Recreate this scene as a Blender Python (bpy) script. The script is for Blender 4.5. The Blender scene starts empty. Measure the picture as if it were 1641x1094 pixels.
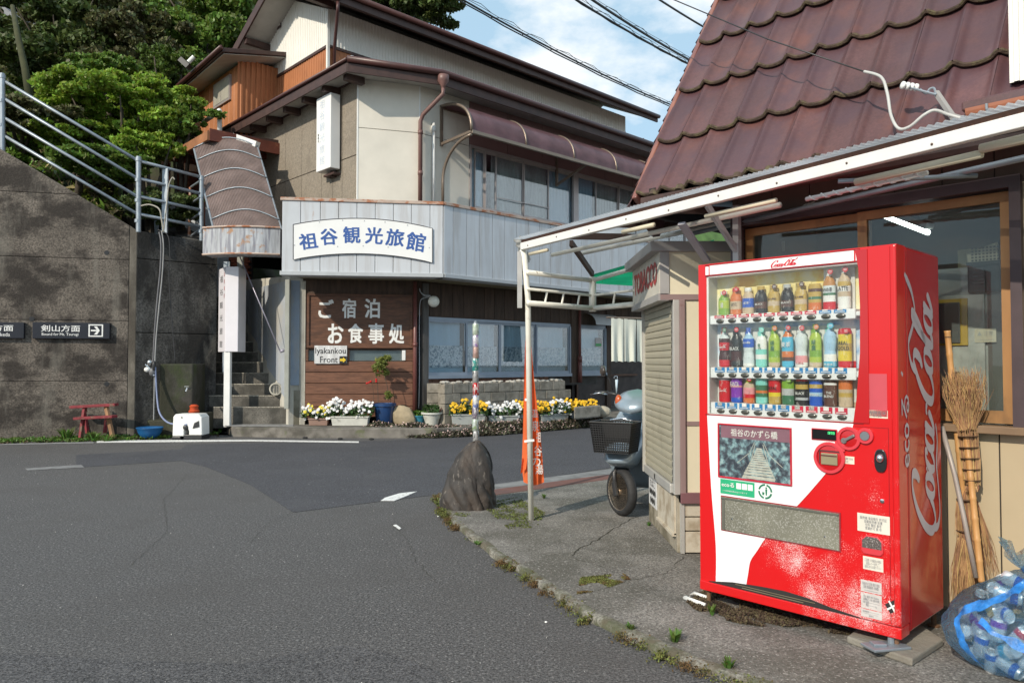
import bpy, bmesh, math, random
import numpy as np
from mathutils import Vector, Matrix, noise
R = random.Random(7)
rad = math.radians
SC = bpy.context.scene
COL = SC.collection

# ---------------------------------------------------------------- camera, sky, sun, exposure
CAM_H = 1.4
cam_d = bpy.data.cameras.new('camera')
cam_d.sensor_width = 36.0
cam_d.lens = 1187.0 / 1641.0 * 36.0
cam_d.clip_start = 0.05
cam_d.clip_end = 3000
cam = bpy.data.objects.new('camera', cam_d)
COL.objects.link(cam)
cam.location = (0, 0, CAM_H)
cam.rotation_euler = (rad(90 + 1.6), 0, 0)
SC.camera = cam

SUN_EL = rad(33)
SUN_XY = (-0.61, -0.792)                      # horizontal direction towards the sun
SUN_AZ = math.atan2(SUN_XY[0], SUN_XY[1])
world = bpy.data.worlds.new('World')
SC.world = world
world.use_nodes = True
wn, wl = world.node_tree.nodes, world.node_tree.links
wn.clear()
w_out = wn.new('ShaderNodeOutputWorld')
w_bg = wn.new('ShaderNodeBackground')
w_sky = wn.new('ShaderNodeTexSky')
w_sky.sky_type = 'NISHITA'
w_sky.sun_disc = False
w_sky.sun_elevation = SUN_EL
w_sky.sun_rotation = SUN_AZ
w_sky.altitude = 400
w_sky.air_density = 1.0
w_sky.dust_density = 1.2
w_sky.ozone_density = 1.0
w_bg.inputs['Strength'].default_value = 0.15
w_co = wn.new('ShaderNodeTexCoord')
w_map = wn.new('ShaderNodeMapping')
w_map.inputs['Scale'].default_value = (1.0, 1.0, 1.9)
w_map.inputs['Location'].default_value = (0.32, 0.1, 0.18)
w_n = wn.new('ShaderNodeTexNoise')
w_n.inputs['Scale'].default_value = 2.6
w_n.inputs['Detail'].default_value = 9
w_n.inputs['Roughness'].default_value = 0.56
w_r = wn.new('ShaderNodeValToRGB')
w_r.color_ramp.elements[0].position = 0.50
w_r.color_ramp.elements[0].color = (0, 0, 0, 1)
w_r.color_ramp.elements[1].position = 0.58
w_mix = wn.new('ShaderNodeMix')
w_mix.data_type = 'RGBA'
w_mix.inputs[7].default_value = (6.6, 7.0, 7.3, 1)
wl.new(w_co.outputs['Generated'], w_map.inputs['Vector'])
wl.new(w_map.outputs[0], w_n.inputs['Vector'])
wl.new(w_n.outputs['Fac'], w_r.inputs[0])
wl.new(w_r.outputs[0], w_mix.inputs[0])
w_pale = wn.new('ShaderNodeMix')                # thin bright veil over the blue
w_pale.data_type = 'RGBA'
w_pale.inputs[0].default_value = 0.75
w_pale.inputs[7].default_value = (3.7, 5.4, 6.6, 1)
wl.new(w_sky.outputs[0], w_pale.inputs[6])
wl.new(w_pale.outputs[2], w_mix.inputs[6])
wl.new(w_mix.outputs[2], w_bg.inputs['Color'])
wl.new(w_bg.outputs[0], w_out.inputs['Surface'])

sun_d = bpy.data.lights.new('sun', 'SUN')
sun_d.energy = 4.1
sun_d.angle = rad(0.53)
sun_d.color = (1.0, 0.90, 0.75)
sun = bpy.data.objects.new('sun', sun_d)
COL.objects.link(sun)
_s = Vector((SUN_XY[0] * math.cos(SUN_EL), SUN_XY[1] * math.cos(SUN_EL), math.sin(SUN_EL)))
sun.rotation_euler = _s.to_track_quat('Z', 'Y').to_euler()
sun.location = (-10, -10, 12)
SC.view_settings.view_transform = 'Standard'
SC.view_settings.look = 'None'
SC.view_settings.gamma = 1
SC.view_settings.exposure = 0.0
SC.view_settings.use_curve_mapping = False
SC.render.engine = 'CYCLES'
SC.cycles.max_bounces = 8
SC.cycles.transparent_max_bounces = 12

# ---------------------------------------------------------------- measuring helpers: rays onto real planes
F_PX, C_X, C_Y, PITCH = 1187.0, 820.5, 547.0, rad(1.6)
UU = Vector((0.7258, 0.6879, 0)); VV = Vector((-0.6879, 0.7258, 0)); ZZ = Vector((0, 0, 1))
EYE = Vector((0, 0, CAM_H))

def ray(px, py):
    x = (px - C_X) / F_PX; y = (C_Y - py) / F_PX
    return Vector((x, math.cos(PITCH) - y * math.sin(PITCH), math.sin(PITCH) + y * math.cos(PITCH)))

def gz(px, py, z=0.0):
    r = ray(px, py); t = (z - CAM_H) / r.z
    return Vector((r.x * t, r.y * t, z))

def at(px, py, Y):
    r = ray(px, py); t = Y / r.y
    return EYE + r * t

def AB(a, b, z=0.0):
    return UU * a + VV * b + ZZ * z

class Fr:
    """a vertical (or tilted) working plane: s along d, z/t along up, o outwards"""
    def __init__(self, p, d, up=ZZ):
        self.p = Vector((p[0], p[1], p[2] if len(p) > 2 else 0)); self.d = Vector((d[0], d[1], d[2] if len(d) > 2 else 0)).normalized()
        self.up = Vector(up).normalized(); self.n = self.d.cross(self.up).normalized()
    def pt(self, s, z, o=0.0):
        return self.p + self.d * s + self.up * z + self.n * o
    def px(self, x, y, o=0.0):
        r = ray(x, y); p0 = self.p + self.n * o
        t = (p0 - EYE).dot(self.n) / r.dot(self.n)
        q = EYE + r * t - p0
        return (q.dot(self.d), q.dot(self.up))
    def M(self, s, z, o=0.0):
        m = Matrix((self.d, self.up, self.n)).transposed().to_4x4()
        m.translation = self.pt(s, z, o)
        return m

# ---------------------------------------------------------------- mesh builder
class MB:
    def __init__(self, M=None):
        self.v = []; self.f = []; self.m = []; self.M = M
    def add(self, vs, fs, mi=0):
        n = len(self.v)
        for p in vs:
            p = Vector(p)
            self.v.append(self.M @ p if self.M else p)
        for f in fs:
            self.f.append(tuple(n + i for i in f)); self.m.append(mi)
        return self
    def hexa(self, c, mi=0):
        return self.add(c, [(0, 3, 2, 1), (4, 5, 6, 7), (0, 1, 5, 4), (1, 2, 6, 5), (2, 3, 7, 6), (3, 0, 4, 7)], mi)
    def box(self, x0, x1, y0, y1, z0, z1, mi=0):
        return self.hexa([(x0, y0, z0), (x1, y0, z0), (x1, y1, z0), (x0, y1, z0), (x0, y0, z1), (x1, y0, z1), (x1, y1, z1), (x0, y1, z1)], mi)
    def ab(self, a0, a1, b0, b1, z0, z1, mi=0):
        return self.hexa([AB(a0, b0, z0), AB(a1, b0, z0), AB(a1, b1, z0), AB(a0, b1, z0), AB(a0, b0, z1), AB(a1, b0, z1), AB(a1, b1, z1), AB(a0, b1, z1)], mi)
    def fb(self, fr, s0, s1, z0, z1, o0, o1, mi=0):
        P = fr.pt
        return self.hexa([P(s0, z0, o0), P(s0, z0, o1), P(s1, z0, o1), P(s1, z0, o0), P(s0, z1, o0), P(s0, z1, o1), P(s1, z1, o1), P(s1, z1, o0)], mi)
    def prism(self, pts, ext, mi=0):
        pts = [Vector(p) for p in pts]; e = Vector(ext); n = len(pts)
        return self.add(pts + [p + e for p in pts], [tuple(range(n))[::-1], tuple(range(n, 2 * n))] + [(i, (i + 1) % n, n + (i + 1) % n, n + i) for i in range(n)], mi)
    def fp(self, fr, pts, o0, o1, mi=0):
        return self.prism([fr.pt(s, z, o0) for s, z in pts], fr.n * (o1 - o0), mi)
    def tube(self, pts, r, n=8, r1=None, mi=0, sq=False):
        pts = [Vector(p) for p in pts]; k = len(pts); vs = []
        prev = None
        for i, p in enumerate(pts):
            t = (pts[min(i + 1, k - 1)] - pts[max(i - 1, 0)])
            if t.length < 1e-9: t = Vector((0, 0, 1))
            t.normalize()
            if prev is None:
                h = Vector((0, 0, 1)) if abs(t.z) < 0.9 else Vector((1, 0, 0))
                a = t.cross(h).normalized()
            else:
                a = (prev - t * prev.dot(t))
                a = a.normalized() if a.length > 1e-6 else t.orthogonal().normalized()
            prev = a; b = t.cross(a)
            rr = r[i] if isinstance(r, (list, tuple)) else (r if r1 is None else r + (r1 - r) * i / max(1, k - 1))
            for j in range(n):
                w = 2 * math.pi * (j + (0.5 if sq else 0)) / n
                vs.append(p + (a * math.cos(w) + b * math.sin(w)) * rr)
        fs = [(i * n + j, i * n + (j + 1) % n, (i + 1) * n + (j + 1) % n, (i + 1) * n + j) for i in range(k - 1) for j in range(n)]
        fs += [tuple(range(n))[::-1], tuple((k - 1) * n + j for j in range(n))]
        return self.add(vs, fs, mi)
    def bar(self, p, q, w, h, mi=0, up=ZZ):
        p = Vector(p); q = Vector(q); t = (q - p).normalized(); s = t.cross(up)
        s = s.normalized() if s.length > 1e-4 else Vector((1, 0, 0)); b = s.cross(t)
        c = []
        for e in (p, q):
            for (i, j) in ((-1, -1), (1, -1), (1, 1), (-1, 1)):
                c.append(e + s * (i * w / 2) + b * (j * h / 2))
        return self.hexa(c, mi)
    def lathe(self, prof, c, n=16, axis=None, mi=0):
        c = Vector(c); Q = Matrix.Identity(3) if axis is None else Vector(axis).to_track_quat('Z', 'Y').to_matrix()
        vs = [c + Q @ Vector((r * math.cos(2 * math.pi * j / n), r * math.sin(2 * math.pi * j / n), z)) for r, z in prof for j in range(n)]
        k = len(prof)
        fs = [(i * n + j, i * n + (j + 1) % n, (i + 1) * n + (j + 1) % n, (i + 1) * n + j) for i in range(k - 1) for j in range(n)]
        if prof[0][0] > 1e-5: fs.append(tuple(range(n))[::-1])
        if prof[-1][0] > 1e-5: fs.append(tuple((k - 1) * n + j for j in range(n)))
        return self.add(vs, fs, mi)
    def grid(self, fn, nu, nv, mi=0, wrap=False):
        vs = [fn(i / nu, j / nv) for j in range(nv + 1) for i in range(nu + 1)]
        w = nu + 1
        return self.add(vs, [(j * w + i, j * w + i + 1, (j + 1) * w + i + 1, (j + 1) * w + i) for j in range(nv) for i in range(nu)], mi)
    def ball(self, c, r, n=10, m=6, sc=(1, 1, 1), mi=0):
        c = Vector(c)
        return self.grid(lambda i, j: c + Vector((math.cos(2 * math.pi * i) * math.sin(math.pi * j) * sc[0], math.sin(2 * math.pi * i) * math.sin(math.pi * j) * sc[1], math.cos(math.pi * j) * sc[2])) * r, n, m, mi)

WM = {}
def wm(o): return WM[o.name]

def tag(o, label=None, cat=None, group=None, kind=None):
    if label: o['label'] = label
    if cat: o['category'] = cat
    if group: o['group'] = group
    if kind: o['kind'] = kind
    return o

def thing(name, label, cat, loc=(0, 0, 0), group=None, rz=0.0):
    o = bpy.data.objects.new(name, None)
    o.empty_display_size = 0.1
    COL.objects.link(o)
    m = Matrix.Translation(Vector(loc)) @ Matrix.Rotation(rz, 4, 'Z')
    o.matrix_local = m; WM[o.name] = m
    return tag(o, label, cat, group)

def mesh_of(name, v, f, mi=None, smooth=False):
    me = bpy.data.meshes.new(name)
    me.from_pydata([tuple(p) for p in v], [], f)
    if mi and any(mi): me.polygons.foreach_set('material_index', mi)
    if smooth: me.polygons.foreach_set('use_smooth', [True] * len(me.polygons))
    return me

def link(o, M, parent=None):
    COL.objects.link(o)
    WM[o.name] = M
    if parent is not None:
        o.parent = parent
        o.matrix_local = wm(parent).inverted() @ M
    else:
        o.matrix_local = M
    return o

def part(mb, name, mat, parent=None, smooth=False, bevel=0.0, seg=2, label=None, kind=None, origin=None, autos=None):
    mats = mat if isinstance(mat, (list, tuple)) else [mat]
    lo = Vector([min(p[i] for p in mb.v) for i in range(3)]); hi = Vector([max(p[i] for p in mb.v) for i in range(3)])
    c = (lo + hi) / 2
    if parent is None: c.z = lo.z
    if origin is not None: c = Vector(origin)
    me = mesh_of(name, [p - c for p in mb.v], mb.f, mb.m, smooth)
    bm = bmesh.new(); bm.from_mesh(me); bmesh.ops.recalc_face_normals(bm, faces=bm.faces); bm.to_mesh(me); bm.free()
    for m in mats: me.materials.append(m)
    o = bpy.data.objects.new(name, me)
    link(o, Matrix.Translation(c), parent)
    if bevel:
        b = o.modifiers.new('bevel', 'BEVEL'); b.width = bevel; b.segments = seg; b.limit_method = 'ANGLE'; b.angle_limit = rad(40)
        b.harden_normals = False
    if autos:
        me.polygons.foreach_set('use_smooth', [True] * len(me.polygons))
        me.set_sharp_from_angle(angle=rad(autos))
    return tag(o, label, None, None, kind)

def struct(mb, name, mat, **k):
    return part(mb, name, mat, kind='structure', **k)

def inst(src, M, parent=None, label=None):
    """a copy of a mesh object (shared mesh) at a world matrix"""
    o = src.copy(); COL.objects.link(o)
    WM[o.name] = M
    o.parent = parent
    o.matrix_local = (wm(parent).inverted() @ M) if parent is not None else M
    if label: o['label'] = label
    return o

def dup(root, M, label=None, parent=None):
    c = root.copy(); COL.objects.link(c)
    WM[c.name] = M
    c.parent = parent
    c.matrix_local = (wm(parent).inverted() @ M) if parent is not None else M
    inv = wm(root).inverted()
    for ch in list(root.children):
        if ch is c: continue
        dup(ch, M @ inv @ wm(ch), parent=c)
    if label: c['label'] = label
    return c

def text_mb(s, w=None, h=None, M=None, bold=0.0, depth=0.0015, size=1.0, shear=0.0, center=True, spacing=1.0, line=1.0, align='CENTER'):
    cu = bpy.data.curves.new('lettering', 'FONT'); cu.body = s; cu.size = size; cu.offset = bold; cu.shear = shear
    bold_, cu.offset = bold * .45, 0
    cu.space_character = spacing; cu.space_line = line; cu.resolution_u = 2; cu.align_x = align
    o = bpy.data.objects.new('lettering', cu); COL.objects.link(o)
    bpy.context.view_layer.update()
    me = bpy.data.meshes.new_from_object(o.evaluated_get(bpy.context.evaluated_depsgraph_get()))
    v = [Vector(p.co) for p in me.vertices]; f = [tuple(p.vertices) for p in me.polygons]
    bpy.data.objects.remove(o); bpy.data.curves.remove(cu); bpy.data.meshes.remove(me)
    x0, x1 = min(p.x for p in v), max(p.x for p in v); y0, y1 = min(p.y for p in v), max(p.y for p in v)
    sx = w / (x1 - x0) if w else None; sy = h / (y1 - y0) if h else None
    sx = sx or sy or 1.0; sy = sy or sx
    mb = MB(M)
    cx, cy = ((x0 + x1) / 2, (y0 + y1) / 2) if center else (x0, y0)
    offs = [(0, 0)] if not bold else [(-1, -.7), (1, -.7), (-1, .7), (1, .7)]
    for k, (i, j) in enumerate(offs):
        mb.add([((p.x - cx + i * bold_) * sx, (p.y - cy + j * bold_) * sy, depth + k * .0003) for p in v], f)
    return mb

def lettering(s, name, mat, parent, fr, s0, s1, z0, z1, o, **k):
    mb = text_mb(s, s1 - s0, z1 - z0, fr.M((s0 + s1) / 2, (z0 + z1) / 2, o), **k)
    return part(mb, name, mat, parent)

# ---------------------------------------------------------------- numpy leaves
def leaf_mesh(P, size, up=0.35, seed=1, aspect=1.7, fold=True):
    rng = np.random.default_rng(seed)
    P = np.asarray(P, float); n = len(P)
    d = rng.normal(size=(n, 3)); d /= np.linalg.norm(d, axis=1)[:, None]
    nn = rng.normal(size=(n, 3)); nn[:, 2] = np.abs(nn[:, 2]) + up
    s = np.cross(nn, d); s /= np.linalg.norm(s, axis=1)[:, None] + 1e-9
    sz = size * (0.6 + 0.8 * rng.random(n))[:, None]
    a = P - d * sz * 0.5 * aspect; b = P + d * sz * 0.5 * aspect
    l = P + s * sz * 0.5; r = P - s * sz * 0.5
    V = np.stack([a, l, b, r], 1).reshape(-1, 3)
    return V, n

def leaves(P, size, name, mat, parent=None, kind=None, **k):
    V, n = leaf_mesh(P, size, **k)
    c = (V.min(0) + V.max(0)) / 2
    if parent is None: c[2] = V[:, 2].min()
    V = V - c
    me = bpy.data.meshes.new(name)
    me.vertices.add(n * 4); me.vertices.foreach_set('co', V.astype('f').ravel())
    me.loops.add(n * 4); me.loops.foreach_set('vertex_index', np.arange(n * 4, dtype='i'))
    me.polygons.add(n); me.polygons.foreach_set('loop_start', np.arange(0, n * 4, 4, dtype='i'))
    me.update(calc_edges=True)
    me.materials.append(mat)
    o = bpy.data.objects.new(name, me)
    link(o, Matrix.Translation(Vector(c)), parent)
    if kind: o['kind'] = kind
    return o

def clump(c, r, n, seed, flat=0.7, sub=14, tight=0.33):
    """points of a crown: sub-clusters spread through an ellipsoid, denser at the shell"""
    rng = np.random.default_rng(seed)
    c = np.array(c, float); r = np.array(r, float)
    d = rng.normal(size=(sub, 3)); d /= np.linalg.norm(d, axis=1)[:, None]
    cen = d * (0.45 + 0.5 * rng.random((sub, 1)))
    cen[:, 2] *= flat
    k = rng.integers(0, sub, n)
    rr = tight * (0.55 + 0.8 * rng.random(sub))[k][:, None]
    e = rng.normal(size=(n, 3)); e /= np.linalg.norm(e, axis=1)[:, None]
    e *= rng.random((n, 1)) ** 0.45
    e[:, 2] *= 0.6
    return c + (cen[k] + e * rr) * r

# ---------------------------------------------------------------- materials
MATS = {}
def mat(name, col, rough=0.6, speck=0.0, ss=85, metal=0.0, var=0.12, vs=5.0, zs=1.0, bump=0.0, bs=80.0, bz=1.0, dirt=None, dirt2=None, coat=0.0, rand=0.0, emit=None, es=1.0, trans=0.0, alpha=1.0, sub=None, hv=None, spec=0.5, rv=0.0):
    """dirt = (colour, threshold, softness, scale, zstretch, amount)"""
    m = bpy.data.materials.new(name); m.use_nodes = True
    nt = m.node_tree; N, L = nt.nodes, nt.links
    b = N['Principled BSDF']
    geo = N.new('ShaderNodeNewGeometry')
    def noise_tex(scale, zst, detail=6.0, ro=0.55, xs=1.0):
        mp = N.new('ShaderNodeMapping'); mp.inputs['Scale'].default_value = (xs, xs, zst)
        L.new(geo.outputs['Position'], mp.inputs['Vector'])
        t = N.new('ShaderNodeTexNoise'); t.inputs['Scale'].default_value = scale; t.inputs['Detail'].default_value = detail; t.inputs['Roughness'].default_value = ro
        L.new(mp.outputs[0], t.inputs['Vector'])
        return t
    t = noise_tex(vs, zs)
    mr = N.new('ShaderNodeMapRange'); mr.inputs[1].default_value = 0.3; mr.inputs[2].default_value = 0.7
    mr.inputs[3].default_value = 1 - var; mr.inputs[4].default_value = 1 + var
    L.new(t.outputs['Fac'], mr.inputs[0])
    hs = N.new('ShaderNodeHueSaturation'); hs.inputs['Color'].default_value = (*col, 1)
    L.new(mr.outputs[0], hs.inputs['Value'])
    out = hs.outputs[0]
    if speck:
        t9 = noise_tex(ss, 1, 2.0, 0.7)
        r9 = N.new('ShaderNodeMapRange'); r9.inputs[1].default_value = 0.32; r9.inputs[2].default_value = 0.68
        r9.inputs[3].default_value = 1 - speck; r9.inputs[4].default_value = 1 + speck * 1.5
        L.new(t9.outputs['Fac'], r9.inputs[0])
        h9 = N.new('ShaderNodeHueSaturation'); L.new(out, h9.inputs['Color']); L.new(r9.outputs[0], h9.inputs['Value']); out = h9.outputs[0]
    if rand:
        oi = N.new('ShaderNodeObjectInfo')
        m2 = N.new('ShaderNodeMapRange'); m2.inputs[3].default_value = 1 - rand; m2.inputs[4].default_value = 1 + rand
        L.new(oi.outputs['Random'], m2.inputs[0])
        h2 = N.new('ShaderNodeHueSaturation'); L.new(out, h2.inputs['Color']); L.new(m2.outputs[0], h2.inputs['Value']); out = h2.outputs[0]
    if hv:                                        # per-leaf / per-island hue play
        m3 = N.new('ShaderNodeMapRange'); m3.inputs[3].default_value = 0.5 - hv; m3.inputs[4].default_value = 0.5 + hv
        L.new(geo.outputs['Random Per Island'], m3.inputs[0])
        m4 = N.new('ShaderNodeMapRange'); m4.inputs[3].default_value = 0.6; m4.inputs[4].default_value = 1.45
        L.new(geo.outputs['Random Per Island'], m4.inputs[0])
        h3 = N.new('ShaderNodeHueSaturation'); L.new(out, h3.inputs['Color']); L.new(m3.outputs[0], h3.inputs['Hue']); L.new(m4.outputs[0], h3.inputs['Value']); out = h3.outputs[0]
    for k, dd in enumerate([dirt, dirt2]):
        if not dd: continue
        dc, th, so, dsc, dz, am = dd[:6]
        t2 = noise_tex(dsc, dz, 8.0, 0.62)
        r2 = N.new('ShaderNodeMapRange'); r2.inputs[1].default_value = th - so; r2.inputs[2].default_value = th + so
        r2.inputs[3].default_value = 0; r2.inputs[4].default_value = am
        r2.interpolation_type = 'SMOOTHSTEP'
        L.new(t2.outputs['Fac'], r2.inputs[0])
        mx = N.new('ShaderNodeMix'); mx.data_type = 'RGBA'; mx.inputs[7].default_value = (*dc, 1)
        L.new(r2.outputs[0], mx.inputs[0]); L.new(out, mx.inputs[6]); out = mx.outputs[2]
    L.new(out, b.inputs['Base Color'])
    b.inputs['Roughness'].default_value = rough; b.inputs['Metallic'].default_value = metal
    b.inputs['Coat Weight'].default_value = coat; b.inputs['Coat Roughness'].default_value = 0.08
    b.inputs['Specular IOR Level'].default_value = spec
    if rv:
        t3 = noise_tex(vs * 1.7, zs); r3 = N.new('ShaderNodeMapRange'); r3.inputs[1].default_value = 0.3; r3.inputs[2].default_value = 0.7
        r3.inputs[3].default_value = max(0, rough - rv); r3.inputs[4].default_value = min(1, rough + rv)
        L.new(t3.outputs['Fac'], r3.inputs[0]); L.new(r3.outputs[0], b.inputs['Roughness'])
    if bump:
        t4 = noise_tex(bs, bz, 5.0, 0.6)
        bp = N.new('ShaderNodeBump'); bp.inputs['Strength'].default_value = bump; bp.inputs['Distance'].default_value = 0.01
        L.new(t4.outputs['Fac'], bp.inputs['Height']); L.new(bp.outputs[0], b.inputs['Normal'])
    if trans: b.inputs['Transmission Weight'].default_value = trans
    if emit: b.inputs['Emission Color'].default_value = (*emit, 1); b.inputs['Emission Strength'].default_value = es
    if alpha < 1: b.inputs['Alpha'].default_value = alpha
    if sub is not None:                           # leaf-like translucency
        tl = N.new('ShaderNodeBsdfTranslucent'); L.new(out, tl.inputs['Color'])
        ms = N.new('ShaderNodeMixShader'); ms.inputs[0].default_value = sub
        L.new(b.outputs[0], ms.inputs[1]); L.new(tl.outputs[0], ms.inputs[2]); L.new(ms.outputs[0], N['Material Output'].inputs[0])
    MATS[name] = m
    return m

def glass_mat(name, tint=(1, 1, 1), refl=0.06, rough=0.02, haze=0.0, hazecol=(0.5, 0.5, 0.5), fk=1.0):
    m = bpy.data.materials.new(name); m.use_nodes = True
    N, L = m.node_tree.nodes, m.node_tree.links
    N.remove(N['Principled BSDF'])
    tr = N.new('ShaderNodeBsdfTransparent'); tr.inputs[0].default_value = (*tint, 1)
    gl = N.new('ShaderNodeBsdfGlossy'); gl.inputs['Roughness'].default_value = rough
    fr = N.new('ShaderNodeFresnel'); fr.inputs[0].default_value = 1.52
    ad = N.new('ShaderNodeMath'); ad.operation = 'ADD'; ad.inputs[1].default_value = refl
    fm = N.new('ShaderNodeMath'); fm.operation = 'MULTIPLY'; fm.inputs[1].default_value = fk; L.new(fr.outputs[0], fm.inputs[0]); L.new(fm.outputs[0], ad.inputs[0])
    mx = N.new('ShaderNodeMixShader'); L.new(ad.outputs[0], mx.inputs[0]); L.new(tr.outputs[0], mx.inputs[1]); L.new(gl.outputs[0], mx.inputs[2])
    out = mx.outputs[0]
    if haze:
        df = N.new('ShaderNodeBsdfDiffuse'); df.inputs[0].default_value = (*hazecol, 1)
        m2 = N.new('ShaderNodeMixShader'); m2.inputs[0].default_value = haze
        L.new(out, m2.inputs[1]); L.new(df.outputs[0], m2.inputs[2]); out = m2.outputs[0]
    L.new(out, N['Material Output'].inputs[0])
    return m

def sheet_mat(name, col, tl=0.5, clear=0.25, rough=0.4):
    """weathered translucent plastic sheet"""
    m = bpy.data.materials.new(name); m.use_nodes = True
    N, L = m.node_tree.nodes, m.node_tree.links
    b = N['Principled BSDF']; b.inputs['Roughness'].default_value = rough
    g = N.new('ShaderNodeNewGeometry'); t = N.new('ShaderNodeTexNoise'); t.inputs['Scale'].default_value = 3.0; t.inputs['Detail'].default_value = 7
    L.new(g.outputs['Position'], t.inputs['Vector'])
    cr = N.new('ShaderNodeValToRGB'); cr.color_ramp.elements[0].position = 0.3; cr.color_ramp.elements[1].position = 0.7
    cr.color_ramp.elements[0].color = (*[c * 0.7 for c in col], 1); cr.color_ramp.elements[1].color = (*[min(1, c * 1.2) for c in col], 1)
    L.new(t.outputs['Fac'], cr.inputs[0]); L.new(cr.outputs[0], b.inputs['Base Color'])
    tlc = N.new('ShaderNodeBsdfTranslucent'); L.new(cr.outputs[0], tlc.inputs[0])
    tr = N.new('ShaderNodeBsdfTransparent'); tr.inputs[0].default_value = (*[min(1, 0.4 + c * 0.7) for c in col], 1)
    m1 = N.new('ShaderNodeMixShader'); m1.inputs[0].default_value = tl
    L.new(b.outputs[0], m1.inputs[1]); L.new(tlc.outputs[0], m1.inputs[2])
    m2 = N.new('ShaderNodeMixShader'); m2.inputs[0].default_value = clear
    L.new(m1.outputs[0], m2.inputs[1]); L.new(tr.outputs[0], m2.inputs[2]); L.new(m2.outputs[0], N['Material Output'].inputs[0])
    return m

def spline(P, n=10):
    P = [Vector((*p, 0)) for p in P]; out = []
    for i in range(len(P) - 1):
        p0, p1, p2, p3 = P[max(i - 1, 0)], P[i], P[i + 1], P[min(i + 2, len(P) - 1)]
        for j in range(n):
            t = j / n; out.append(.5 * ((2 * p1) + (p2 - p0) * t + (2 * p0 - 5 * p1 + 4 * p2 - p3) * t * t + (3 * p1 - p0 - 3 * p2 + p3) * t ** 3))
    out.append(P[-1]); return out

# ---------------------------------------------------------------- materials used all over the place
asphalt = mat('asphalt', (0.078, 0.075, 0.075), 0.85, speck=.8, ss=80, var=0.16, vs=0.8, bump=0.9, bs=150, dirt=((0.27, 0.26, 0.25), 0.595, 0.03, 52, 1, 0.75), dirt2=((0.06, 0.055, 0.052), 0.54, 0.12, 0.8, 1, 0.45))
asphalt_new = mat('newer_asphalt', (0.050, 0.050, 0.057), 0.8, speck=.6, ss=70, var=0.12, vs=1.2, bump=0.7, bs=160, dirt=((0.2, 0.2, 0.2), 0.61, 0.03, 60, 1, 0.5), dirt2=((0.09, 0.088, 0.09), 0.6, 0.1, 0.9, 1, 0.4))
asphalt_near = mat('near_asphalt', (0.066, 0.064, 0.066), 0.85, speck=.8, ss=85, var=0.15, vs=1.5, bump=1.0, bs=150, dirt=((0.24, 0.23, 0.22), 0.60, 0.03, 80, 1, 0.7))
paving = mat('pavement_concrete', (0.160, 0.150, 0.136), 0.9, speck=.55, var=0.25, vs=2.2, bump=0.9, bs=90, dirt=((0.075, 0.07, 0.055), 0.50, 0.10, 1.6, 1, 0.65), dirt2=((0.40, 0.38, 0.35), 0.60, 0.03, 48, 1, 0.75))
kerb_con = mat('kerb_concrete', (0.19, 0.18, 0.155), 0.92, speck=.5, var=0.25, vs=7, bump=0.9, bs=60, dirt=((0.07, 0.075, 0.035), 0.50, 0.10, 5, 1, 0.85), dirt2=((0.10, 0.08, 0.055), 0.55, 0.06, 14, 1, 0.7))
gutter_con = mat('gutter_concrete', (0.2, 0.2, 0.2), 0.9, var=0.2, vs=5, bump=0.5, bs=70, dirt=((0.07, 0.065, 0.06), 0.58, 0.1, 3, 1, 0.6))
terrace_con = mat('terrace_concrete', (0.19, 0.175, 0.155), 0.92, var=0.25, vs=4, bump=0.6, bs=50, dirt=((0.06, 0.055, 0.045), 0.52, 0.12, 2.3, 1, 0.8), dirt2=((0.10, 0.12, 0.04), 0.62, 0.06, 3.0, 1, 0.6))
road_white = mat('road_paint', (0.72, 0.72, 0.70), 0.7, var=0.08, vs=12, dirt=((0.12, 0.12, 0.12), 0.60, 0.05, 26, 1, 0.9))
rust_plate = mat('rusty_steel_plate', (0.16, 0.07, 0.055), 0.7, var=0.25, vs=4, bump=0.3, bs=60, dirt=((0.08, 0.06, 0.06), 0.6, 0.1, 2, 1, 0.6))
old_con = mat('old_concrete', (0.105, 0.090, 0.076), 0.95, speck=.5, ss=34, var=0.38, vs=1.1, bump=1.0, bs=36, dirt=((0.020, 0.016, 0.014), 0.52, 0.07, 1.1, 1.6, 0.85), dirt2=((0.19, 0.175, 0.15), 0.59, 0.08, 2.6, 0.2, 0.55))
old_con2 = mat('mossy_dark_concrete', (0.072, 0.07, 0.066), 0.95, speck=.5, ss=30, var=0.4, vs=1.8, bump=1.0, bs=26, dirt=((0.015, 0.014, 0.013), 0.50, 0.10, 1.7, 0.55, 0.9), dirt2=((0.15, 0.14, 0.12), 0.63, 0.07, 3.2, 0.4, 0.6))
step_con = mat('step_concrete', (0.12, 0.112, 0.098), 0.95, speck=.4, ss=40, var=0.3, vs=3, bump=0.8, bs=40, dirt=((0.04, 0.038, 0.032), 0.5, 0.12, 2.5, 1, 0.8))
galv = mat('galvanised_pipe', (0.30, 0.34, 0.38), 0.45, metal=0.5, var=0.15, vs=8, dirt=((0.2, 0.12, 0.08), 0.7, 0.05, 9, 1, 0.6))
white_metal = mat('white_painted_metal', (0.74, 0.74, 0.72), 0.4, var=0.06, vs=6, dirt=((0.35, 0.24, 0.16), 0.70, 0.05, 16, 1, 0.6))
cream_metal = mat('cream_painted_post', (0.78, 0.76, 0.68), 0.45, var=0.08, vs=8, dirt=((0.22, 0.14, 0.08), 0.68, 0.05, 26, 0.6, 0.8))
black_metal = mat('black_metal', (0.02, 0.02, 0.022), 0.4, var=0.2)
chrome = mat('chrome', (0.75, 0.76, 0.78), 0.14, metal=1.0, var=0.03)
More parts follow.
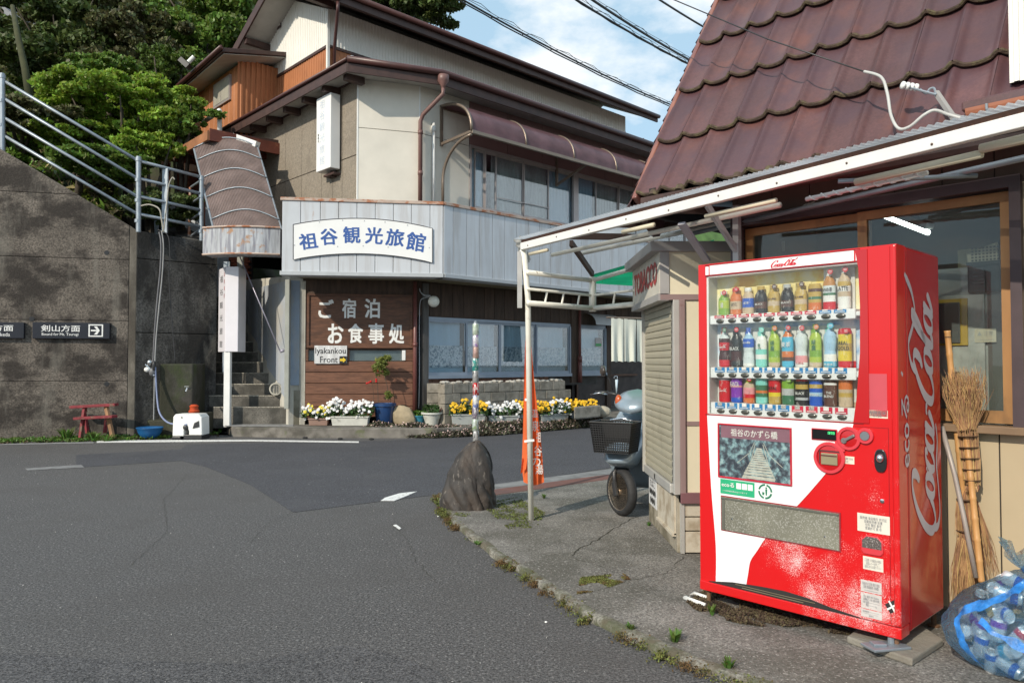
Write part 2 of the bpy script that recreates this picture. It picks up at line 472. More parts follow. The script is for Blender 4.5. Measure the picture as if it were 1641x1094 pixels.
steel = mat('brushed_steel', (0.55, 0.57, 0.58), 0.3, metal=1.0, var=0.1, vs=3, zs=0.2)
alu = mat('bronze_grey_window_frame', (0.40, 0.36, 0.35), 0.4, metal=0.35, var=0.1)
alu_blue = mat('blue_grey_window_frame', (0.27, 0.32, 0.39), 0.4, metal=0.3, var=0.08)
dark_gap = mat('dark_backing', (0.025, 0.023, 0.022), 0.9)
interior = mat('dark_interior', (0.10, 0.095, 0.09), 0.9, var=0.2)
white_plastic = mat('white_plastic', (0.78, 0.78, 0.76), 0.35, var=0.03)
black_rubber = mat('black_rubber', (0.022, 0.022, 0.023), 0.7, var=0.25, vs=30, bump=0.3)
black_plastic = mat('black_plastic', (0.03, 0.03, 0.032), 0.4, var=0.1)
hose_grey = mat('grey_hose', (0.14, 0.14, 0.15), 0.5, var=0.2)
hose_blue = mat('blue_grey_hose', (0.20, 0.24, 0.38), 0.5, var=0.15)
brown_eave = mat('brown_eave_paint', (0.065, 0.034, 0.028), 0.55, var=0.2, vs=6, dirt=((0.035, 0.02, 0.018), 0.55, 0.1, 5, 1, 0.6))
brown_gutter = mat('brown_gutter', (0.075, 0.030, 0.027), 0.4, var=0.15, vs=5, dirt=((0.05, 0.03, 0.03), 0.6, 0.1, 6, 1, 0.5))
soffit_m = mat('grey_soffit_board', (0.42, 0.41, 0.38), 0.8, var=0.1, vs=3, dirt=((0.2, 0.18, 0.16), 0.6, 0.1, 2, 1, 0.4))
soffit_pink = mat('pinkish_soffit_board', (0.36, 0.26, 0.235), 0.8, var=0.08)
stucco_white = mat('off_white_wall_panel', (0.70, 0.66, 0.58), 0.85, var=0.07, vs=2, bump=0.15, bs=90, dirt=((0.42, 0.38, 0.32), 0.64, 0.1, 1.6, 0.5, 0.5))
pebble = mat('pebble_dash', (0.29, 0.25, 0.20), 0.95, var=0.2, vs=20, bump=1.0, bs=110, dirt=((0.13, 0.11, 0.085), 0.54, 0.08, 70, 1, 0.6), dirt2=((0.17, 0.145, 0.115), 0.6, 0.1, 1.5, 0.6, 0.6))
white_rib = mat('white_ribbed_metal', (0.76, 0.75, 0.70), 0.55, var=0.05, vs=2, dirt=((0.5, 0.48, 0.42), 0.66, 0.08, 2, 0.5, 0.4))
orange_rib = mat('orange_brown_siding', (0.40, 0.155, 0.062), 0.6, var=0.08, vs=3, dirt=((0.22, 0.085, 0.04), 0.62, 0.1, 2, 0.6, 0.5))
fascia_m = mat('grey_blue_fascia_metal', (0.52, 0.545, 0.58), 0.45, metal=0.0, var=0.05, vs=2, rand=0.04, dirt=((0.36, 0.34, 0.33), 0.56, 0.12, 7.0, 0.10, 0.5), dirt2=((0.36, 0.17, 0.08), 0.70, 0.04, 7, 0.25, 0.7))
rusty_trim = mat('rusty_edge_trim', (0.46, 0.36, 0.30), 0.6, var=0.15, vs=5, dirt=((0.36, 0.13, 0.055), 0.52, 0.05, 5, 2, 0.95))
grey_trim = mat('grey_trim', (0.42, 0.44, 0.46), 0.5, var=0.08)
purple_panel = mat('purple_brown_panel', (0.235, 0.135, 0.13), 0.6, var=0.1, vs=2, rand=0.04)
purple_sheet = sheet_mat('aged_purple_polycarbonate', (0.27, 0.15, 0.165), .4, .16, .28)
bronze = mat('bronze_aluminium', (0.24, 0.19, 0.15), 0.4, metal=0.5, var=0.1)
red_pipe = mat('red_brown_downpipe', (0.15, 0.055, 0.048), 0.4, var=0.12, vs=6)
dark_wood = mat('weathered_dark_wood', (0.062, 0.038, 0.026), 0.75, var=0.35, vs=16, zs=0.12, bump=0.5, bs=70, bz=0.1, rand=0.15)
sign_wood = mat('brown_sign_wood', (0.115, 0.048, 0.024), 0.55, var=0.35, vs=6, zs=6, bump=0.3, bs=30, bz=6, dirt=((0.05, 0.022, 0.014), 0.58, 0.1, 3, 3, 0.6))
board_wood = mat('red_brown_boards', (0.175, 0.078, 0.045), 0.65, var=0.3, vs=4, zs=9, bump=0.35, bs=20, bz=9, rand=0.10, dirt=((0.08, 0.035, 0.022), 0.6, 0.1, 2.5, 3, 0.7))
block_m = mat('split_face_block', (0.27, 0.245, 0.205), 0.95, var=0.2, vs=9, bump=1.0, bs=32, rand=0.10, dirt=((0.13, 0.115, 0.09), 0.55, 0.1, 6, 1, 0.6))
block_top = mat('broken_stone_topping', (0.42, 0.40, 0.36), 0.9, var=0.25, vs=9)
plaster_side = mat('side_plaster', (0.50, 0.48, 0.42), 0.9, var=0.15, vs=1.5, bump=0.2, bs=50, dirt=((0.2, 0.18, 0.14), 0.56, 0.12, 1.4, 0.5, 0.7))
panel_blue = mat('faded_blue_panel', (0.24, 0.29, 0.36), 0.7, var=0.12, vs=3, dirt=((0.34, 0.33, 0.30), 0.6, 0.1, 3, 0.4, 0.6))
sign_blue = mat('blue_lettering', (0.035, 0.10, 0.33), 0.5, var=0.08)
faded_blue = mat('faded_blue_lettering', (0.52, 0.60, 0.70), 0.6, var=0.2, vs=20)
sign_white = mat('white_sign_board', (0.80, 0.80, 0.79), 0.35, var=0.03, vs=3, dirt=((0.55, 0.5, 0.44), 0.72, 0.05, 5, 1, 0.5))
letter_white = mat('white_lettering', (0.78, 0.78, 0.76), 0.6, var=0.08, vs=30)
letter_black = mat('black_lettering', (0.02, 0.02, 0.02), 0.6)
letter_red = mat('red_lettering', (0.42, 0.05, 0.05), 0.5, var=0.15)
navy_sign = mat('navy_black_sign', (0.012, 0.014, 0.022), 0.35)
curtain_m = mat('pale_curtain', (0.56, 0.74, 0.86), 0.9, var=0.12, vs=4, zs=0.1)
curtain_d = mat('grey_curtain', (0.60, 0.60, 0.56), 0.9, var=0.2, vs=4, zs=0.15)
noren_m = mat('pale_green_cloth', (0.60, 0.62, 0.55), 0.9, var=0.08, vs=5, zs=0.2)
glass = glass_mat('window_glass', (0.86, 0.90, 0.92), 0.0, fk=.55)
glass_clear = glass_mat('clear_glass', (0.95, 0.97, 0.97), 0.0)
leaf_dark = mat('dark_leaf', (0.088, 0.122, 0.032), 0.55, var=0.35, vs=0.9, sub=0.25, hv=0.03)
leaf_mid = mat('mid_leaf', (0.145, 0.225, 0.038), 0.5, var=0.3, vs=0.9, sub=0.35, hv=0.03)
leaf_bright = mat('bright_maple_leaf', (0.27, 0.38, 0.05), 0.5, var=0.35, vs=1.3, sub=0.4, hv=0.03)
leaf_olive = mat('olive_leaf', (0.12, 0.12, 0.045), 0.6, var=0.4, vs=1.0, sub=0.25, hv=0.05)
bark = mat('bark', (0.075, 0.06, 0.045), 0.95, var=0.3, vs=8, zs=0.3, bump=0.8, bs=30, bz=0.3)
soil = mat('hillside_soil', (0.05, 0.045, 0.028), 0.95, var=0.4, vs=1.2, bump=0.8, bs=8, dirt=((0.05, 0.08, 0.02), 0.5, 0.1, 1.6, 1, 0.8))
moss_m = mat('moss', (0.11, 0.115, 0.028), 0.95, var=0.4, vs=9, hv=0.04, dirt=((0.12, 0.060, 0.025), 0.51, 0.06, 3, 1, 0.85))
weed_m = mat('weed_leaf', (0.10, 0.17, 0.03), 0.6, var=0.3, vs=8, sub=0.3, hv=0.04)

# ---------------------------------------------------------------- ground, road, pavements
struct(MB().box(-300, 300, -200, 400, -0.5, -0.05), 'ground', mat('earth', (0.12, 0.11, 0.08), 0.95))
mb = MB()
mb.prism([(-26, -12, -0.2), (16, -12, -0.2), (16, 15.2, -0.2), (-6.2, 15.4, -0.2), (-26, 13.9, -0.2)], (0, 0, 0.2))
struct(mb, 'road', asphalt)
def sheet(px, z, name, m, base=0.0, thick=0.003):
    pts = [gz(x, y, base) if not isinstance(x, tuple) else Vector(x) for x, y in px]
    for p in pts: p.z = z - thick
    return struct(MB().prism(pts, (0, 0, thick)), name, m)
sheet([(122, 729), (290, 720), (300, 712), (620, 706), (740, 698), (900, 688), (985, 680), (985, 748), (786, 780), (705, 792), (612, 803), (470, 821), (400, 776), (330, 748), (290, 738), (122, 749)], 0.004, 'newer_asphalt_patch', asphalt_new)
sheet([(-300, 1040), (0, 1047), (200, 1059), (390, 1064), (450, 1052), (545, 1034), (620, 1046), (700, 1075), (760, 1150), (760, 1500), (-500, 1500)], 0.004, 'nearest_asphalt_patch', asphalt_near)
# painted markings
sheet([(155, 709.5), (400, 707.2), (575, 709.5), (575, 707.5), (400, 704.8), (155, 706)], 0.008, 'road_edge_line', road_white)
sheet([(0, 711.5), (150, 708.5), (150, 710.2), (0, 713)], 0.008, 'worn_road_edge_line', mat('worn_road_paint', (0.24, 0.24, 0.24), 0.8, var=0.3, vs=12))
sheet([(610, 803), (617, 798), (640, 791), (668, 788), (652, 795), (632, 803)], 0.008, 'painted_corner_mark', road_white)
sheet([(630, 842), (635, 841), (643, 847), (640, 849)], 0.007, 'painted_spot', road_white)
sheet([(40, 751), (130, 745), (135, 749), (45, 754)], 0.007, 'faint_painted_mark', mat('faint_road_paint', (0.2, 0.2, 0.2), 0.8, var=0.3, vs=12))

# concrete pavement with a low rounded kerb edge
KP = [(700, 797), (712, 822), (725, 840), (740, 855), (768, 876), (800, 899), (830, 919), (860, 938), (895, 962), (930, 985), (965, 1004), (1000, 1022), (1032, 1037), (1065, 1052), (1105, 1069), (1150, 1085), (1220, 1112), (1300, 1140), (1400, 1178)]
kp = [gz(x, y) for x, y in KP]
dense = []
for i in range(len(kp) - 1):
    L_ = (kp[i + 1] - kp[i]).length; n_ = max(1, int(L_ / 0.07))
    for j in range(n_):
        p = kp[i].lerp(kp[i + 1], j / n_)
        nz = noise.noise(p * 3.1) * 0.022 + noise.noise(p * 11) * 0.012
        dense.append(p + Vector((nz, nz, 0)))
dense.append(kp[-1])
far = [gz(985, 772), gz(789, 800)]
PZ = 0.04
inner = [p + Vector((0.04, 0.024, 0)) for p in dense]
mb = MB()
poly = [Vector((p.x, p.y, 0)) for p in inner] + [Vector((4.5, 1.6, 0)), Vector((8, 4, 0)), Vector((6, 14, 0)), Vector((2.6, 10.4, 0))] + [Vector((p.x, p.y, 0)) for p in far]
mb.prism([Vector((p.x, p.y, -0.1)) for p in poly], (0, 0, 0.1 + PZ))
struct(mb, 'pavement', paving)
mb = MB()
n = len(dense)
prof = [(-0.004, -0.02), (0.0, 0.028), (0.006, 0.037), (0.016, 0.0415), (0.06, 0.0403)]
for k, p in enumerate(dense):
    d = Vector((0.10, 0.06, 0)).normalized()
    j = noise.noise(p * 23) * 0.006
    for o, z in prof: mb.v.append(Vector((p.x + d.x * (o + j), p.y + d.y * (o + j), z + (j * 0.5 if z > 0.03 else 0))))
w = len(prof)
mb.f = [(i * w + j, (i + 1) * w + j, (i + 1) * w + j + 1, i * w + j + 1) for i in range(n - 1) for j in range(w - 1)]; mb.m = [0] * len(mb.f)
struct(mb, 'pavement_kerb', kerb_con, smooth=True)
# gutter strip and rusty steel channel cover behind the pavement
def quadsheet(p, z, name, m, t=0.003):
    return struct(MB().prism([Vector((q[0], q[1], z - t)) for q in p], (0, 0, t)), name, m)
a0, a1 = gz(705, 797), gz(990, 751); b0, b1 = gz(740, 812), gz(990, 768)
quadsheet([gz(690, 800), gz(786, 778), a1, gz(1100, 728), gz(1100, 752), b1, gz(789, 793), gz(735, 805)], 0.012, 'gutter_edge', gutter_con)
c0, c1 = gz(789, 799), gz(985, 771.5)
dirc = (c1 - c0).normalized(); nrm = Vector((-dirc.y, dirc.x, 0))
Ltot = (c1 - c0).length + 1.5; k = 0; s = -0.3
plate = None
while s < Ltot:
    e = min(s + 0.99, Ltot)
    q = [c0 + dirc * s, c0 + dirc * e, c0 + dirc * e + nrm * 0.27, c0 + dirc * s + nrm * 0.27]
    struct(MB().prism([Vector((p.x, p.y, 0.005)) for p in q], (0, 0, 0.033)), 'steel_channel_cover', rust_plate)
    s += 1.0
# cracks in the pavement (thin dark grooves)
def crack(pts, w, name='pavement_crack'):
    mb = MB(); P = []
    for i in range(len(pts) - 1):
        A, B = gz(*pts[i], PZ), gz(*pts[i + 1], PZ); m_ = max(2, int((B - A).length / 0.04))
        for j in range(m_): P.append(A.lerp(B, j / m_))
    P.append(gz(*pts[-1], PZ)); vs = []
    for i, p in enumerate(P):
        t = (P[min(i + 1, len(P) - 1)] - P[max(0, i - 1)]).normalized(); nn = Vector((-t.y, t.x, 0))
        q = p + nn * noise.noise(p * 13) * 0.03; ww = w * (0.5 + abs(noise.noise(p * 9)) * 1.6)
        vs += [q + nn * ww + Vector((0, 0, 0.002)), q - nn * ww + Vector((0, 0, 0.002))]
    mb.add(vs, [(2 * i, 2 * i + 1, 2 * i + 3, 2 * i + 2) for i in range(len(P) - 1)])
    return struct(mb, name, mat('crack_dirt', (0.035, 0.033, 0.024), 0.95) if 'crack_dirt' not in MATS else MATS['crack_dirt'])
crack([(1018, 828), (985, 846), (960, 862), (935, 877), (915, 890)], 0.005)
crack([(915, 890), (945, 903), (985, 915), (1010, 928)], 0.0015)
crack([(1010, 928), (975, 942), (935, 950)], 0.0012)
crack([(1095, 893), (1070, 918), (1010, 930)], 0.002)
PZ_, PZ = PZ, 0.001
crack([(628, 838), (655, 868), (668, 900), (700, 934)], 0.0015, 'road_crack')
crack([(300, 760), (262, 800), (270, 850), (210, 905)], 0.0015, 'road_crack')
crack([(470, 822), (430, 838), (400, 870)], 0.0015, 'road_crack')
PZ = PZ_
# dirt and moss patches lying on the pavement: tiny clumps
def scatter(poly_px, n, z, hgt, size, name, m, seed, up=2.0, edge=True):
    rng = random.Random(seed); P = [gz(x, y, z) for x, y in poly_px]; pts = []
    x0, x1 = min(p.x for p in P), max(p.x for p in P); y0, y1 = min(p.y for p in P), max(p.y for p in P)
    def inside(x, y):
        c = False
        for i in range(len(P)):
            a, b = P[i], P[i - 1]
            if (a.y > y) != (b.y > y) and x < (b.x - a.x) * (y - a.y) / (b.y - a.y) + a.x: c = not c
        return c
    tries = 0
    while len(pts) < n and tries < n * 30:
        tries += 1
        x, y = rng.uniform(x0, x1), rng.uniform(y0, y1)
        if inside(x, y) and (noise.noise(Vector((x * 7, y * 7, seed))) > -0.12 + rng.random() * 0.3 - 0.1): pts.append((x, y, z + rng.random() * hgt))
    return leaves(pts, size, name, m, kind='stuff', seed=seed, up=up)
moss_green = mat('green_moss', (0.10, 0.115, 0.03), 0.95, var=0.4, vs=9, hv=0.03)
dirt_brown = mat('leaf_litter', (0.075, 0.052, 0.03), 0.95, var=0.4, vs=9, hv=0.04)
band = [(708, 812), (735, 846), (770, 872), (815, 905), (870, 941), (940, 985), (1010, 1022), (1075, 1050), (1160, 1082), (1300, 1135)]
band2 = [(x + 20, y - 1) for x, y in band[::-1]]; band = [(x - 5, y + 1) for x, y in band]
rg = random.Random(3); P = []
for k in range(26000):
    p = dense[rg.randrange(len(dense))]; g = noise.noise(p * 2.2) + .5 * noise.noise(p * 9)
    if g < -.22 + rg.random() * .25: continue
    o_ = rg.gauss(-.012, .022) ; P.append((p.x + o_ + rg.uniform(-.03, .03) * .6, p.y + o_ * .6 + rg.uniform(-.04, .04), max(.002, .030 * rg.random() + (o_ > 0) * .015)))
o = leaves(P, .0075, 'moss_along_kerb', moss_m, kind='stuff', seed=3, up=1.2)
tag(o, 'brown and green moss strip growing along the pavement kerb', 'moss')
o = scatter([(775, 812), (835, 800), (875, 822), (860, 845), (815, 848)], 2600, PZ, 0.008, 0.010, 'moss_around_post', moss_green, 5)
tag(o, 'dark moss patch around the foot of the cream post', 'moss')
o = scatter([(690, 800), (712, 800), (745, 822), (790, 812), (835, 798), (790, 806), (745, 832), (718, 828), (705, 815)], 2600, 0.02, 0.022, 0.012, 'moss_around_stone', moss_green, 6)
tag(o, 'green and yellow moss around the foot of the upright dark stone', 'moss')
o = scatter([(1135, 945), (1165, 955), (1250, 985), (1370, 1018), (1290, 1012), (1190, 1000), (1125, 985), (1100, 965)], 9000, PZ, 0.014, 0.011, 'litter_under_machine', dirt_brown, 7)
tag(o, 'dark brown leaf litter and moss under the front of the vending machine', 'leaf litter')
o = scatter([(930, 925), (1000, 918), (1010, 928), (965, 945), (925, 952)], 1800, PZ, 0.003, 0.010, 'moss_stain', moss_m, 8)
tag(o, 'thin mossy stain on the pavement in front of the kiosk corner', 'moss')
o = scatter([(0, 703), (215, 699), (345, 692), (350, 697), (215, 706), (0, 711)], 5200, 0.0, 0.05, 0.03, 'wall_foot_weeds', weed_m, 14, up=.6)
tag(o, 'strip of low weeds and moss along the foot of the retaining wall', 'weeds')
o = scatter([(0, 704), (345, 694), (350, 699), (0, 712)], 2600, 0.0, 0.02, 0.03, 'wall_foot_litter', dirt_brown, 15)
tag(o, 'brown dead leaves and dirt along the foot of the retaining wall', 'leaf litter')
# loose grit on the road
o = scatter([(0, 730), (700, 730), (700, 830), (1000, 1030), (1150, 1094), (0, 1094)], 420, 0.004, 0.003, 0.0055, 'loose_grit', mat('pale_grit', (0.45, 0.44, 0.42), 0.9, var=0.3), 9)
tag(o, 'scattered pale grit and pebbles lying on the asphalt', 'grit')
# tufts of weeds, each a thing
def tuft(px, py, z, n, r, h, label, seed, m=None):
    r *= .75; h *= .75
    rng = random.Random(seed); mb = MB(); c = gz(px, py, z)
    for i in range(n):
        a = rng.uniform(0, 6.28); q = c + Vector((math.cos(a), math.sin(a), 0)) * rng.random() * r * 0.4
        hh = h * rng.uniform(0.5, 1.1); tip = q + Vector((math.cos(a) * r * rng.uniform(.4, 1.2), math.sin(a) * r * rng.uniform(.4, 1.2), hh))
        mid = q.lerp(tip, 0.55) + Vector((0, 0, hh * 0.18)); s = Vector((-math.sin(a), math.cos(a), 0)) * rng.uniform(.004, .012) * (h / 0.08) ** .5
        mb.add([q - s * .4, q + s * .4, mid + s, mid - s, tip], [(0, 1, 2, 3), (3, 2, 4)])
    return tag(part(mb, 'weed_tuft', m or weed_m), label, 'weed')
tuft(1081, 1030, 0.03, 46, .05, .085, 'largest green weed tuft on the kerb below the vending machine', 1)
tuft(1012, 1010, 0.03, 26, .035, .05, 'small weed tuft on the kerb left of the largest tuft', 2)
tuft(1168, 1072, 0.03, 34, .045, .07, 'green weed tuft on the kerb near the bottom edge', 3)
tuft(1141, 985, PZ, 26, .03, .08, 'thin upright weed beside the left foot of the vending machine', 4)
tuft(765, 872, 0.02, 30, .05, .035, 'low yellow green weed on the kerb right of the stone', 5)
tuft(872, 798, PZ, 22, .04, .06, 'little weed beside the cream post near the steel channel', 6)
tuft(1040, 842, PZ, 16, .03, .05, 'tiny weed at the base of the kiosk wall', 7)
tuft(150, 706, 0.0, 60, .22, .22, 'grassy weed under the red bench', 8)
tuft(108, 705, 0.0, 60, .20, .32, 'leafy weed left of the red bench', 9)
tuft(172, 707, 0.0, 70, .2, .17, 'bright green weed right of the red bench', 10)
tuft(500, 694, 0.02, 40, .20, .10, 'flat green weed on the kerb below the brown planter', 11)
tuft(268, 672, 0.3, 40, .12, .12, 'small green plant growing from the wet wall above the blue bowl', 12)
tuft(352, 694, 0.0, 30, .08, .22, 'dry weed at the foot of the white box sign', 13)
# cigarette end, small stones and a leaf
o = part(MB().tube([gz(940, 989, 0.012), gz(954, 989, 0.012)], 0.006, 8), 'cigarette_end', white_plastic); tag(o, 'white cigarette end lying on the road beside the kerb', 'cigarette end')
for i, (x, y, l) in enumerate([(1056, 1040, 'white pebble on the road just below the weed tuft'), (702, 827, 'white pebble on the road left of the stone'), (875, 996, 'small pale pebble on the dark asphalt')]):
    mb = MB(); mb.ball(gz(x, y, 0.006), 0.007, 7, 5, (1.2, .9, .7)); o = part(mb, 'pebble', white_plastic, smooth=True); tag(o, l, 'pebble')
mb = MB(); q = gz(978, 1005, 0.012); mb.add([q, q + Vector((.03, .0, .004)), q + Vector((.045, .02, .01)), q + Vector((.02, .022, .004))], [(0, 1, 2, 3)])
tag(part(mb, 'fallen_leaf', mat('orange_leaf', (0.4, 0.12, 0.03), 0.7)), 'orange fallen leaf on the kerb edge', 'leaf')
mb = MB(); mb.tube([gz(1070, 1044, 0.01), gz(1090, 1050, 0.014), gz(1118, 1056, 0.008), gz(1140, 1062, 0.01)], 0.0035, 5)
tag(part(mb, 'dry_twig', mat('dry_straw', (0.45, 0.38, 0.26), 0.8)), 'pale dry twig lying along the foot of the kerb', 'twig')

# ---------------------------------------------------------------- retaining wall on the left
W0, W1, W2 = Vector((-9.205, 13.36, 0)), Vector((-7.076, 13.92, 0)), Vector((-5.954, 14.909, 0))
fw1 = Fr(W0, W1 - W0); fw2 = Fr(W1, W2 - W1)
L1, L2 = (W1 - W0).length, (W2 - W1).length
rw = thing('retaining_wall', 'tall weathered dark concrete retaining wall with sloping top at the left', 'wall', W0)
def lift_rows(fr, s0, s1, ztop0, ztop1, rows, name, m, parent, oc=0.0, thick=0.5):
    """concrete lifts poured one above the other, with recessed joints"""
    zs = rows
    for i in range(len(zs) - 1):
        za, zb = zs[i], zs[i + 1]
        def top(s): return ztop0 + (ztop1 - ztop0) * (s - s0) / (s1 - s0)
        if za >= max(ztop0, ztop1): break
        pts = [(s0, za + 0.003)]
        lo = min(ztop0, ztop1)
        if zb <= lo: pts += [(s1, za + 0.003), (s1, zb - 0.003), (s0, zb - 0.003)]
        else:
            hi_at0, hi_at1 = ztop0, ztop1
            # clip to the slope (falls towards s1)
            def s_at(z): return s0 + (s1 - s0) * (z - ztop0) / (ztop1 - ztop0)
            if za < ztop1: pts += [(s1, za + 0.003), (s1, min(zb, ztop1))]
            else: pts += [(s_at(za), za + 0.003)]
            if zb < ztop0: pts += [(s_at(zb) if zb > ztop1 else s1, zb - 0.003), (s0, zb - 0.003)]
            else: pts += [(s0, ztop0)]
        q = []
        for p in pts:
            if not q or (abs(p[0] - q[-1][0]) + abs(p[1] - q[-1][1])) > 1e-4: q.append(p)
        part(MB().fp(fr, q, oc - thick, oc + 0.0), name, m, parent, bevel=0.012)
part(MB().fp(fw1, [(-4.2, -0.1), (L1 - .03, -0.1), (L1 - .03, 3.78), (0, 5.1), (-4.2, 7.6)], -0.55, -0.02), 'wall_core', old_con, rw)
lift_rows(fw1, -4.2, L1 - 0.13, 7.75, 3.97, [-0.05, 1.05, 2.17, 3.32, 4.5, 5.6, 6.8, 8], 'concrete_lift', old_con, rw)
part(MB().fp(fw1, [(L1 - 0.125, -0.05), (L1, -0.05), (L1, 3.88), (L1 - 0.125, 3.97)], -0.5, 0.0), 'corner_strip', mat('sunlit_edge_concrete', (0.16, 0.145, 0.12), 0.95, var=0.3, vs=4, bump=0.8, bs=40, dirt=((0.06, 0.05, 0.04), 0.5, 0.12, 1.5, 0.5, 0.8)), rw, bevel=0.01)  # paler tone paints the lit edge stripe of the wall
for x, y in [(51, 511), (171, 405), (171, 615)]:
    s, z = fw1.px(x, y); mb = MB(); mb.lathe([(0.001, .0045), (0.036, 0.0045), (0.036, 0.002), (0.045, 0.002), (0.045, -0.02)], fw1.pt(s, z, 0.0), 12, fw1.n)
    part(mb, 'weep_hole', [black_metal], rw)
# crystalline run below a weep hole
s, z = fw1.px(62, 650)
rw2 = thing('corner_wall', 'darker damp concrete wall section turning back towards the stairs', 'wall', W1)
for za, zb in [(-0.05, 1.95), (1.962, 3.35), (3.362, 3.88)]:
    part(MB().fp(fw2, [(0.0, za), (L2, za), (L2, min(zb, 3.80) if zb > 3.5 else zb), (0.0, zb)], -0.5, 0.0), 'concrete_lift', old_con2, rw2, bevel=0.01)
# return of the wall along the stairs
ST = Vector((-0.60, 0.80, 0)).normalized()
fw3 = Fr(W2, ST)
part(MB().prism([W2 + Vector((0, 0, -.05)), W2 + ST * 6 + Vector((0, 0, -.05)), W2 + ST * 6 + Vector((0, 0, 5.6)), W2 + ST * 3 + Vector((0, 0, 4.6)), W2 + Vector((0, 0, 3.8))], Vector((-0.5, 0.05, 0))), 'return_wall', old_con2, rw2)
# buttress-like low concrete basin

# ================================================================ THE INN
FA, FB = Vector((-4.24, 13.6, 0)), Vector((-1.31, 14.0, 0))
C0, C1 = AB(7.575, 12.317), AB(8.65, 11.78)
fF1 = Fr(FA, FB - FA); LF1 = (FB - FA).length
fF2 = Fr(FB, UU)
fL = Fr(AB(7.575, 20), -VV); LL = 20 - 12.317
fC = Fr(C0, C1 - C0); LC = (C1 - C0).length
fR = Fr(C1, UU)
ZF0, ZF1, ZW = 3.05, 4.41, 6.93
inn = thing('inn_building', 'large inn with grey blue balcony fascia and brown eaves across the road', 'building', (-1.9, 14.9, 0.15))

def ribs(mb, fr, s0, s1, zb, zt, pitch, depth, o=0.0, flat=0.6):
    """ribbed metal siding between two height functions"""
    fb_ = zb if callable(zb) else (lambda s: zb); ft_ = zt if callable(zt) else (lambda s: zt)
    xs = []; s = s0
    while s < s1 - 1e-4:
        for f_, d_ in ((0, 0), (flat * pitch, 0), ((flat + .1) * pitch, depth), (.95 * pitch, depth)):
            if s + f_ < s1: xs.append((s + f_, d_))
        s += pitch
    xs.append((s1, 0))
    n0 = len(mb.v)
    for (x, d) in xs:
        zlo, zhi = fb_(x), ft_(x)
        mb.add([fr.pt(x, zlo, o + d), fr.pt(x, max(zhi, zlo + .001), o + d)], [])
    for i in range(len(xs) - 1):
        mb.f.append((n0 + 2 * i, n0 + 2 * i + 2, n0 + 2 * i + 3, n0 + 2 * i + 1)); mb.m.append(0)
    return mb

# --- solid core of the storey above the fascia, and of the upper block
A1E = 19.0
mb = MB()
mb.prism([AB(7.59, 19, ZF1 - .5), AB(7.59, 12.335, ZF1 - .5), AB(8.66, 11.80, ZF1 - .5), AB(9.62, 11.80, ZF1 - .5), AB(9.62, 14.5, ZF1 - .5), AB(9.62, 19, ZF1 - .5)], (0, 0, ZW - ZF1 + .5))
mb.ab(9.86, A1E, 13.6, 19, 3.2, ZW)
mb.ab(9.86, A1E, 11.80, 13.6, 3.2, 4.55); mb.ab(9.62, A1E, 11.80, 13.6, 6.05, ZW)
part(mb, 'wall_core', dark_gap, inn)
mb = MB(); mb.ab(8.24, 18.8, 14.62, 18, 6.5, 9.02); mb.prism([AB(8.24, 14.62, 9.0), AB(8.24, 18, 9.0), AB(8.24, 16, 9.85)], UU * 10.5)
part(mb, 'wall_core', dark_gap, inn)
# --- left wall: pebble-dash panels
seams = [fL.px(x, 250)[0] for x in (459, 485, 517, 535, 550)] + [LL]
seams = [seams[0] - 3.2, seams[0] - 2.1, seams[0] - 1.0] + seams
proto = None
for i in range(len(seams) - 1):
    s0, s1 = seams[i], seams[i + 1]
    for z0, z1 in ((3.9, 5.38), (5.39, ZW)):
        if s1 < fL.px(459, 250)[0] - 0.3 and z0 < 5: continue
        part(MB().fb(fL, s0 + .006, s1 - .006, z0 + .004, z1 - .004, 0.0, 0.02), 'wall_panel', pebble, inn)
# --- chamfer wall: white panels
zs_ = fC.px(620, 209)[1]
for s0, s1 in ((0, LC),):
    for z0, z1 in ((3.9, zs_), (zs_, ZW)):
        part(MB().fb(fC, s0 + .012, s1 - .012, z0 + .005, z1 - .005, 0, 0.02), 'wall_panel', stucco_white, inn, bevel=.004)
part(MB().tube([fC.pt(0.0, 3.9, .012), fC.pt(0.0, ZW, .012)], 0.018, 6), 'corner_bead', white_metal, inn)
part(MB().tube([fC.pt(LC, 3.9, .012), fC.pt(LC, ZW, .012)], 0.018, 6), 'corner_bead', white_metal, inn)
# --- right wall: white part then purple panels and the long window
sW = fR.px(751, 300)[0]; zs2 = fR.px(700, 215)[1]
for z0, z1 in ((3.9, zs_), (zs_, ZW)):
    part(MB().fb(fR, 0.012, sW - .005, z0 + .005, z1 - .005, 0, 0.02), 'wall_panel', stucco_white, inn, bevel=.004)
zWT, zWB = fR.px(752, 236)[1], fR.px(752, 332)[1]
sp = [sW] + [fR.px(x, 0)[0] for x in (812, 868.5)]
st_ = sp[2] - sp[1]
while sp[-1] < 9.9: sp.append(sp[-1] + st_)
for i in range(len(sp) - 1):
    part(MB().fb(fR, sp[i] + .006, sp[i + 1] - .006, zWT + .05, ZW, 0, 0.02), 'wall_panel', purple_panel, inn)
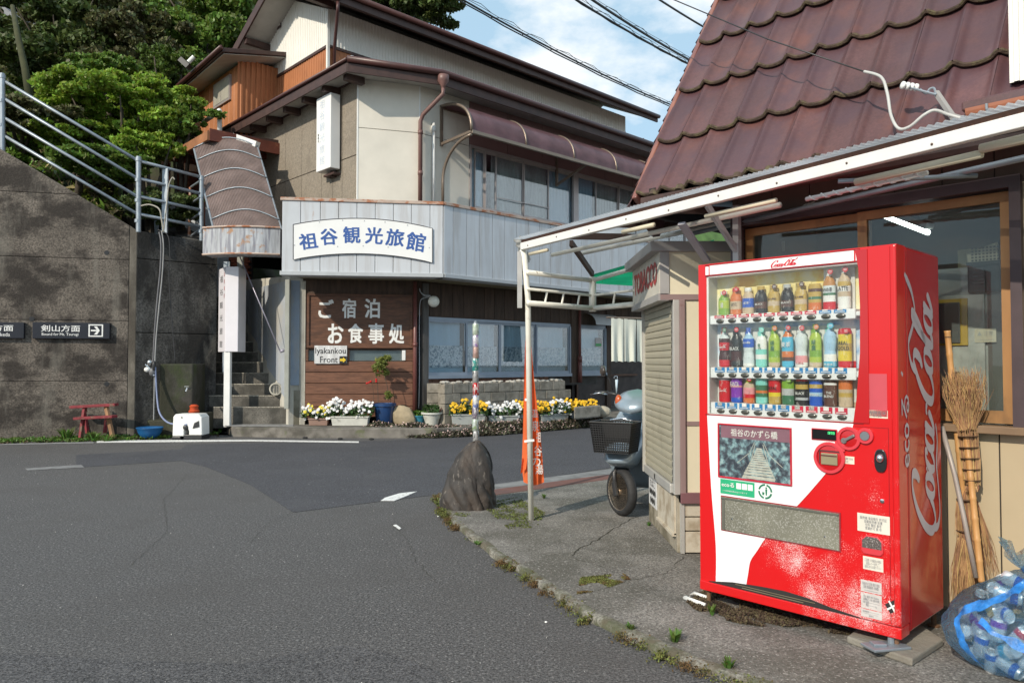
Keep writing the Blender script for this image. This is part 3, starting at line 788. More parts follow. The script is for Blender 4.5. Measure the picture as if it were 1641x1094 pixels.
# window: sashes each with its glass, curtains behind
sEnd = 9.6
winU = part(MB().fb(fR, sW, sEnd, zWT - .01, zWT + .045, -.04, .05).fb(fR, sW, sEnd, zWB - .05, zWB, -.04, .06).fb(fR, sW, sW + .05, zWB, zWT - .01, -.04, .045), 'window_frame', alu, inn)
cuts = [fR.px(x, 280)[0] for x in (760, 776, 794, 838, 878, 918, 954, 990)]
cuts = [sW + .05] + cuts
while cuts[-1] < sEnd - .7: cuts.append(cuts[-1] + .75)
cuts.append(sEnd)
for i in range(len(cuts) - 1):
    s0, s1 = cuts[i], cuts[i + 1]; o = 0.0 if i % 2 else 0.022
    if i == 0: continue                       # open slot, dark room behind
    f = MB(); w = .028
    f.fb(fR, s0, s0 + w, zWB, zWT - .01, o - .02, o + .012).fb(fR, s1 - w, s1, zWB, zWT - .01, o - .02, o + .012).fb(fR, s0 + w, s1 - w, zWB, zWB + .05, o - .02, o + .012).fb(fR, s0 + w, s1 - w, zWT - .06, zWT - .01, o - .02, o + .012)
    sash = part(f, 'sash', alu, inn)
    part(MB().fb(fR, s0 + w, s1 - w, zWB + .05, zWT - .06, o - .006, o - .002), 'glass_pane', glass, sash)
part(MB().fb(fR, cuts[6] - .05, cuts[6] + .12, zWB - .02, zWT, .03, .075), 'window_post', alu, inn)
rail = MB().fb(fR, cuts[3], cuts[5], zWB + .30, zWB + .315, .05, .065)
part(rail, 'window_rail', alu, inn)
def curtain(fr, s0, s1, z0, z1, o, m, name='curtain', amp=.02, pitch=.11):
    n_ = max(4, int((s1 - s0) / pitch * 4)); mb = MB(); z1 += .45 if name == 'curtain' else 0
    mb.grid(lambda i, j: fr.pt(s0 + (s1 - s0) * i, z0 + (z1 - z0) * j, o + amp * math.sin(i * (s1 - s0) / pitch * 6.283) + amp * .5 * noise.noise(Vector((i * 9, j * 2, s0)))), n_, 3)
    return part(mb, name, m, inn, smooth=True)
curtain(fR, cuts[1], cuts[2] + .05, zWB, zWT, -.07, curtain_m); curtain(fR, cuts[2] + .25, cuts[4] - .0, zWB, zWT, -.07, curtain_d)
curtain(fR, cuts[4], cuts[5], zWB, zWT, -.07, curtain_d); curtain(fR, cuts[5] + .05, cuts[6], zWB, zWT, -.08, curtain_m); curtain(fR, cuts[6] + .1, cuts[7], zWB, zWT, -.08, curtain_m)
curtain(fR, cuts[7], sEnd, zWB, zWT, -.07, curtain_d)

# --- fascia (balcony front): one solid body, panels as pieces
fx1 = [fF1.px(x, 400)[0] for x in (451, 481.7, 513.2, 542.6, 571.8, 601.2, 630.2, 659, 689)] + [LF1]
fx1[0] = 0.0
body = MB().prism([FA + VV * .0 + UU * .01, FB + UU * .01 + VV * .012, FB + UU * 9 + VV * .012, FB + UU * 9 + VV * 1.04, C1, C0, Vector((-4.05, 15.4, 0))], (0, 0, ZF1 - ZF0 - .06))
for i in range(len(body.v)): body.v[i] = body.v[i] + Vector((0, 0, ZF0 + .03))
part(body, 'balcony_body', [dark_gap], inn)
for i in range(len(fx1) - 1):
    part(MB().fb(fF1, fx1[i] + .004, fx1[i + 1] - .004, ZF0 + .02, ZF1 - .03, 0.0, .022), 'fascia_panel', fascia_m, inn, bevel=.006)
s1_, s2_ = fF2.px(746.9, 380)[0], fF2.px(767.9, 380)[0]
pt_ = s2_ - s1_; fx2 = [0.0, s1_ - pt_, s1_]
while fx2[-1] < 8.8: fx2.append(fx2[-1] + pt_)
for i in range(len(fx2) - 1):
    part(MB().fb(fF2, fx2[i] + .004, fx2[i + 1] - .004, ZF0 + .02, ZF1 - .03, 0.0, .022), 'fascia_panel', fascia_m, inn, bevel=.006)
part(MB().fb(fF1, -.03, LF1 + .01, ZF1 - .03, ZF1 + .03, -.12, .045), 'top_trim', rusty_trim, inn, bevel=.006)
part(MB().fb(fF2, 0.012, 8.9, ZF1 - .03, ZF1 + .03, -.12, .045), 'top_trim', rusty_trim, inn, bevel=.006)
part(MB().fb(fF1, -.03, LF1 + .01, ZF0 - .05, ZF0 + .025, -.3, .05), 'bottom_trim', grey_trim, inn, bevel=.006)
part(MB().fb(fF2, 0.012, 8.9, ZF0 - .05, ZF0 + .025, -.3, .05), 'bottom_trim', grey_trim, inn, bevel=.006)
sof = MB().prism([FA, FB, FB + UU * 9, FB + UU * 9 + VV * 1.3, AB(8.9, 12.3), AB(7.8, 12.9), Vector((-4.05, 15.4, 0))], (0, 0, .03))
for i in range(len(sof.v)): sof.v[i] = sof.v[i] + Vector((0, 0, ZF0 - .005))
part(sof, 'balcony_soffit', mat('khaki_soffit', (0.23, 0.20, 0.13), 0.8, var=0.12), inn)
# rail on top of the fascia seen thin at the right

# --- lower roof: soffit, rafters, fascia board, gutter, tiles edge
EL, E0, E1 = AB(7.13, 19.5), AB(7.13, 11.95), AB(8.79, 11.27)
E2 = AB(A1E + .8, 11.27)
zE = 6.80
sb = MB()
# soffit: slopes up from the eave to the wall
sb.add([EL + ZZ * zE, E0 + ZZ * zE, E1 + ZZ * zE, E2 + ZZ * zE, AB(A1E, 11.85, 6.86), AB(8.7, 11.85, 6.86), AB(7.62, 12.4, 6.86), AB(7.62, 19.5, 6.86)], [(0, 1, 6, 7), (1, 2, 5, 6), (2, 3, 4, 5)])
part(sb, 'soffit', soffit_m, inn)
rf = MB()
zt = 6.98
rf.add([EL + ZZ * zt, E0 + ZZ * zt, E1 + ZZ * zt, E2 + ZZ * zt, AB(A1E + .8, 14.7, 7.72), AB(8.2, 14.7, 7.72), AB(8.2, 14.7, 7.72), AB(8.2, 19.5, 7.5),
        EL + ZZ * 6.86, E0 + ZZ * 6.86, E1 + ZZ * 6.86, E2 + ZZ * 6.86], [(0, 1, 5, 7), (1, 2, 5), (2, 3, 4, 5), (0, 8, 9, 1), (1, 9, 10, 2), (2, 10, 11, 3)])
part(rf, 'roof', brown_eave, inn)
def edge_board(name, P, z0, z1, th, m, o=0.0, **k):
    for i in range(len(P) - 1):
        f = Fr(P[i], P[i + 1] - P[i])
        part(MB().fb(f, -.01, (P[i + 1] - P[i]).length + .01, z0, z1, o, o + th), name, m, inn, **k)
edge_board('fascia_board', [EL, E0, E1, E2], 6.76, 6.93, .03, brown_eave, bevel=.006)
# gutter only along the front
g = MB().tube([E0 + ZZ * 7.0 + (-VV + -UU) * .03, E1 + ZZ * 6.99 - VV * .07 - UU * .03, E2 + ZZ * 6.97 - VV * .07], .062, 10)
part(g, 'gutter', brown_gutter, inn, smooth=True)
part(MB().tube([EL + ZZ * 7.0 - UU * .03, E0 + ZZ * 7.0 - UU * .03 - VV * .02], .035, 8), 'verge_strip', brown_gutter, inn, smooth=True)
# snow-guard studs / clips standing on the gutter
studs = None
for i in range(15):
    p = E1.lerp(E2, (0.6 + i * .75) / (E2 - E1).length) + ZZ * 7.06 + VV * .1
    o = part(MB().box(p.x - .035, p.x + .035, p.y - .02, p.y + .02, p.z, p.z + .07), 'gutter_clip', brown_eave, inn)
# rafter ends below the soffit
for i in range(9):
    b = 12.1 + i * .82
    part(MB().prism([AB(7.20, b, 6.70), AB(7.20, b + .13, 6.70), AB(7.20, b + .13, 6.83), AB(7.20, b, 6.83)], UU * .40), 'rafter', brown_eave, inn, bevel=.008)
part(MB().fb(fL, 0, LL, 6.82, 6.95, 0.0, .05), 'wall_plate', brown_eave, inn)
part(MB().fb(fC, 0, LC, 6.86, 6.94, 0.02, .05), 'wall_plate', brown_eave, inn)
part(MB().fb(fR, 0, 10, 6.86, 6.94, 0.02, .05), 'wall_plate', brown_eave, inn)
# hopper head + downpipe
hp = E1 + ZZ * 6.86 - VV * .06
dp = fC.pt(LC, 0, .10)
pipe = MB().lathe([(.035, -.2), (.05, -.12), (.11, -.03), (.115, .08), (.08, .09)], hp, 10).tube([hp - ZZ * .12, hp - ZZ * .28, Vector((dp.x, dp.y, 6.2)).lerp(hp - ZZ * .28, .12), Vector((dp.x, dp.y, 6.12)), Vector((dp.x, dp.y, 4.45))], .042, 10)
for z in (5.9, 5.1): pipe.lathe([(.05, -.04), (.05, .04)], (dp.x, dp.y, z), 10)
part(pipe, 'downpipe', mat('brown_downpipe', (0.17, 0.09, 0.08), 0.45, var=0.12), inn, smooth=True)
s, z = fR.px(692, 197)
part(MB().tube([fR.pt(s, 4.42, .06), fR.pt(s, z, .06)], .032, 10).lathe([(.048, 0), (.05, .12), (.03, .13)], fR.pt(s, z - .2, .06), 10), 'white_vent_pipe', white_metal, inn, smooth=True)
# --- upper block: white ribbed metal over orange-brown siding
fUL = Fr(AB(8.2, 18.05), -VV); fUR = Fr(AB(8.2, 14.57), UU)
LU = 18.05 - 14.57
zO = 8.42
def gab(s): return min(9.03 + .48 * (s if s < 2.02 else (LU - s) + .0) + .02, 10.2) if True else 0
part(ribs(MB(), fUL, 0, LU, zO, lambda s: 9.0 + .48 * min(s + .2, LU - s + .45), .085, .012), 'white_gable_siding', white_rib, inn)
part(ribs(MB(), fUR, 0, 10.6, zO, 9.25, .085, .012), 'white_side_siding', white_rib, inn)
part(ribs(MB(), fUL, 0, LU, 6.9, zO - .06, .11, .012), 'orange_siding', orange_rib, inn)
part(ribs(MB(), fUR, 0, 10.6, 7.2, zO - .06, .11, .012), 'orange_siding', orange_rib, inn)
part(MB().fb(fUL, 0, LU, zO - .06, zO, 0, .035), 'belt_trim', brown_eave, inn)
part(MB().fb(fUR, 0, 10.6, zO - .06, zO, 0, .035), 'belt_trim', brown_eave, inn)
part(MB().ab(8.16, 8.22, 14.53, 14.59, 7, 9.15), 'corner_trim', white_rib, inn)
# small dark high windows on the right side, and a wooden hood
s, z = fUR.px(560, 93); s2, _ = fUR.px(630, 108)
wf = part(MB().fb(fUR, s2 - .5, s2 + .95, 7.62, 8.2, .0, .05), 'small_window', alu_blue, inn)
part(MB().fb(fUR, s2 - .45, s2 + .9, 7.66, 8.15, .05, .056), 'glass_pane', mat('dark_pane', (.06, .08, .1), .15), wf)
# gable vent grid
s, z = fUL.px(446, 34)
gv = MB().fb(fUL, s - .2, s + .2, z - .22, z + .22, .012, .04)
part(gv, 'gable_vent', brown_eave, inn)
for k in range(4): part(MB().fb(fUL, s - .17, s + .17, z - .17 + k * .095, z - .13 + k * .095, .04, .055), 'vent_slat', white_rib, inn)
# upper roof: two slopes with thick edges
a_0, a_1 = 7.55, 19.35
bN, bR_, bF = 13.75, 15.93, 18.1
zN, zR = 9.02, 10.07
def slope(b0, z0, b1, z1, th=.10):
    return MB().hexa([AB(a_0, b0, z0), AB(a_1, b0, z0), AB(a_1, b1, z1), AB(a_0, b1, z1), AB(a_0, b0, z0 + th), AB(a_1, b0, z0 + th), AB(a_1, b1, z1 + th), AB(a_0, b1, z1 + th)])
part(slope(bN, zN + .02, bR_, zR), 'roof_slope', soffit_pink, inn)
part(slope(bF, zN + .02, bR_, zR), 'roof_slope', soffit_m, inn)
for (b0, b1) in ((bN, bR_), (bF, bR_)):          # brown roof covering and bargeboards
    part(MB().hexa([AB(a_0 - .03, b0, zN + .125), AB(a_1 + .03, b0, zN + .125), AB(a_1 + .03, b1, zR + .105), AB(a_0 - .03, b1, zR + .105), AB(a_0 - .03, b0, zN + .22), AB(a_1 + .03, b0, zN + .22), AB(a_1 + .03, b1, zR + .2), AB(a_0 - .03, b1, zR + .2)]), 'roof_covering', brown_eave, inn)
    part(MB().hexa([AB(a_0 - .04, b0, zN - .04), AB(a_0, b0, zN - .04), AB(a_0, b1, zR - .06), AB(a_0 - .04, b1, zR - .06), AB(a_0 - .04, b0, zN + .13), AB(a_0, b0, zN + .13), AB(a_0, b1, zR + .11), AB(a_0 - .04, b1, zR + .11)]), 'bargeboard', brown_eave, inn)
part(MB().ab(a_0, a_1, bN - .05, bN, zN - .03, zN + .15), 'fascia_board', brown_eave, inn)
part(MB().tube([AB(a_0, bN - .1, zN + .17), AB(a_1, bN - .1, zN + .13)], .06, 10), 'gutter', brown_gutter, inn, smooth=True)
for k in range(3):
    for b in (14.3, 15.2): pass
for b, z in ((14.4, 9.22), (15.93, 9.95), (17.45, 9.22)):
    part(MB().ab(a_0 + .02, 8.2, b - .06, b + .06, z - .05, z + .09), 'purlin', brown_eave, inn)
q = AB(a_0 + .35, bN - .1, zN + .15); w0 = fUR.pt(.12, 0, .06)
part(MB().lathe([(.035, -.22), (.08, -.1), (.085, 0)], q, 10).tube([q - ZZ * .2, q - ZZ * .4, Vector((w0.x, w0.y, 8.35)), Vector((w0.x, w0.y, 7.5))], .036, 8), 'downpipe', brown_gutter, inn, smooth=True)
p = fUR.pt(.42, 7.45, .3); part(MB().tube([p, p + ZZ * .75], .045, 8), 'white_vent_pipe', white_metal, inn, smooth=True)

# --- annex with orange siding at the left
fAB = Fr(AB(7.21, 20.5), -VV); fAR = Fr(AB(7.21, 17.03), UU)
part(MB().ab(7.25, 8.2, 17.07, 20.4, 4.5, 8.4), 'wall_core', dark_gap, inn)
part(ribs(MB(), fAB, 0, 3.47, 5.2, 8.42, .30, .012, flat=.85), 'annex_siding', orange_rib, inn)
part(ribs(MB(), fAR, 0, 1.0, 5.2, 8.6, .125, .03, flat=.5), 'annex_siding', orange_rib, inn)
ro = MB().hexa([AB(6.65, 16.55, 8.42), AB(8.25, 16.55, 8.78), AB(8.25, 20.6, 8.62), AB(6.65, 20.6, 8.22), AB(6.65, 16.55, 8.52), AB(8.25, 16.55, 8.88), AB(8.25, 20.6, 8.72), AB(6.65, 20.6, 8.32)])
part(ro, 'annex_roof', brown_eave, inn, bevel=.01)
part(MB().prism([AB(6.7, 16.6, 8.40), AB(8.2, 16.6, 8.74), AB(8.2, 20.5, 8.6), AB(6.7, 20.5, 8.2)], (0, 0, .015)), 'soffit', soffit_m, inn)
part(MB().tube([AB(6.6, 16.5, 8.5), AB(6.6, 20.6, 8.28)], .05, 8), 'gutter', brown_gutter, inn, smooth=True)
s0, z0 = fAB.px(371, 160); s1, z1 = fAB.px(372, 122); sA, zA = fAB.px(345, 140)
af = part(MB().fb(fAB, sA, s0, z0, z1 + .04, .0, .05), 'annex_window', alu, inn)
mid = (sA + s0) / 2
for (u0, u1) in ((sA + .05, mid - .02), (mid + .02, s0 - .05)):
    part(MB().fb(fAB, u0, u1, z0 + .06, z1 - .02, .05, .056), 'glass_pane', mat('frosted_pane', (.38, .36, .30), .3), af)
part(MB().tube([AB(6.65, 20.0, 4.9), AB(6.65, 20.0, 8.2)], .07, 10), 'annex_post', galv, inn, smooth=True)
pp = at(338, 188, 16.9); pq = at(352, 177, 16.4)
part(MB().tube([at(326, 196, 17.6), pp, pq], .05, 8).tube([pq, at(352, 215, 16.4)], .055, 8), 'white_drain_pipe', white_metal, inn, smooth=True)

# --- ground floor
WA, WB = Vector((-4.065, 14.6, 0)), Vector((-1.98, 14.95, 0))
fG = Fr(WA, WB - WA); LG = (WB - WA).length
fGR = Fr(WB, UU)
core = MB().prism([WA + Vector((0, .12, .15)), WB + Vector((-.1, .12, .15)), WB + VV * .34 + ZZ * .15, WB + UU * 2.4 + VV * .34 + ZZ * .15, WB + UU * 2.4 + VV * 4 + ZZ * .15, AB(7.9, 19, .15), AB(7.9, 13.4, .15)], (0, 0, 2.9))
part(core, 'wall_core', dark_gap, inn)
part(MB().prism([WB + UU * 2.3 + VV * 1.6 + ZZ * .15, WB + UU * 11 + VV * 1.6 + ZZ * .15, WB + UU * 11 + VV * 4 + ZZ * .15, WB + UU * 2.3 + VV * 4 + ZZ * .15], (0, 0, 2.9)), 'wall_core', dark_gap, inn)
# window band, right
zs0, zs1 = 1.13, 2.27
sX = [fGR.px(x, 560)[0] for x in (684, 747, 801, 858, 912, 925, 968)]
part(MB().fb(fGR, .05, 12, zs1 + .06, 3.1, 0, .03), 'timber_header', dark_wood, inn)
for k in range(26):                          # vertical boards of the header
    part(MB().fb(fGR, .06 + k * .30, .35 + k * .30, zs1 + .08, 3.02, .03, .042), 'board', dark_wood, inn)
part(MB().fb(fGR, sX[0] - .16, sX[0] - .02, .2, 3.0, 0, .09), 'timber_post', mat('grey_weathered_post', (.10, .095, .09), .8, var=.3, vs=12, zs=.15), inn)
part(MB().fb(fGR, sX[4] + .015, sX[5] - .02, .9, 3.0, 0, .07), 'timber_post', dark_wood, inn)
part(MB().fb(fGR, sX[6] + .03, sX[6] + .2, .2, 3.0, 0, .07), 'timber_post', dark_wood, inn)
part(MB().fb(fGR, sX[0], sX[4], zs1, zs1 + .06, -.03, .05).fb(fGR, sX[0] - .02, sX[4] + .01, zs0 - .07, zs0, -.03, .09).fb(fGR, sX[5], sX[6], zs1, zs1 + .06, -.03, .05).fb(fGR, sX[5] - .02, sX[6] + .02, zs0 - .07, zs0, -.03, .09).fb(fGR, sX[6] - .01, sX[6] + .03, zs0, zs1, -.03, .06).fb(fGR, sX[4] - .03, sX[4] + .01, zs0, zs1, -.03, .06), 'window_frame', alu_blue, inn)
lace = bpy.data.materials.new('lace_curtain'); lace.use_nodes = True
N_, L_ = lace.node_tree.nodes, lace.node_tree.links
g_ = N_.new('ShaderNodeNewGeometry'); v_ = N_.new('ShaderNodeTexVoronoi'); v_.inputs['Scale'].default_value = 9; v_.feature = 'DISTANCE_TO_EDGE'
v2 = N_.new('ShaderNodeTexNoise'); v2.inputs['Scale'].default_value = 12; v2.inputs['Detail'].default_value = 3
L_.new(g_.outputs['Position'], v2.inputs[0])
va = N_.new('ShaderNodeVectorMath'); va.operation = 'SCALE'; va.inputs[3].default_value = .25
L_.new(v2.outputs['Color'], va.inputs[0]); vb = N_.new('ShaderNodeVectorMath'); L_.new(g_.outputs['Position'], vb.inputs[0]); L_.new(va.outputs[0], vb.inputs[1]); L_.new(vb.outputs[0], v_.inputs['Vector'])
r_ = N_.new('ShaderNodeValToRGB'); r_.color_ramp.elements[0].position = .03; r_.color_ramp.elements[0].color = (.85, .90, .92, 1); r_.color_ramp.elements[1].position = .16; r_.color_ramp.elements[1].color = (.22, .32, .40, 1)
L_.new(v_.outputs['Distance'], r_.inputs[0]); L_.new(r_.outputs[0], N_['Principled BSDF'].inputs['Base Color']); N_['Principled BSDF'].inputs['Roughness'].default_value = .9
bounds = [(sX[0], sX[1]), (sX[1], sX[2]), (sX[2], sX[3]), (sX[3], sX[4] - .03), (sX[5], sX[6] - .01)]
for i, (s0, s1) in enumerate(bounds):
    o = .028 if i in (0, 3, 4) else 0.0; w = .035
    f = MB().fb(fGR, s0, s0 + w, zs0, zs1, o - .02, o + .01).fb(fGR, s1 - w, s1, zs0, zs1, o - .02, o + .01).fb(fGR, s0 + w, s1 - w, zs0, zs0 + .06, o - .02, o + .01).fb(fGR, s0 + w, s1 - w, zs1 - .04, zs1, o - .02, o + .01)
    sash = part(f, 'sash', alu_blue, inn)
    part(MB().fb(fGR, s0 + w, s1 - w, zs0 + .06, zs1 - .04, o - .008, o - .004), 'glass_pane', glass, sash)
    gap = .06 if i != 2 else .1
    curtain(fGR, s0 + w, s1 - w - gap, zs0 + .52, zs1, -.10, curtain_m, amp=.006, pitch=.2)
    curtain(fGR, s0 + w, s1 - w - gap * .3, zs0 + .16, zs0 + .62, -.05, lace, 'lace_curtain', amp=.006, pitch=.2)
    part(MB().fb(fGR, s0 + w, s1 - w, zs0, zs0 + .18, -.075, -.07), 'curtain_hem', curtain_m, inn)
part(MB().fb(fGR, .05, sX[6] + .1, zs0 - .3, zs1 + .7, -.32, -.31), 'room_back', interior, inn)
# vertical boards under the sill
for k in range(24):
    if .06 + k * .13 < sX[6] + .2:
        part(MB().fb(fGR, sX[0] - .02 + k * .15, sX[0] + .12 + k * .15, .85, zs0 - .07, 0, .025), 'board', board_wood, inn)
part(MB().fb(fGR, 0, 4.2, .15, .9, -.02, .0), 'plinth', dark_gap, inn)
# left sign wall: frame, slot windows and boards
zs = lambda y: fG.px(576, y)[1]
part(MB().fb(fG, 0, LG, zs(578), zs(560), -.12, -.06), 'slot_back', mat('slot_blind', (.30, .33, .31), .6, var=.15), inn)
part(MB().fb(fG, 0, .05, zs(578), zs(560), -.06, .03).fb(fG, .78, .84, zs(578), zs(560), -.06, .03).fb(fG, LG - .16, LG, zs(578), zs(560), -.06, .03), 'slot_mullion', sign_wood, inn)
part(MB().fb(fG, LG - .24, LG - .17, zs(577), zs(561), -.03, .02), 'slot_white_strip', white_plastic, inn)
part(MB().fb(fG, .09, .75, zs(577), zs(561), -.03, -.025).fb(fG, .86, LG - .25, zs(577), zs(561), -.03, -.025), 'glass_pane', glass, inn)
ys = [578.5, 596, 613.5, 631.5, 651, 668]
for i in range(5):
    part(MB().fb(fG, 0, LG - .02, zs(ys[i + 1]) + .006, zs(ys[i]) - .004, 0, .03), 'board', board_wood, inn, bevel=.006)
part(MB().fb(fG, -.06, LG + .1, zs(466), 3.1, -.05, .0), 'timber_header', dark_wood, inn)
part(MB().fb(fG, LG - .02, LG + .06, .15, zs(467), 0, .03), 'sign_wall_post', sign_wood, inn)
part(MB().fb(fG, 0, LG, zs(561), 3.05, -.05, -.01), 'sign_wall_back', dark_wood, inn)
pp = fG.pt(LG + .02, 0, .07)
part(MB().tube([pp + ZZ * .2, pp + ZZ * 3.02], .042, 10).lathe([(.05, -.04), (.05, .04)], pp + ZZ * 1.75, 10), 'downpipe', red_pipe, inn, smooth=True)
s = fGR.px(963 - 40, 560)[0]
pp = fGR.pt(s, 0, .13)
part(MB().tube([pp + ZZ * .95, pp + ZZ * 3.0], .035, 10).lathe([(.06, -.1), (.055, .05)], pp + ZZ * 1.5, 10).tube([pp + ZZ * .9, pp + ZZ * 1.5], .055, 10), 'downpipe', red_pipe, inn, smooth=True)
# pale corner piers left of the sign wall (px 463..490)
PC = at(463, 560, 14.45); PC.z = 0; PD = WA.copy()
fP = Fr(PC, PD - PC); LP = (PD - PC).length
part(MB().fb(fP, .0, LP, .15, 3.05, -.3, -.02), 'pier_body', plaster_side, inn)
part(MB().fb(fP, .03, LP * .62, .95, 3.0, -.02, 0.0), 'faded_blue_strip', panel_blue, inn)
part(MB().fb(fP, LP * .66, LP - .01, .15, 3.0, -.02, .02), 'corner_pier', plaster_side, inn, bevel=.008)
part(MB().fb(fG, -.12, -.005, .15, 2.95, -.05, .03), 'corner_pier', mat('pale_pier', (.46, .44, .38), .85, var=.12, vs=3, dirt=((.22, .19, .14), .6, .1, 3, 1, .6)), inn, bevel=.008)
# side wall next to the stairs, following the stair direction
fSW = Fr(PC + ST * 5.2, -ST)
part(MB().fp(fSW, [(0, 1.2), (5.2, .15), (5.2, 3.08), (0, 3.4)], -.25, 0.0), 'stair_side_wall', plaster_side, inn)
for k in range(6):
    part(MB().fp(fSW, [(5.2 - .62 * (k + 1) + .008, .9 + .4 * k), (5.2 - .62 * k - .008, .62 + .4 * k), (5.2 - .62 * k - .008, 3.0), (5.2 - .62 * (k + 1) + .008, 3.0)], 0, .012), 'stair_wall_panel', mat('pale_side_panel', (.33, .36, .40), .8, var=.12, vs=2, dirt=((.42, .39, .32), .55, .12, 1.2, .5, .7)) if 'pale_side_panel' not in MATS else MATS['pale_side_panel'], inn)
pp = at(461, 500, 14.35)
part(MB().box(pp.x - .045, pp.x + .045, pp.y - .04, pp.y + .04, .5, 3.0), 'conduit', mat('grey_green_conduit', (.30, .31, .28), .6, var=.12), inn, bevel=.01)
pq = at(385, 480, 15.7)
part(MB().box(pq.x - .06, pq.x + .06, pq.y - .05, pq.y + .05, 2.0, 4.2), 'post', MATS['grey_green_conduit'], inn, bevel=.01)
# entrance area: hood, recess
sN = fGR.px(978, 500)[0]
part(MB().fb(fGR, sX[6] + .2, 11, .15, 3.0, -1.3, -1.28), 'entrance_back', mat('entrance_dark_panel', (.07, .055, .05), .7, var=.3), inn)
part(MB().fb(fGR, sX[6] + .3, sX[6] + .36, .15, 2.3, -1.26, -1.2).fb(fGR, sX[6] + 1.6, sX[6] + 1.66, .15, 2.3, -1.26, -1.2).fb(fGR, sX[6] + .3, sX[6] + 3.0, 1.0, 1.06, -1.26, -1.2), 'entrance_frame', sign_wood, inn)
hd = fGR.px(948, 500)[0]
hood = MB().grid(lambda i, j: fGR.pt(hd - .35 + 1.0 * i, 2.62 - .30 * j * j, .05 + .4 * math.sin(j * 1.5)), 6, 6)
part(hood, 'vent_hood', mat('grey_hood', (.45, .45, .45), .5), inn, smooth=True)

# --- purple polycarbonate canopy over the upper window
cs0, cs1 = .511, 9.4
can = thing('window_canopy', 'long curved purple brown polycarbonate canopy above the upstairs windows', 'canopy', fR.pt(cs0, 6.0, .03))
def arc(t):                                  # t 0 wall .. 1 tip
    w = t * math.pi / 2
    return (.03 + .95 * math.sin(w), 5.84 + .70 * math.cos(w) ** .8 if t < 1 else 5.84)
nb = int((cs1 - cs0) / 1.45)
for k in range(6):
    sa, sb_ = cs0 + k * (cs1 - cs0) / 6, cs0 + (k + 1) * (cs1 - cs0) / 6
    m_ = MB()
    for off in (0.0, .008):
        m_.grid(lambda i, j: fR.pt(sa + .01 + (sb_ - sa - .02) * i, arc(j)[1] + off + .01, arc(j)[0]), 2, 14)
    part(m_, 'canopy_sheet', purple_sheet, can, smooth=True)
    rb = MB().tube([fR.pt(sa, arc(j / 12)[1] + .02, arc(j / 12)[0]) for j in range(13)], .022 if k else .032, 6)
    part(rb, 'canopy_rib', bronze, can, smooth=True)
part(MB().fb(fR, cs0, cs1, 5.80, 5.87, .95, 1.01), 'front_rail', bronze, can, bevel=.006)
part(MB().fb(fR, cs0, cs1, 6.51, 6.57, .0, .06), 'wall_rail', bronze, can)
for s in (cs0, cs0 + 3.4, cs0 + 6.6):
    part(MB().fb(fR, s - .025, s + .025, 5.49 if s != cs0 else 5.75, 6.53, .02, .07).bar(fR.pt(s, 5.53 if s != cs0 else 5.79, .06), fR.pt(s, 5.84, .98), .04, .05), 'bracket', bronze, can)
tip = fR.pt(cs0, 5.80, .98); dn = fR.pt(cs0 - .02, 0, .12)
P = []
for j in range(11):
    t = j / 10; P.append(tip.lerp(Vector((dn.x, dn.y, 4.9)), 0) * 0 + Vector((tip.x + (dn.x - tip.x) * math.sin(t * 1.57), tip.y + (dn.y - tip.y) * math.sin(t * 1.57), 5.78 - .75 * (1 - math.cos(t * 1.57)))))
part(MB().tube(P + [Vector((dn.x, dn.y, 4.42))], .03, 8), 'canopy_drain', bronze, can, smooth=True)

# ---------------------------------------------------------------- terrace in front of the inn
tz = .18
TP = [gz(372, 684, tz), gz(480, 686, tz), gz(570, 686, tz), gz(700, 686, tz), gz(800, 681, tz), gz(900, 674, tz), gz(975, 668, tz)]
back = [Vector((9, 24, tz)), Vector((-2, 24, tz)), Vector((-5.2, 15.2, tz)), Vector((-5.75, 14.9, tz))]
mb = MB().prism([Vector((p.x, p.y, -.1)) for p in TP + [TP[-1] + UU * 6] + back], (0, 0, tz + .1))
struct(mb, 'terrace', terrace_con, bevel=.02)
quadsheet([gz(345, 693), gz(480, 700), gz(700, 702), gz(960, 682), gz(985, 678), gz(985, 668), gz(700, 688), gz(480, 688), gz(345, 684)], 0.010, 'roadside_gutter', gutter_con)
quadsheet([gz(360, 680, tz), gz(470, 679, tz), gz(470, 683.5, tz), gz(360, 683, tz)], tz + .006, 'worn_white_strip_on_terrace', MATS['worn_road_paint'])
for x, y in ((489, 701), (545, 702.5), (595, 703)):
    p = gz(x, y, .02); o = part(MB().ball(p, .035, 7, 5, (1.5, .8, .6)), 'dark_pebble', black_rubber)
    tag(o, {489: 'dark bit of debris in the gutter, leftmost of three', 545: 'dark bit of debris in the gutter, middle of three', 595: 'dark bit of debris in the gutter below the long white planter, rightmost of three'}[x], 'debris')
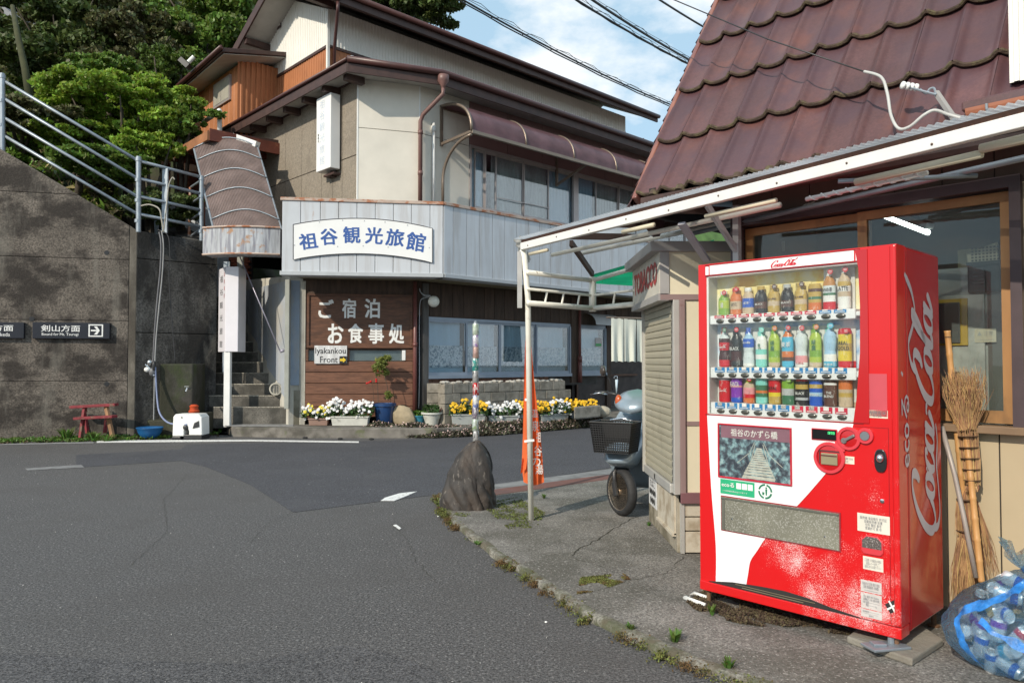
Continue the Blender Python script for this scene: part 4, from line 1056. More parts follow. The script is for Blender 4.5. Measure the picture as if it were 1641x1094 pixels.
# creeping plant mat over the kerb
rng = np.random.default_rng(4)
pts = []
A_ = [gz(578, 699), gz(700, 701.5), gz(800, 697), gz(900, 688.5), gz(962, 683)]
cum = [(A_[i + 1] - A_[i]).length for i in range(4)]
while len(pts) < 19000:
    i = rng.choice(4, p=np.array(cum) / sum(cum)); t = rng.random(); p = A_[i].lerp(A_[i + 1], t)
    w_ = rng.random(); h = .03 + .21 * math.sin(min(1, w_ * 1.5) * 1.57) * (.8 + .5 * noise.noise(p * 2.5))
    q = p + Vector((.25, .97, 0)) * (w_ * .55 - .12)
    if i == 0 and t < .25 and rng.random() > t * 4 + .15: continue
    pts.append((q.x + rng.normal() * .03, q.y, q.z + h * (.72 + .28 * rng.random())))
creep = mat('purple_green_creeper', (0.075, 0.068, 0.040), 0.6, var=0.4, vs=5, sub=.15, hv=.09)
tag(leaves(pts, .038, 'ground_cover', creep, kind='stuff', seed=8, up=.8), 'purple green creeping ground cover over the kerb below the flower boxes', 'ground cover')
rng = np.random.default_rng(41)
k = rng.integers(0, len(pts), 1300); tp = np.array(pts)[k] + np.array([0, -.01, .03])
tag(leaves(tp, .022, 'ground_cover_blossoms', mat('pinkish_blossom', (.5, .36, .33), .7), kind='stuff', seed=9), 'tiny pale pink blossoms in the creeping ground cover', 'ground cover')

# ---------------------------------------------------------------- staircase
stairs = thing('staircase', 'narrow dark concrete outdoor stairs climbing between the retaining wall and the inn', 'stairs', gz(415, 675, tz))
r_, t_ = .222, .275
SL, SR = Vector((-5.85, 14.55, 0)), Vector((-4.30, 14.55, 0))
for k in range(17):
    o_ = ST * (t_ / ST.y * k)
    p, q = SL + o_, SR + o_
    if k == 0: q = q + Vector((.12, 0, 0))
    z1 = tz + r_ * (k + 1) + (.12 if k == 0 else .11)
    part(MB().prism([Vector((p.x, p.y, z1 - .45 if k > 1 else .1)), Vector((q.x, q.y, z1 - .45 if k > 1 else .1)), Vector((q.x, q.y, 0)) + ST * .38 + ZZ * (z1 - .45 if k > 1 else .1), Vector((p.x, p.y, 0)) + ST * .38 + ZZ * (z1 - .45 if k > 1 else .1)], (0, 0, .45 if k > 1 else z1 - .1)), 'step', step_con, stairs, bevel=.012)
    q2 = Vector((q.x, q.y, 0)); p2 = Vector((p.x, p.y, 0))
    part(MB().prism([p2 + Vector((0, -.006, z1 - .014)), q2 + Vector((0, -.006, z1 - .014)), q2 + Vector((0, .035, z1 - .014)), p2 + Vector((0, .035, z1 - .014))], (0, 0, .018)), 'step_nosing', MATS.get('pale_step_edge') or mat('pale_step_edge', (.27, .25, .21), .9, speck=.5, ss=40, var=.3), stairs, bevel=.004)  # paler strip along the front edge of each step
part(MB().prism([SL + ST * 5.8 + ZZ * 3.6, SR + ST * 5.8 + ZZ * 3.6, SR + ST * 8.5 + ZZ * 3.6, SL + ST * 8.5 + ZZ * 3.6], (0, 0, .45)), 'landing', step_con, stairs)
# sloping side kerb of the stairs
part(MB().prism([SR + Vector((0, -.05, .15)), SR + ST * 5.2 + ZZ * 2.0, SR + ST * 5.2 + ZZ * 4.25, SR + ST * .25 + ZZ * .95, SR + Vector((0, -.05, .85))], Vector((.16, .06, 0))), 'side_kerb', mat('stair_kerb_plaster', (.26, .24, .19), .95, var=.25, vs=2, dirt=((.09, .085, .06), .52, .12, 2, 1, .8)), stairs, bevel=.01)
# round drain end in the lower steps
c = at(442, 623, 14.75)
dr = thing('drain_pipe_end', 'round pale pipe end with dark grating set into the lowest stairs', 'pipe', c)
part(MB().lathe([(.125, .25), (.125, -.03), (.098, -.035), (.098, 0)], c, 20, (-.2, 1, 0)), 'pipe_rim', mat('pale_pipe_rim', (.42, .40, .34), .7, var=.15), dr, smooth=False)
for k in range(4): part(MB().bar(c + Vector((-.07 + .045 * k, -.02, -.075)), c + Vector((-.07 + .045 * k, -.02, .075)), .018, .012), 'grating_bar', mat('grating', (.2, .19, .17), .6) if 'grating' not in MATS else MATS['grating'], dr)
part(MB().lathe([(.1, 0), (.001, .004)], c + Vector((0, .03, 0)), 16, (-.2, 1, 0)), 'dark_opening', black_metal, dr)
# thin handrail
hr = thing('stair_handrail', 'thin grey handrail rod slanting down across the stair wall', 'handrail', at(448, 566, 14.5))
part(MB().tube([at(383, 408, 14.6), at(449, 563, 14.42)], .012, 8).tube([at(449, 563, 14.42), at(456, 561, 14.42)], .03, 8), 'rod', mat('mauve_rod', (.35, .33, .40), .35, metal=.3), hr, smooth=True)
# distant strip behind the stairs top: whitewashed wall and red brick
bw = thing('back_wall', 'blue white boarded wall with a patch of red brick beyond the stair canopy', 'wall', at(360, 430, 17.5))
part(MB().box(-8.6, -6.75, 17.6, 17.8, 1.5, 5.2), 'board_wall', mat('bluish_white_board', (.52, .56, .60), .7, var=.08), bw)
for r in range(9):
    for c_ in range(4):
        x = -6.72 + c_ * .115 + (.055 if r % 2 else 0); z = 3.3 + r * .065
        part(MB().box(x, x + .105, 17.5, 17.6, z, z + .055), 'brick', mat('red_brick', (.30, .085, .045), .85, var=.2, rand=.2) if 'red_brick' not in MATS else MATS['red_brick'], bw)
part(MB().box(-6.75, -6.2, 17.6, 17.7, 1.5, 5.0), 'mortar_wall', mat('dark_mortar', (.05, .035, .03), .9), bw)

# ---------------------------------------------------------------- stair canopy (barrel of corrugated plastic) and its rusty fascia box
sc = thing('stair_canopy', 'curved brown corrugated plastic canopy over the stairs with a rusty front box', 'canopy', at(390, 410, 14.0))
lo0, lo1 = at(345, 378, 14.05), at(455, 380, 14.05)
up0, up1 = at(311, 238, 15.6), at(413, 236, 15.6)
def cyl(i, j, off=0.0):
    a = lo0.lerp(lo1, i); b = up0.lerp(up1, i); p = a.lerp(b, j)
    return p + ZZ * (math.sin(i * math.pi) * .20 + off)
NR = 46
cs = MB()
cs.grid(lambda i, j: cyl(i, j, .013 * (1 if int(round(i * NR * 2)) % 2 else -1)), NR * 2, 8)
corr_brown = sheet_mat('aged_brown_corrugated_sheet', (0.30, 0.23, 0.215), .3, .10, .5)
part(cs, 'corrugated_sheet', corr_brown, sc)
for j in (.16, .40, .62, .84, .995):
    part(MB().tube([cyl(i / 16, j, .03) for i in range(17)], .013, 6), 'arched_rib', galv, sc, smooth=True)
for i in (.0, 1.0): part(MB().tube([cyl(i, 0, -.01), cyl(i, 1, -.01)], .02, 6), 'side_rail', galv, sc)
bx = MB(); fz0, fz1 = at(386, 408, 13.95).z, at(386, 366, 13.95).z
bl, br = at(325, 386, 13.95), at(449, 386, 13.95)
def boxf(i, z, o): 
    p = bl.lerp(br, i); return Vector((p.x, p.y - .16 * math.sin(i * math.pi) + o, z))
rusty_grey = mat('rust_streaked_grey_metal', (0.40, 0.42, 0.45), 0.6, var=0.25, vs=14, zs=.12, dirt=((0.17, 0.17, 0.21), 0.55, 0.07, 16, .08, .8), dirt2=((0.36, 0.19, 0.09), 0.60, 0.05, 5, .9, .95))
n_ = 16
for i in range(n_):
    i0, i1 = i / n_, (i + 1) / n_
    j1, j2 = R.uniform(-.012, .012), R.uniform(-.012, .012)
    bx.hexa([boxf(i0, fz0, 0), boxf(i1, fz0, 0), boxf(i1, fz0, .45), boxf(i0, fz0, .45), boxf(i0, fz1, 0), boxf(i1, fz1, 0), boxf(i1, fz1, .45), boxf(i0, fz1, .45)])
part(bx, 'front_box', rusty_grey, sc)
part(MB().tube([boxf(i / 16, fz1 + .01, -.01) for i in range(17)], .02, 6), 'box_top_edge', rusty_trim, sc)
part(MB().tube([boxf(i / 16, fz0, -.01) for i in range(17)], .02, 6), 'box_bottom_edge', rusty_trim, sc)
pa_ = at(365, 420, 14.1)
pa_ = at(364, 420, 14.95); part(MB().box(pa_.x - .06, pa_.x + .06, pa_.y - .03, pa_.y + .03, 1.2, fz0), 'post', galv, sc)
# porch roof at the top of the stairs
po = thing('porch_roof', 'dark red lean-to porch roof behind the stair canopy', 'roof', AB(6.9, 16.5, 6))
dk_red = mat('dark_red_paint', (.15, .038, .022), .6, var=.25, vs=5, dirt=((.28, .13, .06), .6, .06, 5, 1, .7))
part(MB().hexa([AB(6.0, 15.6, 6.20), AB(7.75, 15.6, 6.32), AB(7.75, 18.4, 6.32), AB(6.0, 18.4, 6.18), AB(6.0, 15.6, 6.28), AB(7.75, 15.6, 6.40), AB(7.75, 18.4, 6.40), AB(6.0, 18.4, 6.26)]), 'roof_sheet', brown_eave, po)
part(MB().ab(6.0, 7.76, 15.54, 15.6, 6.05, 6.30), 'front_board', dk_red, po)
part(MB().ab(5.95, 6.0, 15.55, 18.4, 6.05, 6.24), 'side_board', mat('orange_rust_board', (.30, .13, .06), .7, var=.3, vs=4), po)
for b in (16.2, 17.0, 17.8): part(MB().ab(6.05, 7.7, b, b + .08, 6.08, 6.2), 'rafter', dk_red, po)
part(MB().ab(6.02, 6.1, 16.0, 16.1, 3.9, 6.1), 'post', dk_red, po)
part(MB().ab(6.02, 6.1, 18.2, 18.3, 3.9, 6.1), 'post', dk_red, po)
q0, q1 = at(376, 219, 15.9), at(413, 232, 15.6)
part(MB().bar(q0, q1, .12, .12), 'white_board', white_metal, po)
tag(part(MB().ab(6.4, 7.7, 18.6, 18.7, 3.9, 6.1), 'shed_wall', dk_red), 'dark red boarded wall in the shade behind the railing', 'wall')

# ---------------------------------------------------------------- railings
def rail_run(name, label, posts, ends, rpx=.045, rr=.03, offs=None):
    t = thing(name, label, 'railing', posts[0][1])
    for (top, bot) in posts:
        m_ = MB().tube([bot, top], rpx, 12)
        for k in range(4):
            z_ = top.z - .06 - k * (top.z - bot.z) * .27
            m_.lathe([(rpx * 1.22, -.03), (rpx * 1.22, .03)], (top.x, top.y, z_), 12)
        part(m_, 'post', galv, t, smooth=False, autos=40)
    for a, b in ends:
        part(MB().tube([a, b], rr, 10), 'rail', galv, t, smooth=True)
    return t
YA, YB, YC = 13.75, 13.85, 14.75
pA = (at(4, 118, YA), at(4, 262, YA)); pB = (at(222, 251, YB), at(222, 372, YB)); pC = (at(323, 282, YC), at(323, 386, YC))
left_far = []
rl = rail_run('sloping_railing', 'galvanised four-rail railing sloping down on top of the retaining wall', [pA, pB],
              [(at(4 - 60, y0 - 38, YA), at(222, y1, YB)) for y0, y1 in ((131, 258), (159, 287), (190, 316), (219, 344))])
rr_ = rail_run('level_railing', 'galvanised four-rail railing above the corner wall beside the stair canopy', [pC],
               [(at(222, y0, YB), at(323, y1, YC)) for y0, y1 in ((258, 284), (286, 310.5), (314.5, 337), (343, 363.5))])
pm = at(263, 270, 14.2), at(263, 373, 14.2)
part(MB().box(pm[1].x - .05, pm[1].x + .05, pm[1].y, pm[1].y + .05, pm[1].z, pm[0].z), 'square_post', galv, rr_)
bk = thing('back_railing', 'rusty railing running back behind the corner post', 'railing', at(300, 380, 15.6))
pD = at(305, 300, 15.9), at(303, 382, 15.9)
part(MB().tube(list(pD), .03, 8), 'post', rusty_trim, bk)
for y0, y1 in ((290, 300), (316, 326), (342, 352), (368, 378)):
    part(MB().tube([at(321, y0, YC), at(306, y1, 15.9)], .022, 8), 'rail', galv, bk)
# pulley-like bundle of hoses hanging over the wall
hz = thing('hose_bundle', 'bundle of grey hoses and cords hanging down the corner wall from the railing', 'hose', at(244, 580, 14.0))
def hose(P, Y, r, m, name='hose', parent=None):
    Q = [at(x, y, Y if not isinstance(Y, list) else Y[i]) for i, (x, y) in enumerate(P)]
    S = []
    for i in range(len(Q) - 1):                    # catmull-rom
        p0, p1, p2, p3 = Q[max(i - 1, 0)], Q[i], Q[i + 1], Q[min(i + 2, len(Q) - 1)]
        for j in range(6):
            t = j / 6
            S.append(.5 * ((2 * p1) + (p2 - p0) * t + (2 * p0 - 5 * p1 + 4 * p2 - p3) * t * t + (3 * p1 - p0 - 3 * p2 + p3) * t ** 3))
    S.append(Q[-1])
    return part(MB().tube(S, r, 8), name, m, parent, smooth=True)
hose([(255, 372), (258, 390), (257, 430), (252, 480), (248, 530), (245, 585)], 13.98, .016, hose_grey, parent=hz)
hose([(259, 370), (262, 395), (260, 440), (254, 500), (249, 560), (247, 640), (246, 690)], 13.93, .012, mat('cord_white', (.3, .3, .3), .6), parent=hz)
hose([(252, 368), (268, 376), (272, 400), (271, 450), (276, 520), (281, 582)], 14.1, .010, black_plastic, parent=hz)
hose([(226, 330), (240, 328), (255, 335), (259, 352), (262, 372)], 13.8, .014, mat('pale_hose', (.34, .32, .27), .6), parent=hz)
hose([(262, 372), (266, 340), (270, 300), (276, 285), (280, 288)], 13.9, .012, MATS['pale_hose'], parent=hz)
tp_ = thing('tap_cluster', 'cluster of taps, valves and a rag tied to the hoses on the wall', 'taps', at(243, 600, 13.9))
for (x, y, w, h, m_, nm) in ((240, 581, .10, .12, steel, 'valve'), (236, 592, .12, .10, white_plastic, 'hose_joint'), (244, 596, .12, .16, hose_grey, 'valve'), (247, 587, .06, .22, black_plastic, 'clamp')):
    c = at(x, y, 13.86); part(MB().ball(c, .5, 10, 7, (w, .10, h)), nm, m_, tp_, smooth=True)
part(MB().tube([at(233, 584, 13.85), at(240, 590, 13.85), at(247, 602, 13.85)], .02, 8), 'lever', steel, tp_)
hose([(249, 588), (250, 610), (252, 640), (256, 662), (268, 676), (285, 680), (300, 680)], [13.86, 13.86, 13.8, 13.7, 13.55, 13.5, 13.45], .016, hose_blue, 'blue_hose', None)
tag(bpy.data.objects['blue_hose'], 'thin blue grey hose curving from the tap cluster to the white pump', 'hose')
# concrete basin with tap
cb = thing('water_basin', 'small damp concrete basin block with a tap against the corner wall', 'basin', at(283, 660, 14.0))
b0_, b1_ = at(256, 583, 13.95), at(309, 583, 14.2)
part(MB().prism([Vector((b0_.x, b0_.y, .3)), Vector((b1_.x, b1_.y, .3)), Vector((b1_.x, b1_.y + .6, .3)), Vector((b0_.x, b0_.y + .6, .3))], (0, 0, b0_.z - .3)), 'basin_block', mat('damp_concrete', (.075, .068, .06), .9, var=.3, vs=3, bump=.8, bs=30, dirt=((.03, .03, .015), .48, .1, 1.6, .6, .9), dirt2=((.05, .07, .02), .6, .08, 2, .6, .7)), cb, bevel=.02)
part(MB().prism([Vector((b0_.x - .2, b0_.y - .06, 0)), Vector((b1_.x + .1, b0_.y - .06, 0)), Vector((b1_.x + .1, b0_.y + .6, 0)), Vector((b0_.x - .2, b0_.y + .6, 0))], (0, 0, .32)), 'basin_foot', MATS['damp_concrete'], cb, bevel=.03)
c = at(299, 625, 13.9)
part(MB().tube([c + Vector((0, .15, .03)), c + ZZ * .03, c + Vector((0, -.05, -.03))], .018, 8).bar(c + Vector((-.04, 0, .07)), c + Vector((.04, 0, .07)), .015, .015), 'tap', chrome, cb, smooth=False)
rc = at(311, 653, 14.1)
tag(part(MB().lathe([(.09, 0), (.10, .04), (.075, .06), (.075, .11), (.085, .13), (.05, .16)], (rc.x, rc.y, rc.z - .1), 14), 'plastic_lid', mat('orange_red_plastic', (.5, .07, .02), .5), autos=35), 'orange red plastic lid lying behind the white pump', 'lid')
pl = at(311, 665, 13.75)
tag(part(MB().prism([Vector((rc.x - .25, rc.y - .1, 0)), Vector((rc.x + .25, rc.y - .1, 0)), Vector((rc.x + .25, rc.y + .3, 0)), Vector((rc.x - .25, rc.y + .3, 0))], (0, 0, rc.z - .1)), 'low_plinth', MATS['damp_concrete'], bevel=.02), 'low dark concrete plinth behind the white pump', 'plinth')
# white pump box
pc_ = Vector((-5.88, 13.62, 0))
pm_ = thing('pump_box', 'small white boxy pump machine with a black outlet beside the stairs', 'pump', pc_)
wx, wd, hh = .27, .17, .46
pmb = MB(); 
pmb.prism([pc_ + Vector((-wx, -wd, .06)), pc_ + Vector((-.06, -wd, .06)), pc_ + Vector((-.06, -wd, .17)), pc_ + Vector((-.0, -wd, .22)), pc_ + Vector((.03, -wd, .15)), pc_ + Vector((.03, -wd, .06)), pc_ + Vector((wx, -wd, .06)), pc_ + Vector((wx - .01, -wd, hh - .06)), pc_ + Vector((wx - .06, -wd, hh)), pc_ + Vector((-wx + .05, -wd, hh)), pc_ + Vector((-wx + .01, -wd, hh - .05))], (0, wd * 2, 0))
part(pmb, 'housing', white_plastic, pm_, bevel=.018, seg=3)
part(MB().box(pc_.x - .06, pc_.x + wx, pc_.y - wd - .015, pc_.y + wd, .0, .09), 'base', black_plastic, pm_, bevel=.01)
part(MB().box(pc_.x - wx, pc_.x - .12, pc_.y - wd - .005, pc_.y + wd, .0, .058), 'foot', black_plastic, pm_, bevel=.01)
part(MB().ball(pc_ + Vector((-.03, -wd - .0, .22)), .05, 10, 8, (1, .5, 1)), 'hose_socket', black_plastic, pm_, smooth=True)
part(MB().prism([pc_ + Vector((.10, -wd - .012, .20)), pc_ + Vector((.22, -wd - .012, .23)), pc_ + Vector((.21, -wd - .012, .34)), pc_ + Vector((.13, -wd - .012, .30))], (0, .02, 0)), 'black_vent', black_plastic, pm_)
part(MB().lathe([(.012, 0), (.012, .01)], pc_ + Vector((-.1, -wd - .01, .40)), 8, (0, 1, 0)), 'screw', black_metal, pm_)
# blue bowl under the hoses
bc = Vector((-6.62, 13.58, 0))
tag(part(MB().lathe([(.10, 0), (.14, .03), (.20, .12), (.225, .20), (.235, .205), (.225, .215), (.20, .19), (.13, .06), (.001, .05)], bc, 28), 'blue_bowl', mat('blue_plastic', (.012, .10, .27), .4, var=.1), smooth=True), 'round blue plastic bowl on the wet ground below the hoses', 'bowl')
# red bench / trestle
bn = thing('red_bench', 'small broken red painted wooden bench leaning against the retaining wall', 'bench', gz(150, 697))
redw = mat('worn_red_wood', (.20, .022, .03), .7, var=.3, vs=8, dirt=((.16, .12, .08), .58, .06, 9, 1, .8))
raww = mat('raw_orange_wood', (.30, .17, .09), .8, var=.3, vs=9, zs=.3)
Yb = 13.45
def bpx(x, y, d=0): return at(x, y, Yb + d)
part(MB().bar(bpx(114, 652), bpx(187, 648), .14, .05), 'top_rail', redw, bn, bevel=.006)
part(MB().bar(bpx(122, 670, -.12), bpx(184, 667, -.12), .20, .045), 'seat', redw, bn, bevel=.006)
part(MB().bar(bpx(136, 653), bpx(129, 702, -.1), .05, .07), 'leg', redw, bn, bevel=.006)
part(MB().bar(bpx(170, 651), bpx(181, 702, -.1), .05, .08), 'leg', raww, bn, bevel=.006)
part(MB().bar(bpx(136, 655, .28), bpx(140, 694, .25), .05, .05), 'leg', redw, bn)
part(MB().bar(bpx(172, 655, .28), bpx(168, 694, .25), .05, .05), 'leg', redw, bn)

# ---------------------------------------------------------------- direction signs on the retaining wall
fwo = fw1
def dirsign(x0, x1, y0, y1, label):
    s0, z1 = fw1.px(x0, y0, .08); s1, z0 = fw1.px(x1, y1, .08)
    t = thing('direction_sign', label, 'sign', fw1.pt((s0 + s1) / 2, z0, .04))
    part(MB().fb(fw1, s0, s1, z0, z1, .0, .08), 'sign_box', navy_sign, t, bevel=.006)
    return t, s0, s1, z0, z1
t, s0, s1, z0, z1 = dirsign(52, 175.5, 516, 543, 'black direction sign with an arrow box reading Bound for Mt. Tsurugi')
def sx(a, b, y0, y1): 
    A, B = fw1.px(a, y0, .08), fw1.px(b, y1, .08); return A[0], B[0], B[1], A[1]
a = sx(66, 128, 520.5, 531.5); lettering('剣山方面', 'lettering', letter_white, t, fw1, a[0], a[1], a[2], a[3], .08, bold=.022)
a = sx(67, 125.5, 533, 539); lettering('Bound for Mt. Tsurugi', 'lettering', letter_white, t, fw1, a[0], a[1], a[2], a[3], .08, bold=.012)
a = sx(142, 165, 519.5, 539.5)
fb_ = MB(); w = .022
fb_.fb(fw1, a[0], a[1], a[2], a[2] + w, .08, .083).fb(fw1, a[0], a[1], a[3] - w, a[3], .08, .083).fb(fw1, a[0], a[0] + w, a[2] + w, a[3] - w, .08, .083).fb(fw1, a[1] - w, a[1], a[2] + w, a[3] - w, .08, .083)
part(fb_, 'arrow_frame', letter_white, t)
xm, ym = a[1] - .055, (a[2] + a[3]) / 2; h_ = (a[3] - a[2]) * .33
part(MB().fp(fw1, [(a[0] + .04, ym - .014), (xm - .05, ym - .014), (xm - h_ - .02, ym - h_), (xm - h_ + .03, ym - h_), (xm, ym), (xm - h_ + .03, ym + h_), (xm - h_ - .02, ym + h_), (xm - .05, ym + .014), (a[0] + .04, ym + .014)], .0815, .0845), 'arrow', letter_white, t)
t, s0, s1, z0, z1 = dirsign(-86, 38, 515, 542, 'black direction sign cut off by the left edge of the photograph')
a = sx(-72, 21, 519.5, 530.5); lettering('池田方面', 'lettering', letter_white, t, fw1, a[0] + .25, a[1], a[2], a[3], .08, bold=.022)
a = sx(-40, 16, 532.5, 538.5); lettering('Bound for Ikeda', 'lettering', letter_white, t, fw1, a[0], a[1], a[2], a[3], .08, bold=.012)

# ---------------------------------------------------------------- signs of the inn
# arched name board
asn = thing('arched_sign', 'white arched name board with blue characters on the grey fascia', 'sign', fF1.pt(1.5, 3.6, .03))
s0, zt0 = fF1.px(470, 360, .04); s1, zb1 = fF1.px(693, 420, .04)
def arcz(px_, top):
    t = (px_ - 470) / (693 - 470)
    if top: y = 360 + (366 - 360) * t - 13.5 * 4 * t * (1 - t) * .95
    else: y = 416 + (421 - 416) * t - 12.5 * 4 * t * (1 - t) * .95
    return y
topP = [fF1.px(470 + 223 * i / 18, arcz(470 + 223 * i / 18, True), .04) for i in range(19)]
botP = [fF1.px(470 + 223 * i / 18, arcz(470 + 223 * i / 18, False), .04) for i in range(19)]
part(MB().fp(fF1, botP + topP[::-1], .024, .05), 'board', sign_white, asn)
part(MB().tube([fF1.pt(s, z, .05) for s, z in topP] + [fF1.pt(s, z, .05) for s, z in botP[::-1]] + [fF1.pt(*topP[0], .05)], .008, 5), 'board_edge', mat('dark_edge', (.06, .06, .07), .5), asn)
chars = [('祖', 479, 509, 373, 400, -9), ('谷', 513, 541, 365.5, 393, -5), ('観', 549.5, 578, 362.5, 390.5, -1), ('光', 585, 614, 363.5, 391.5, 2), ('旅', 618, 648, 366.5, 395, 5), ('館', 651, 682, 372, 403, 8)]
for ch, x0, x1, y0, y1, ang in chars:
    A, B = fF1.px(x0, y0, .05), fF1.px(x1, y1, .05)
    M_ = fF1.M((A[0] + B[0]) / 2, (A[1] + B[1]) / 2, .0505) @ Matrix.Rotation(rad(-ang), 4, 'Z')
    part(text_mb(ch, (B[0] - A[0]) * .93, (A[1] - B[1]) * .95, M_, bold=.055), 'character', sign_blue, asn)
for x, y in ((472, 393), (512, 356), (549, 353), (584, 354), (617, 356), (653, 361), (541, 395), (582, 394), (622, 396), (688, 397)):
    s, z = fF1.px(x, y, .05); part(MB().lathe([(.012, 0), (.012, .004)], fF1.pt(s, z, .05), 8, fF1.n), 'screw', grey_trim, asn)
# vertical projecting light box with faded characters
bC = AB(7.3, 12.86); fS1 = Fr(AB(7.3, 13.42), -VV); fS2 = Fr(bC, UU)
vs_ = thing('vertical_sign_box', 'tall white projecting sign box with nearly faded characters on the pebble-dash wall', 'sign', AB(7.35, 13.1, 5.2))
part(MB().ab(7.3, 7.515, 12.86, 13.42, 5.2, 6.68), 'light_box', sign_white, vs_, bevel=.012)
part(MB().ab(7.45, 7.57, 13.05, 13.12, 5.08, 5.2).ab(7.4, 7.57, 12.9, 13.3, 5.10, 5.14), 'bracket', brown_eave, vs_)
for i, ch in enumerate('祖谷観光旅館'):
    part(text_mb(ch, .20, .17, fS1.M(.24, 6.52 - i * .225, .001)), 'character', faded_blue, vs_)
for i, ch in enumerate('御宿泊'):
    part(text_mb(ch, .045, .05, fS1.M(.09, 5.93 - i * .06, .001), bold=.02), 'character', letter_black, vs_)
# free-standing box sign by the stairs
sb0 = at(369, 490, 14.3)
bs = thing('standing_box_sign', 'tall white box sign on a square post at the foot of the stairs', 'sign', Vector((sb0.x - .04, 14.35, .18)))
zt_, zb_ = at(370, 427, 14.3).z, at(370, 563.5, 14.3).z
xl, xr = at(361, 490, 14.3).x, at(382, 490, 14.3).x
xl2 = at(355, 490, 14.5).x
part(MB().prism([Vector((xl, 14.3, zb_)), Vector((xr, 14.3, zb_)), Vector((xr - .05, 14.85, zb_)), Vector((xl2 - .16, 14.75, zb_))], (0, 0, zt_ - zb_)), 'light_box', mat('pale_mauve_box', (.70, .68, .72), .35, var=.03), bs, bevel=.012)
ff = Fr(Vector((xl2 - .16, 14.75, 0)), Vector((xl, 14.3, 0)) - Vector((xl2 - .16, 14.75, 0)))
for i, ch in enumerate('祖谷観光旅館'):
    part(text_mb(ch, .22, .13, ff.M(.25, zt_ - .22 - i * .255, .002)), 'character', MATS.get('faded_ink') or mat('faded_ink', (.10, .10, .11), .7, var=.4, vs=40), bs)
for i, ch in enumerate('お食事処'):
    part(text_mb(ch, .05, .09, ff.M(.47, zt_ - .14 - i * .14, .002), bold=.03), 'character', letter_red, bs)
part(MB().box(sb0.x - .12, sb0.x + .0, 14.32, 14.42, .15, zb_), 'post', white_metal, bs, bevel=.006)
# wooden sign
ws = thing('wooden_sign', 'large dark wooden sign board with white painted brush characters', 'sign', fG.pt(LG / 2, zs(560), .02))
A, B = fG.px(492, 470, .03), fG.px(662, 558, .03)
for k in range(4):
    za, zb2 = B[1] + (A[1] - B[1]) * k / 4, B[1] + (A[1] - B[1]) * (k + 1) / 4
    part(MB().fb(fG, A[0] + .05, B[0] - .06, za + .001, zb2 - .001, .0, .022), 'board', sign_wood, ws)
part(MB().fb(fG, A[0], B[0], A[1] - .045, A[1], .0, .05).fb(fG, A[0], B[0], B[1], B[1] + .045, .0, .05).fb(fG, A[0], A[0] + .05, B[1] + .045, A[1] - .045, .0, .05).fb(fG, B[0] - .06, B[0] - .01, B[1] + .045, A[1] - .045, .0, .05), 'frame', sign_wood, ws, bevel=.006)
for ch, x0, x1, y0, y1 in (('ご', 511, 534, 480, 509), ('宿', 549, 570, 479, 509), ('泊', 585, 608, 479, 509), ('お', 526, 549.5, 519, 549.5), ('食', 558.5, 581, 519, 549), ('事', 591, 614.5, 518.5, 550), ('処', 624, 647, 519, 550)):
    a, b = fG.px(x0, y0, .03), fG.px(x1, y1, .03)
    part(text_mb(ch, b[0] - a[0], a[1] - b[1], fG.M((a[0] + b[0]) / 2, (a[1] + b[1]) / 2, .023), bold=.06, shear=.0), 'character', letter_white, ws)
# small english sign
se = thing('small_front_sign', 'small grey white board reading Iyakankou Front with a yellow arrow', 'sign', fG.pt(.3, zs(582), .05))
a, b = fG.px(504, 553.5, .06), fG.px(556, 582.5, .06)
part(MB().fb(fG, a[0], b[0], b[1], a[1], .05, .065), 'board', mat('weathered_white_board', (.60, .60, .60), .8, var=.25, vs=14, zs=.1), se, bevel=.003)
c, d = fG.px(505.5, 557, .06), fG.px(554, 569.5, .06); lettering('Iyakankou', 'lettering', letter_black, se, fG, c[0], d[0], d[1], c[1], .066, bold=.01)
c, d = fG.px(513, 571, .06), fG.px(541, 581, .06); lettering('Front', 'lettering', letter_black, se, fG, c[0], d[0], d[1], c[1], .066, bold=.01)
c, d = fG.px(544, 570.5, .06), fG.px(555.5, 582.5, .06)
part(MB().fb(fG, c[0], d[0], d[1], c[1], .066, .070), 'arrow_panel', letter_black, se)
cx, cy, wd_ = (c[0] + d[0]) / 2, (c[1] + d[1]) / 2, (d[0] - c[0]) * .42
part(MB().fp(fG, [(cx - wd_, cy - .025), (cx, cy - .025), (cx, cy - .055), (cx + wd_, cy), (cx, cy + .055), (cx, cy + .025), (cx - wd_, cy + .025)], .070, .073), 'arrow', mat('yellow_arrow', (.75, .52, .03), .5), se)
# globe lamp with its bent conduit
gl = thing('globe_lamp', 'round white globe lamp above the inn window', 'lamp', at(695, 483, 14.95))
c = at(695, 483, 14.9)
part(MB().ball(c, .115, 20, 14), 'globe', mat('opal_globe', (.86, .86, .78), .3), gl, smooth=True)
part(MB().lathe([(.05, 0), (.05, .05)], c + Vector((0, .09, 0)), 12, (0, 1, 0)), 'mount', grey_trim, gl)
hose([(690, 474), (680, 473), (674, 468), (672, 462)], 14.98, .012, grey_trim, 'conduit', gl)
hose([(688, 476), (678, 478), (673, 486), (672, 520), (672, 600), (671, 655)], 14.98, .010, grey_trim, 'conduit', gl)
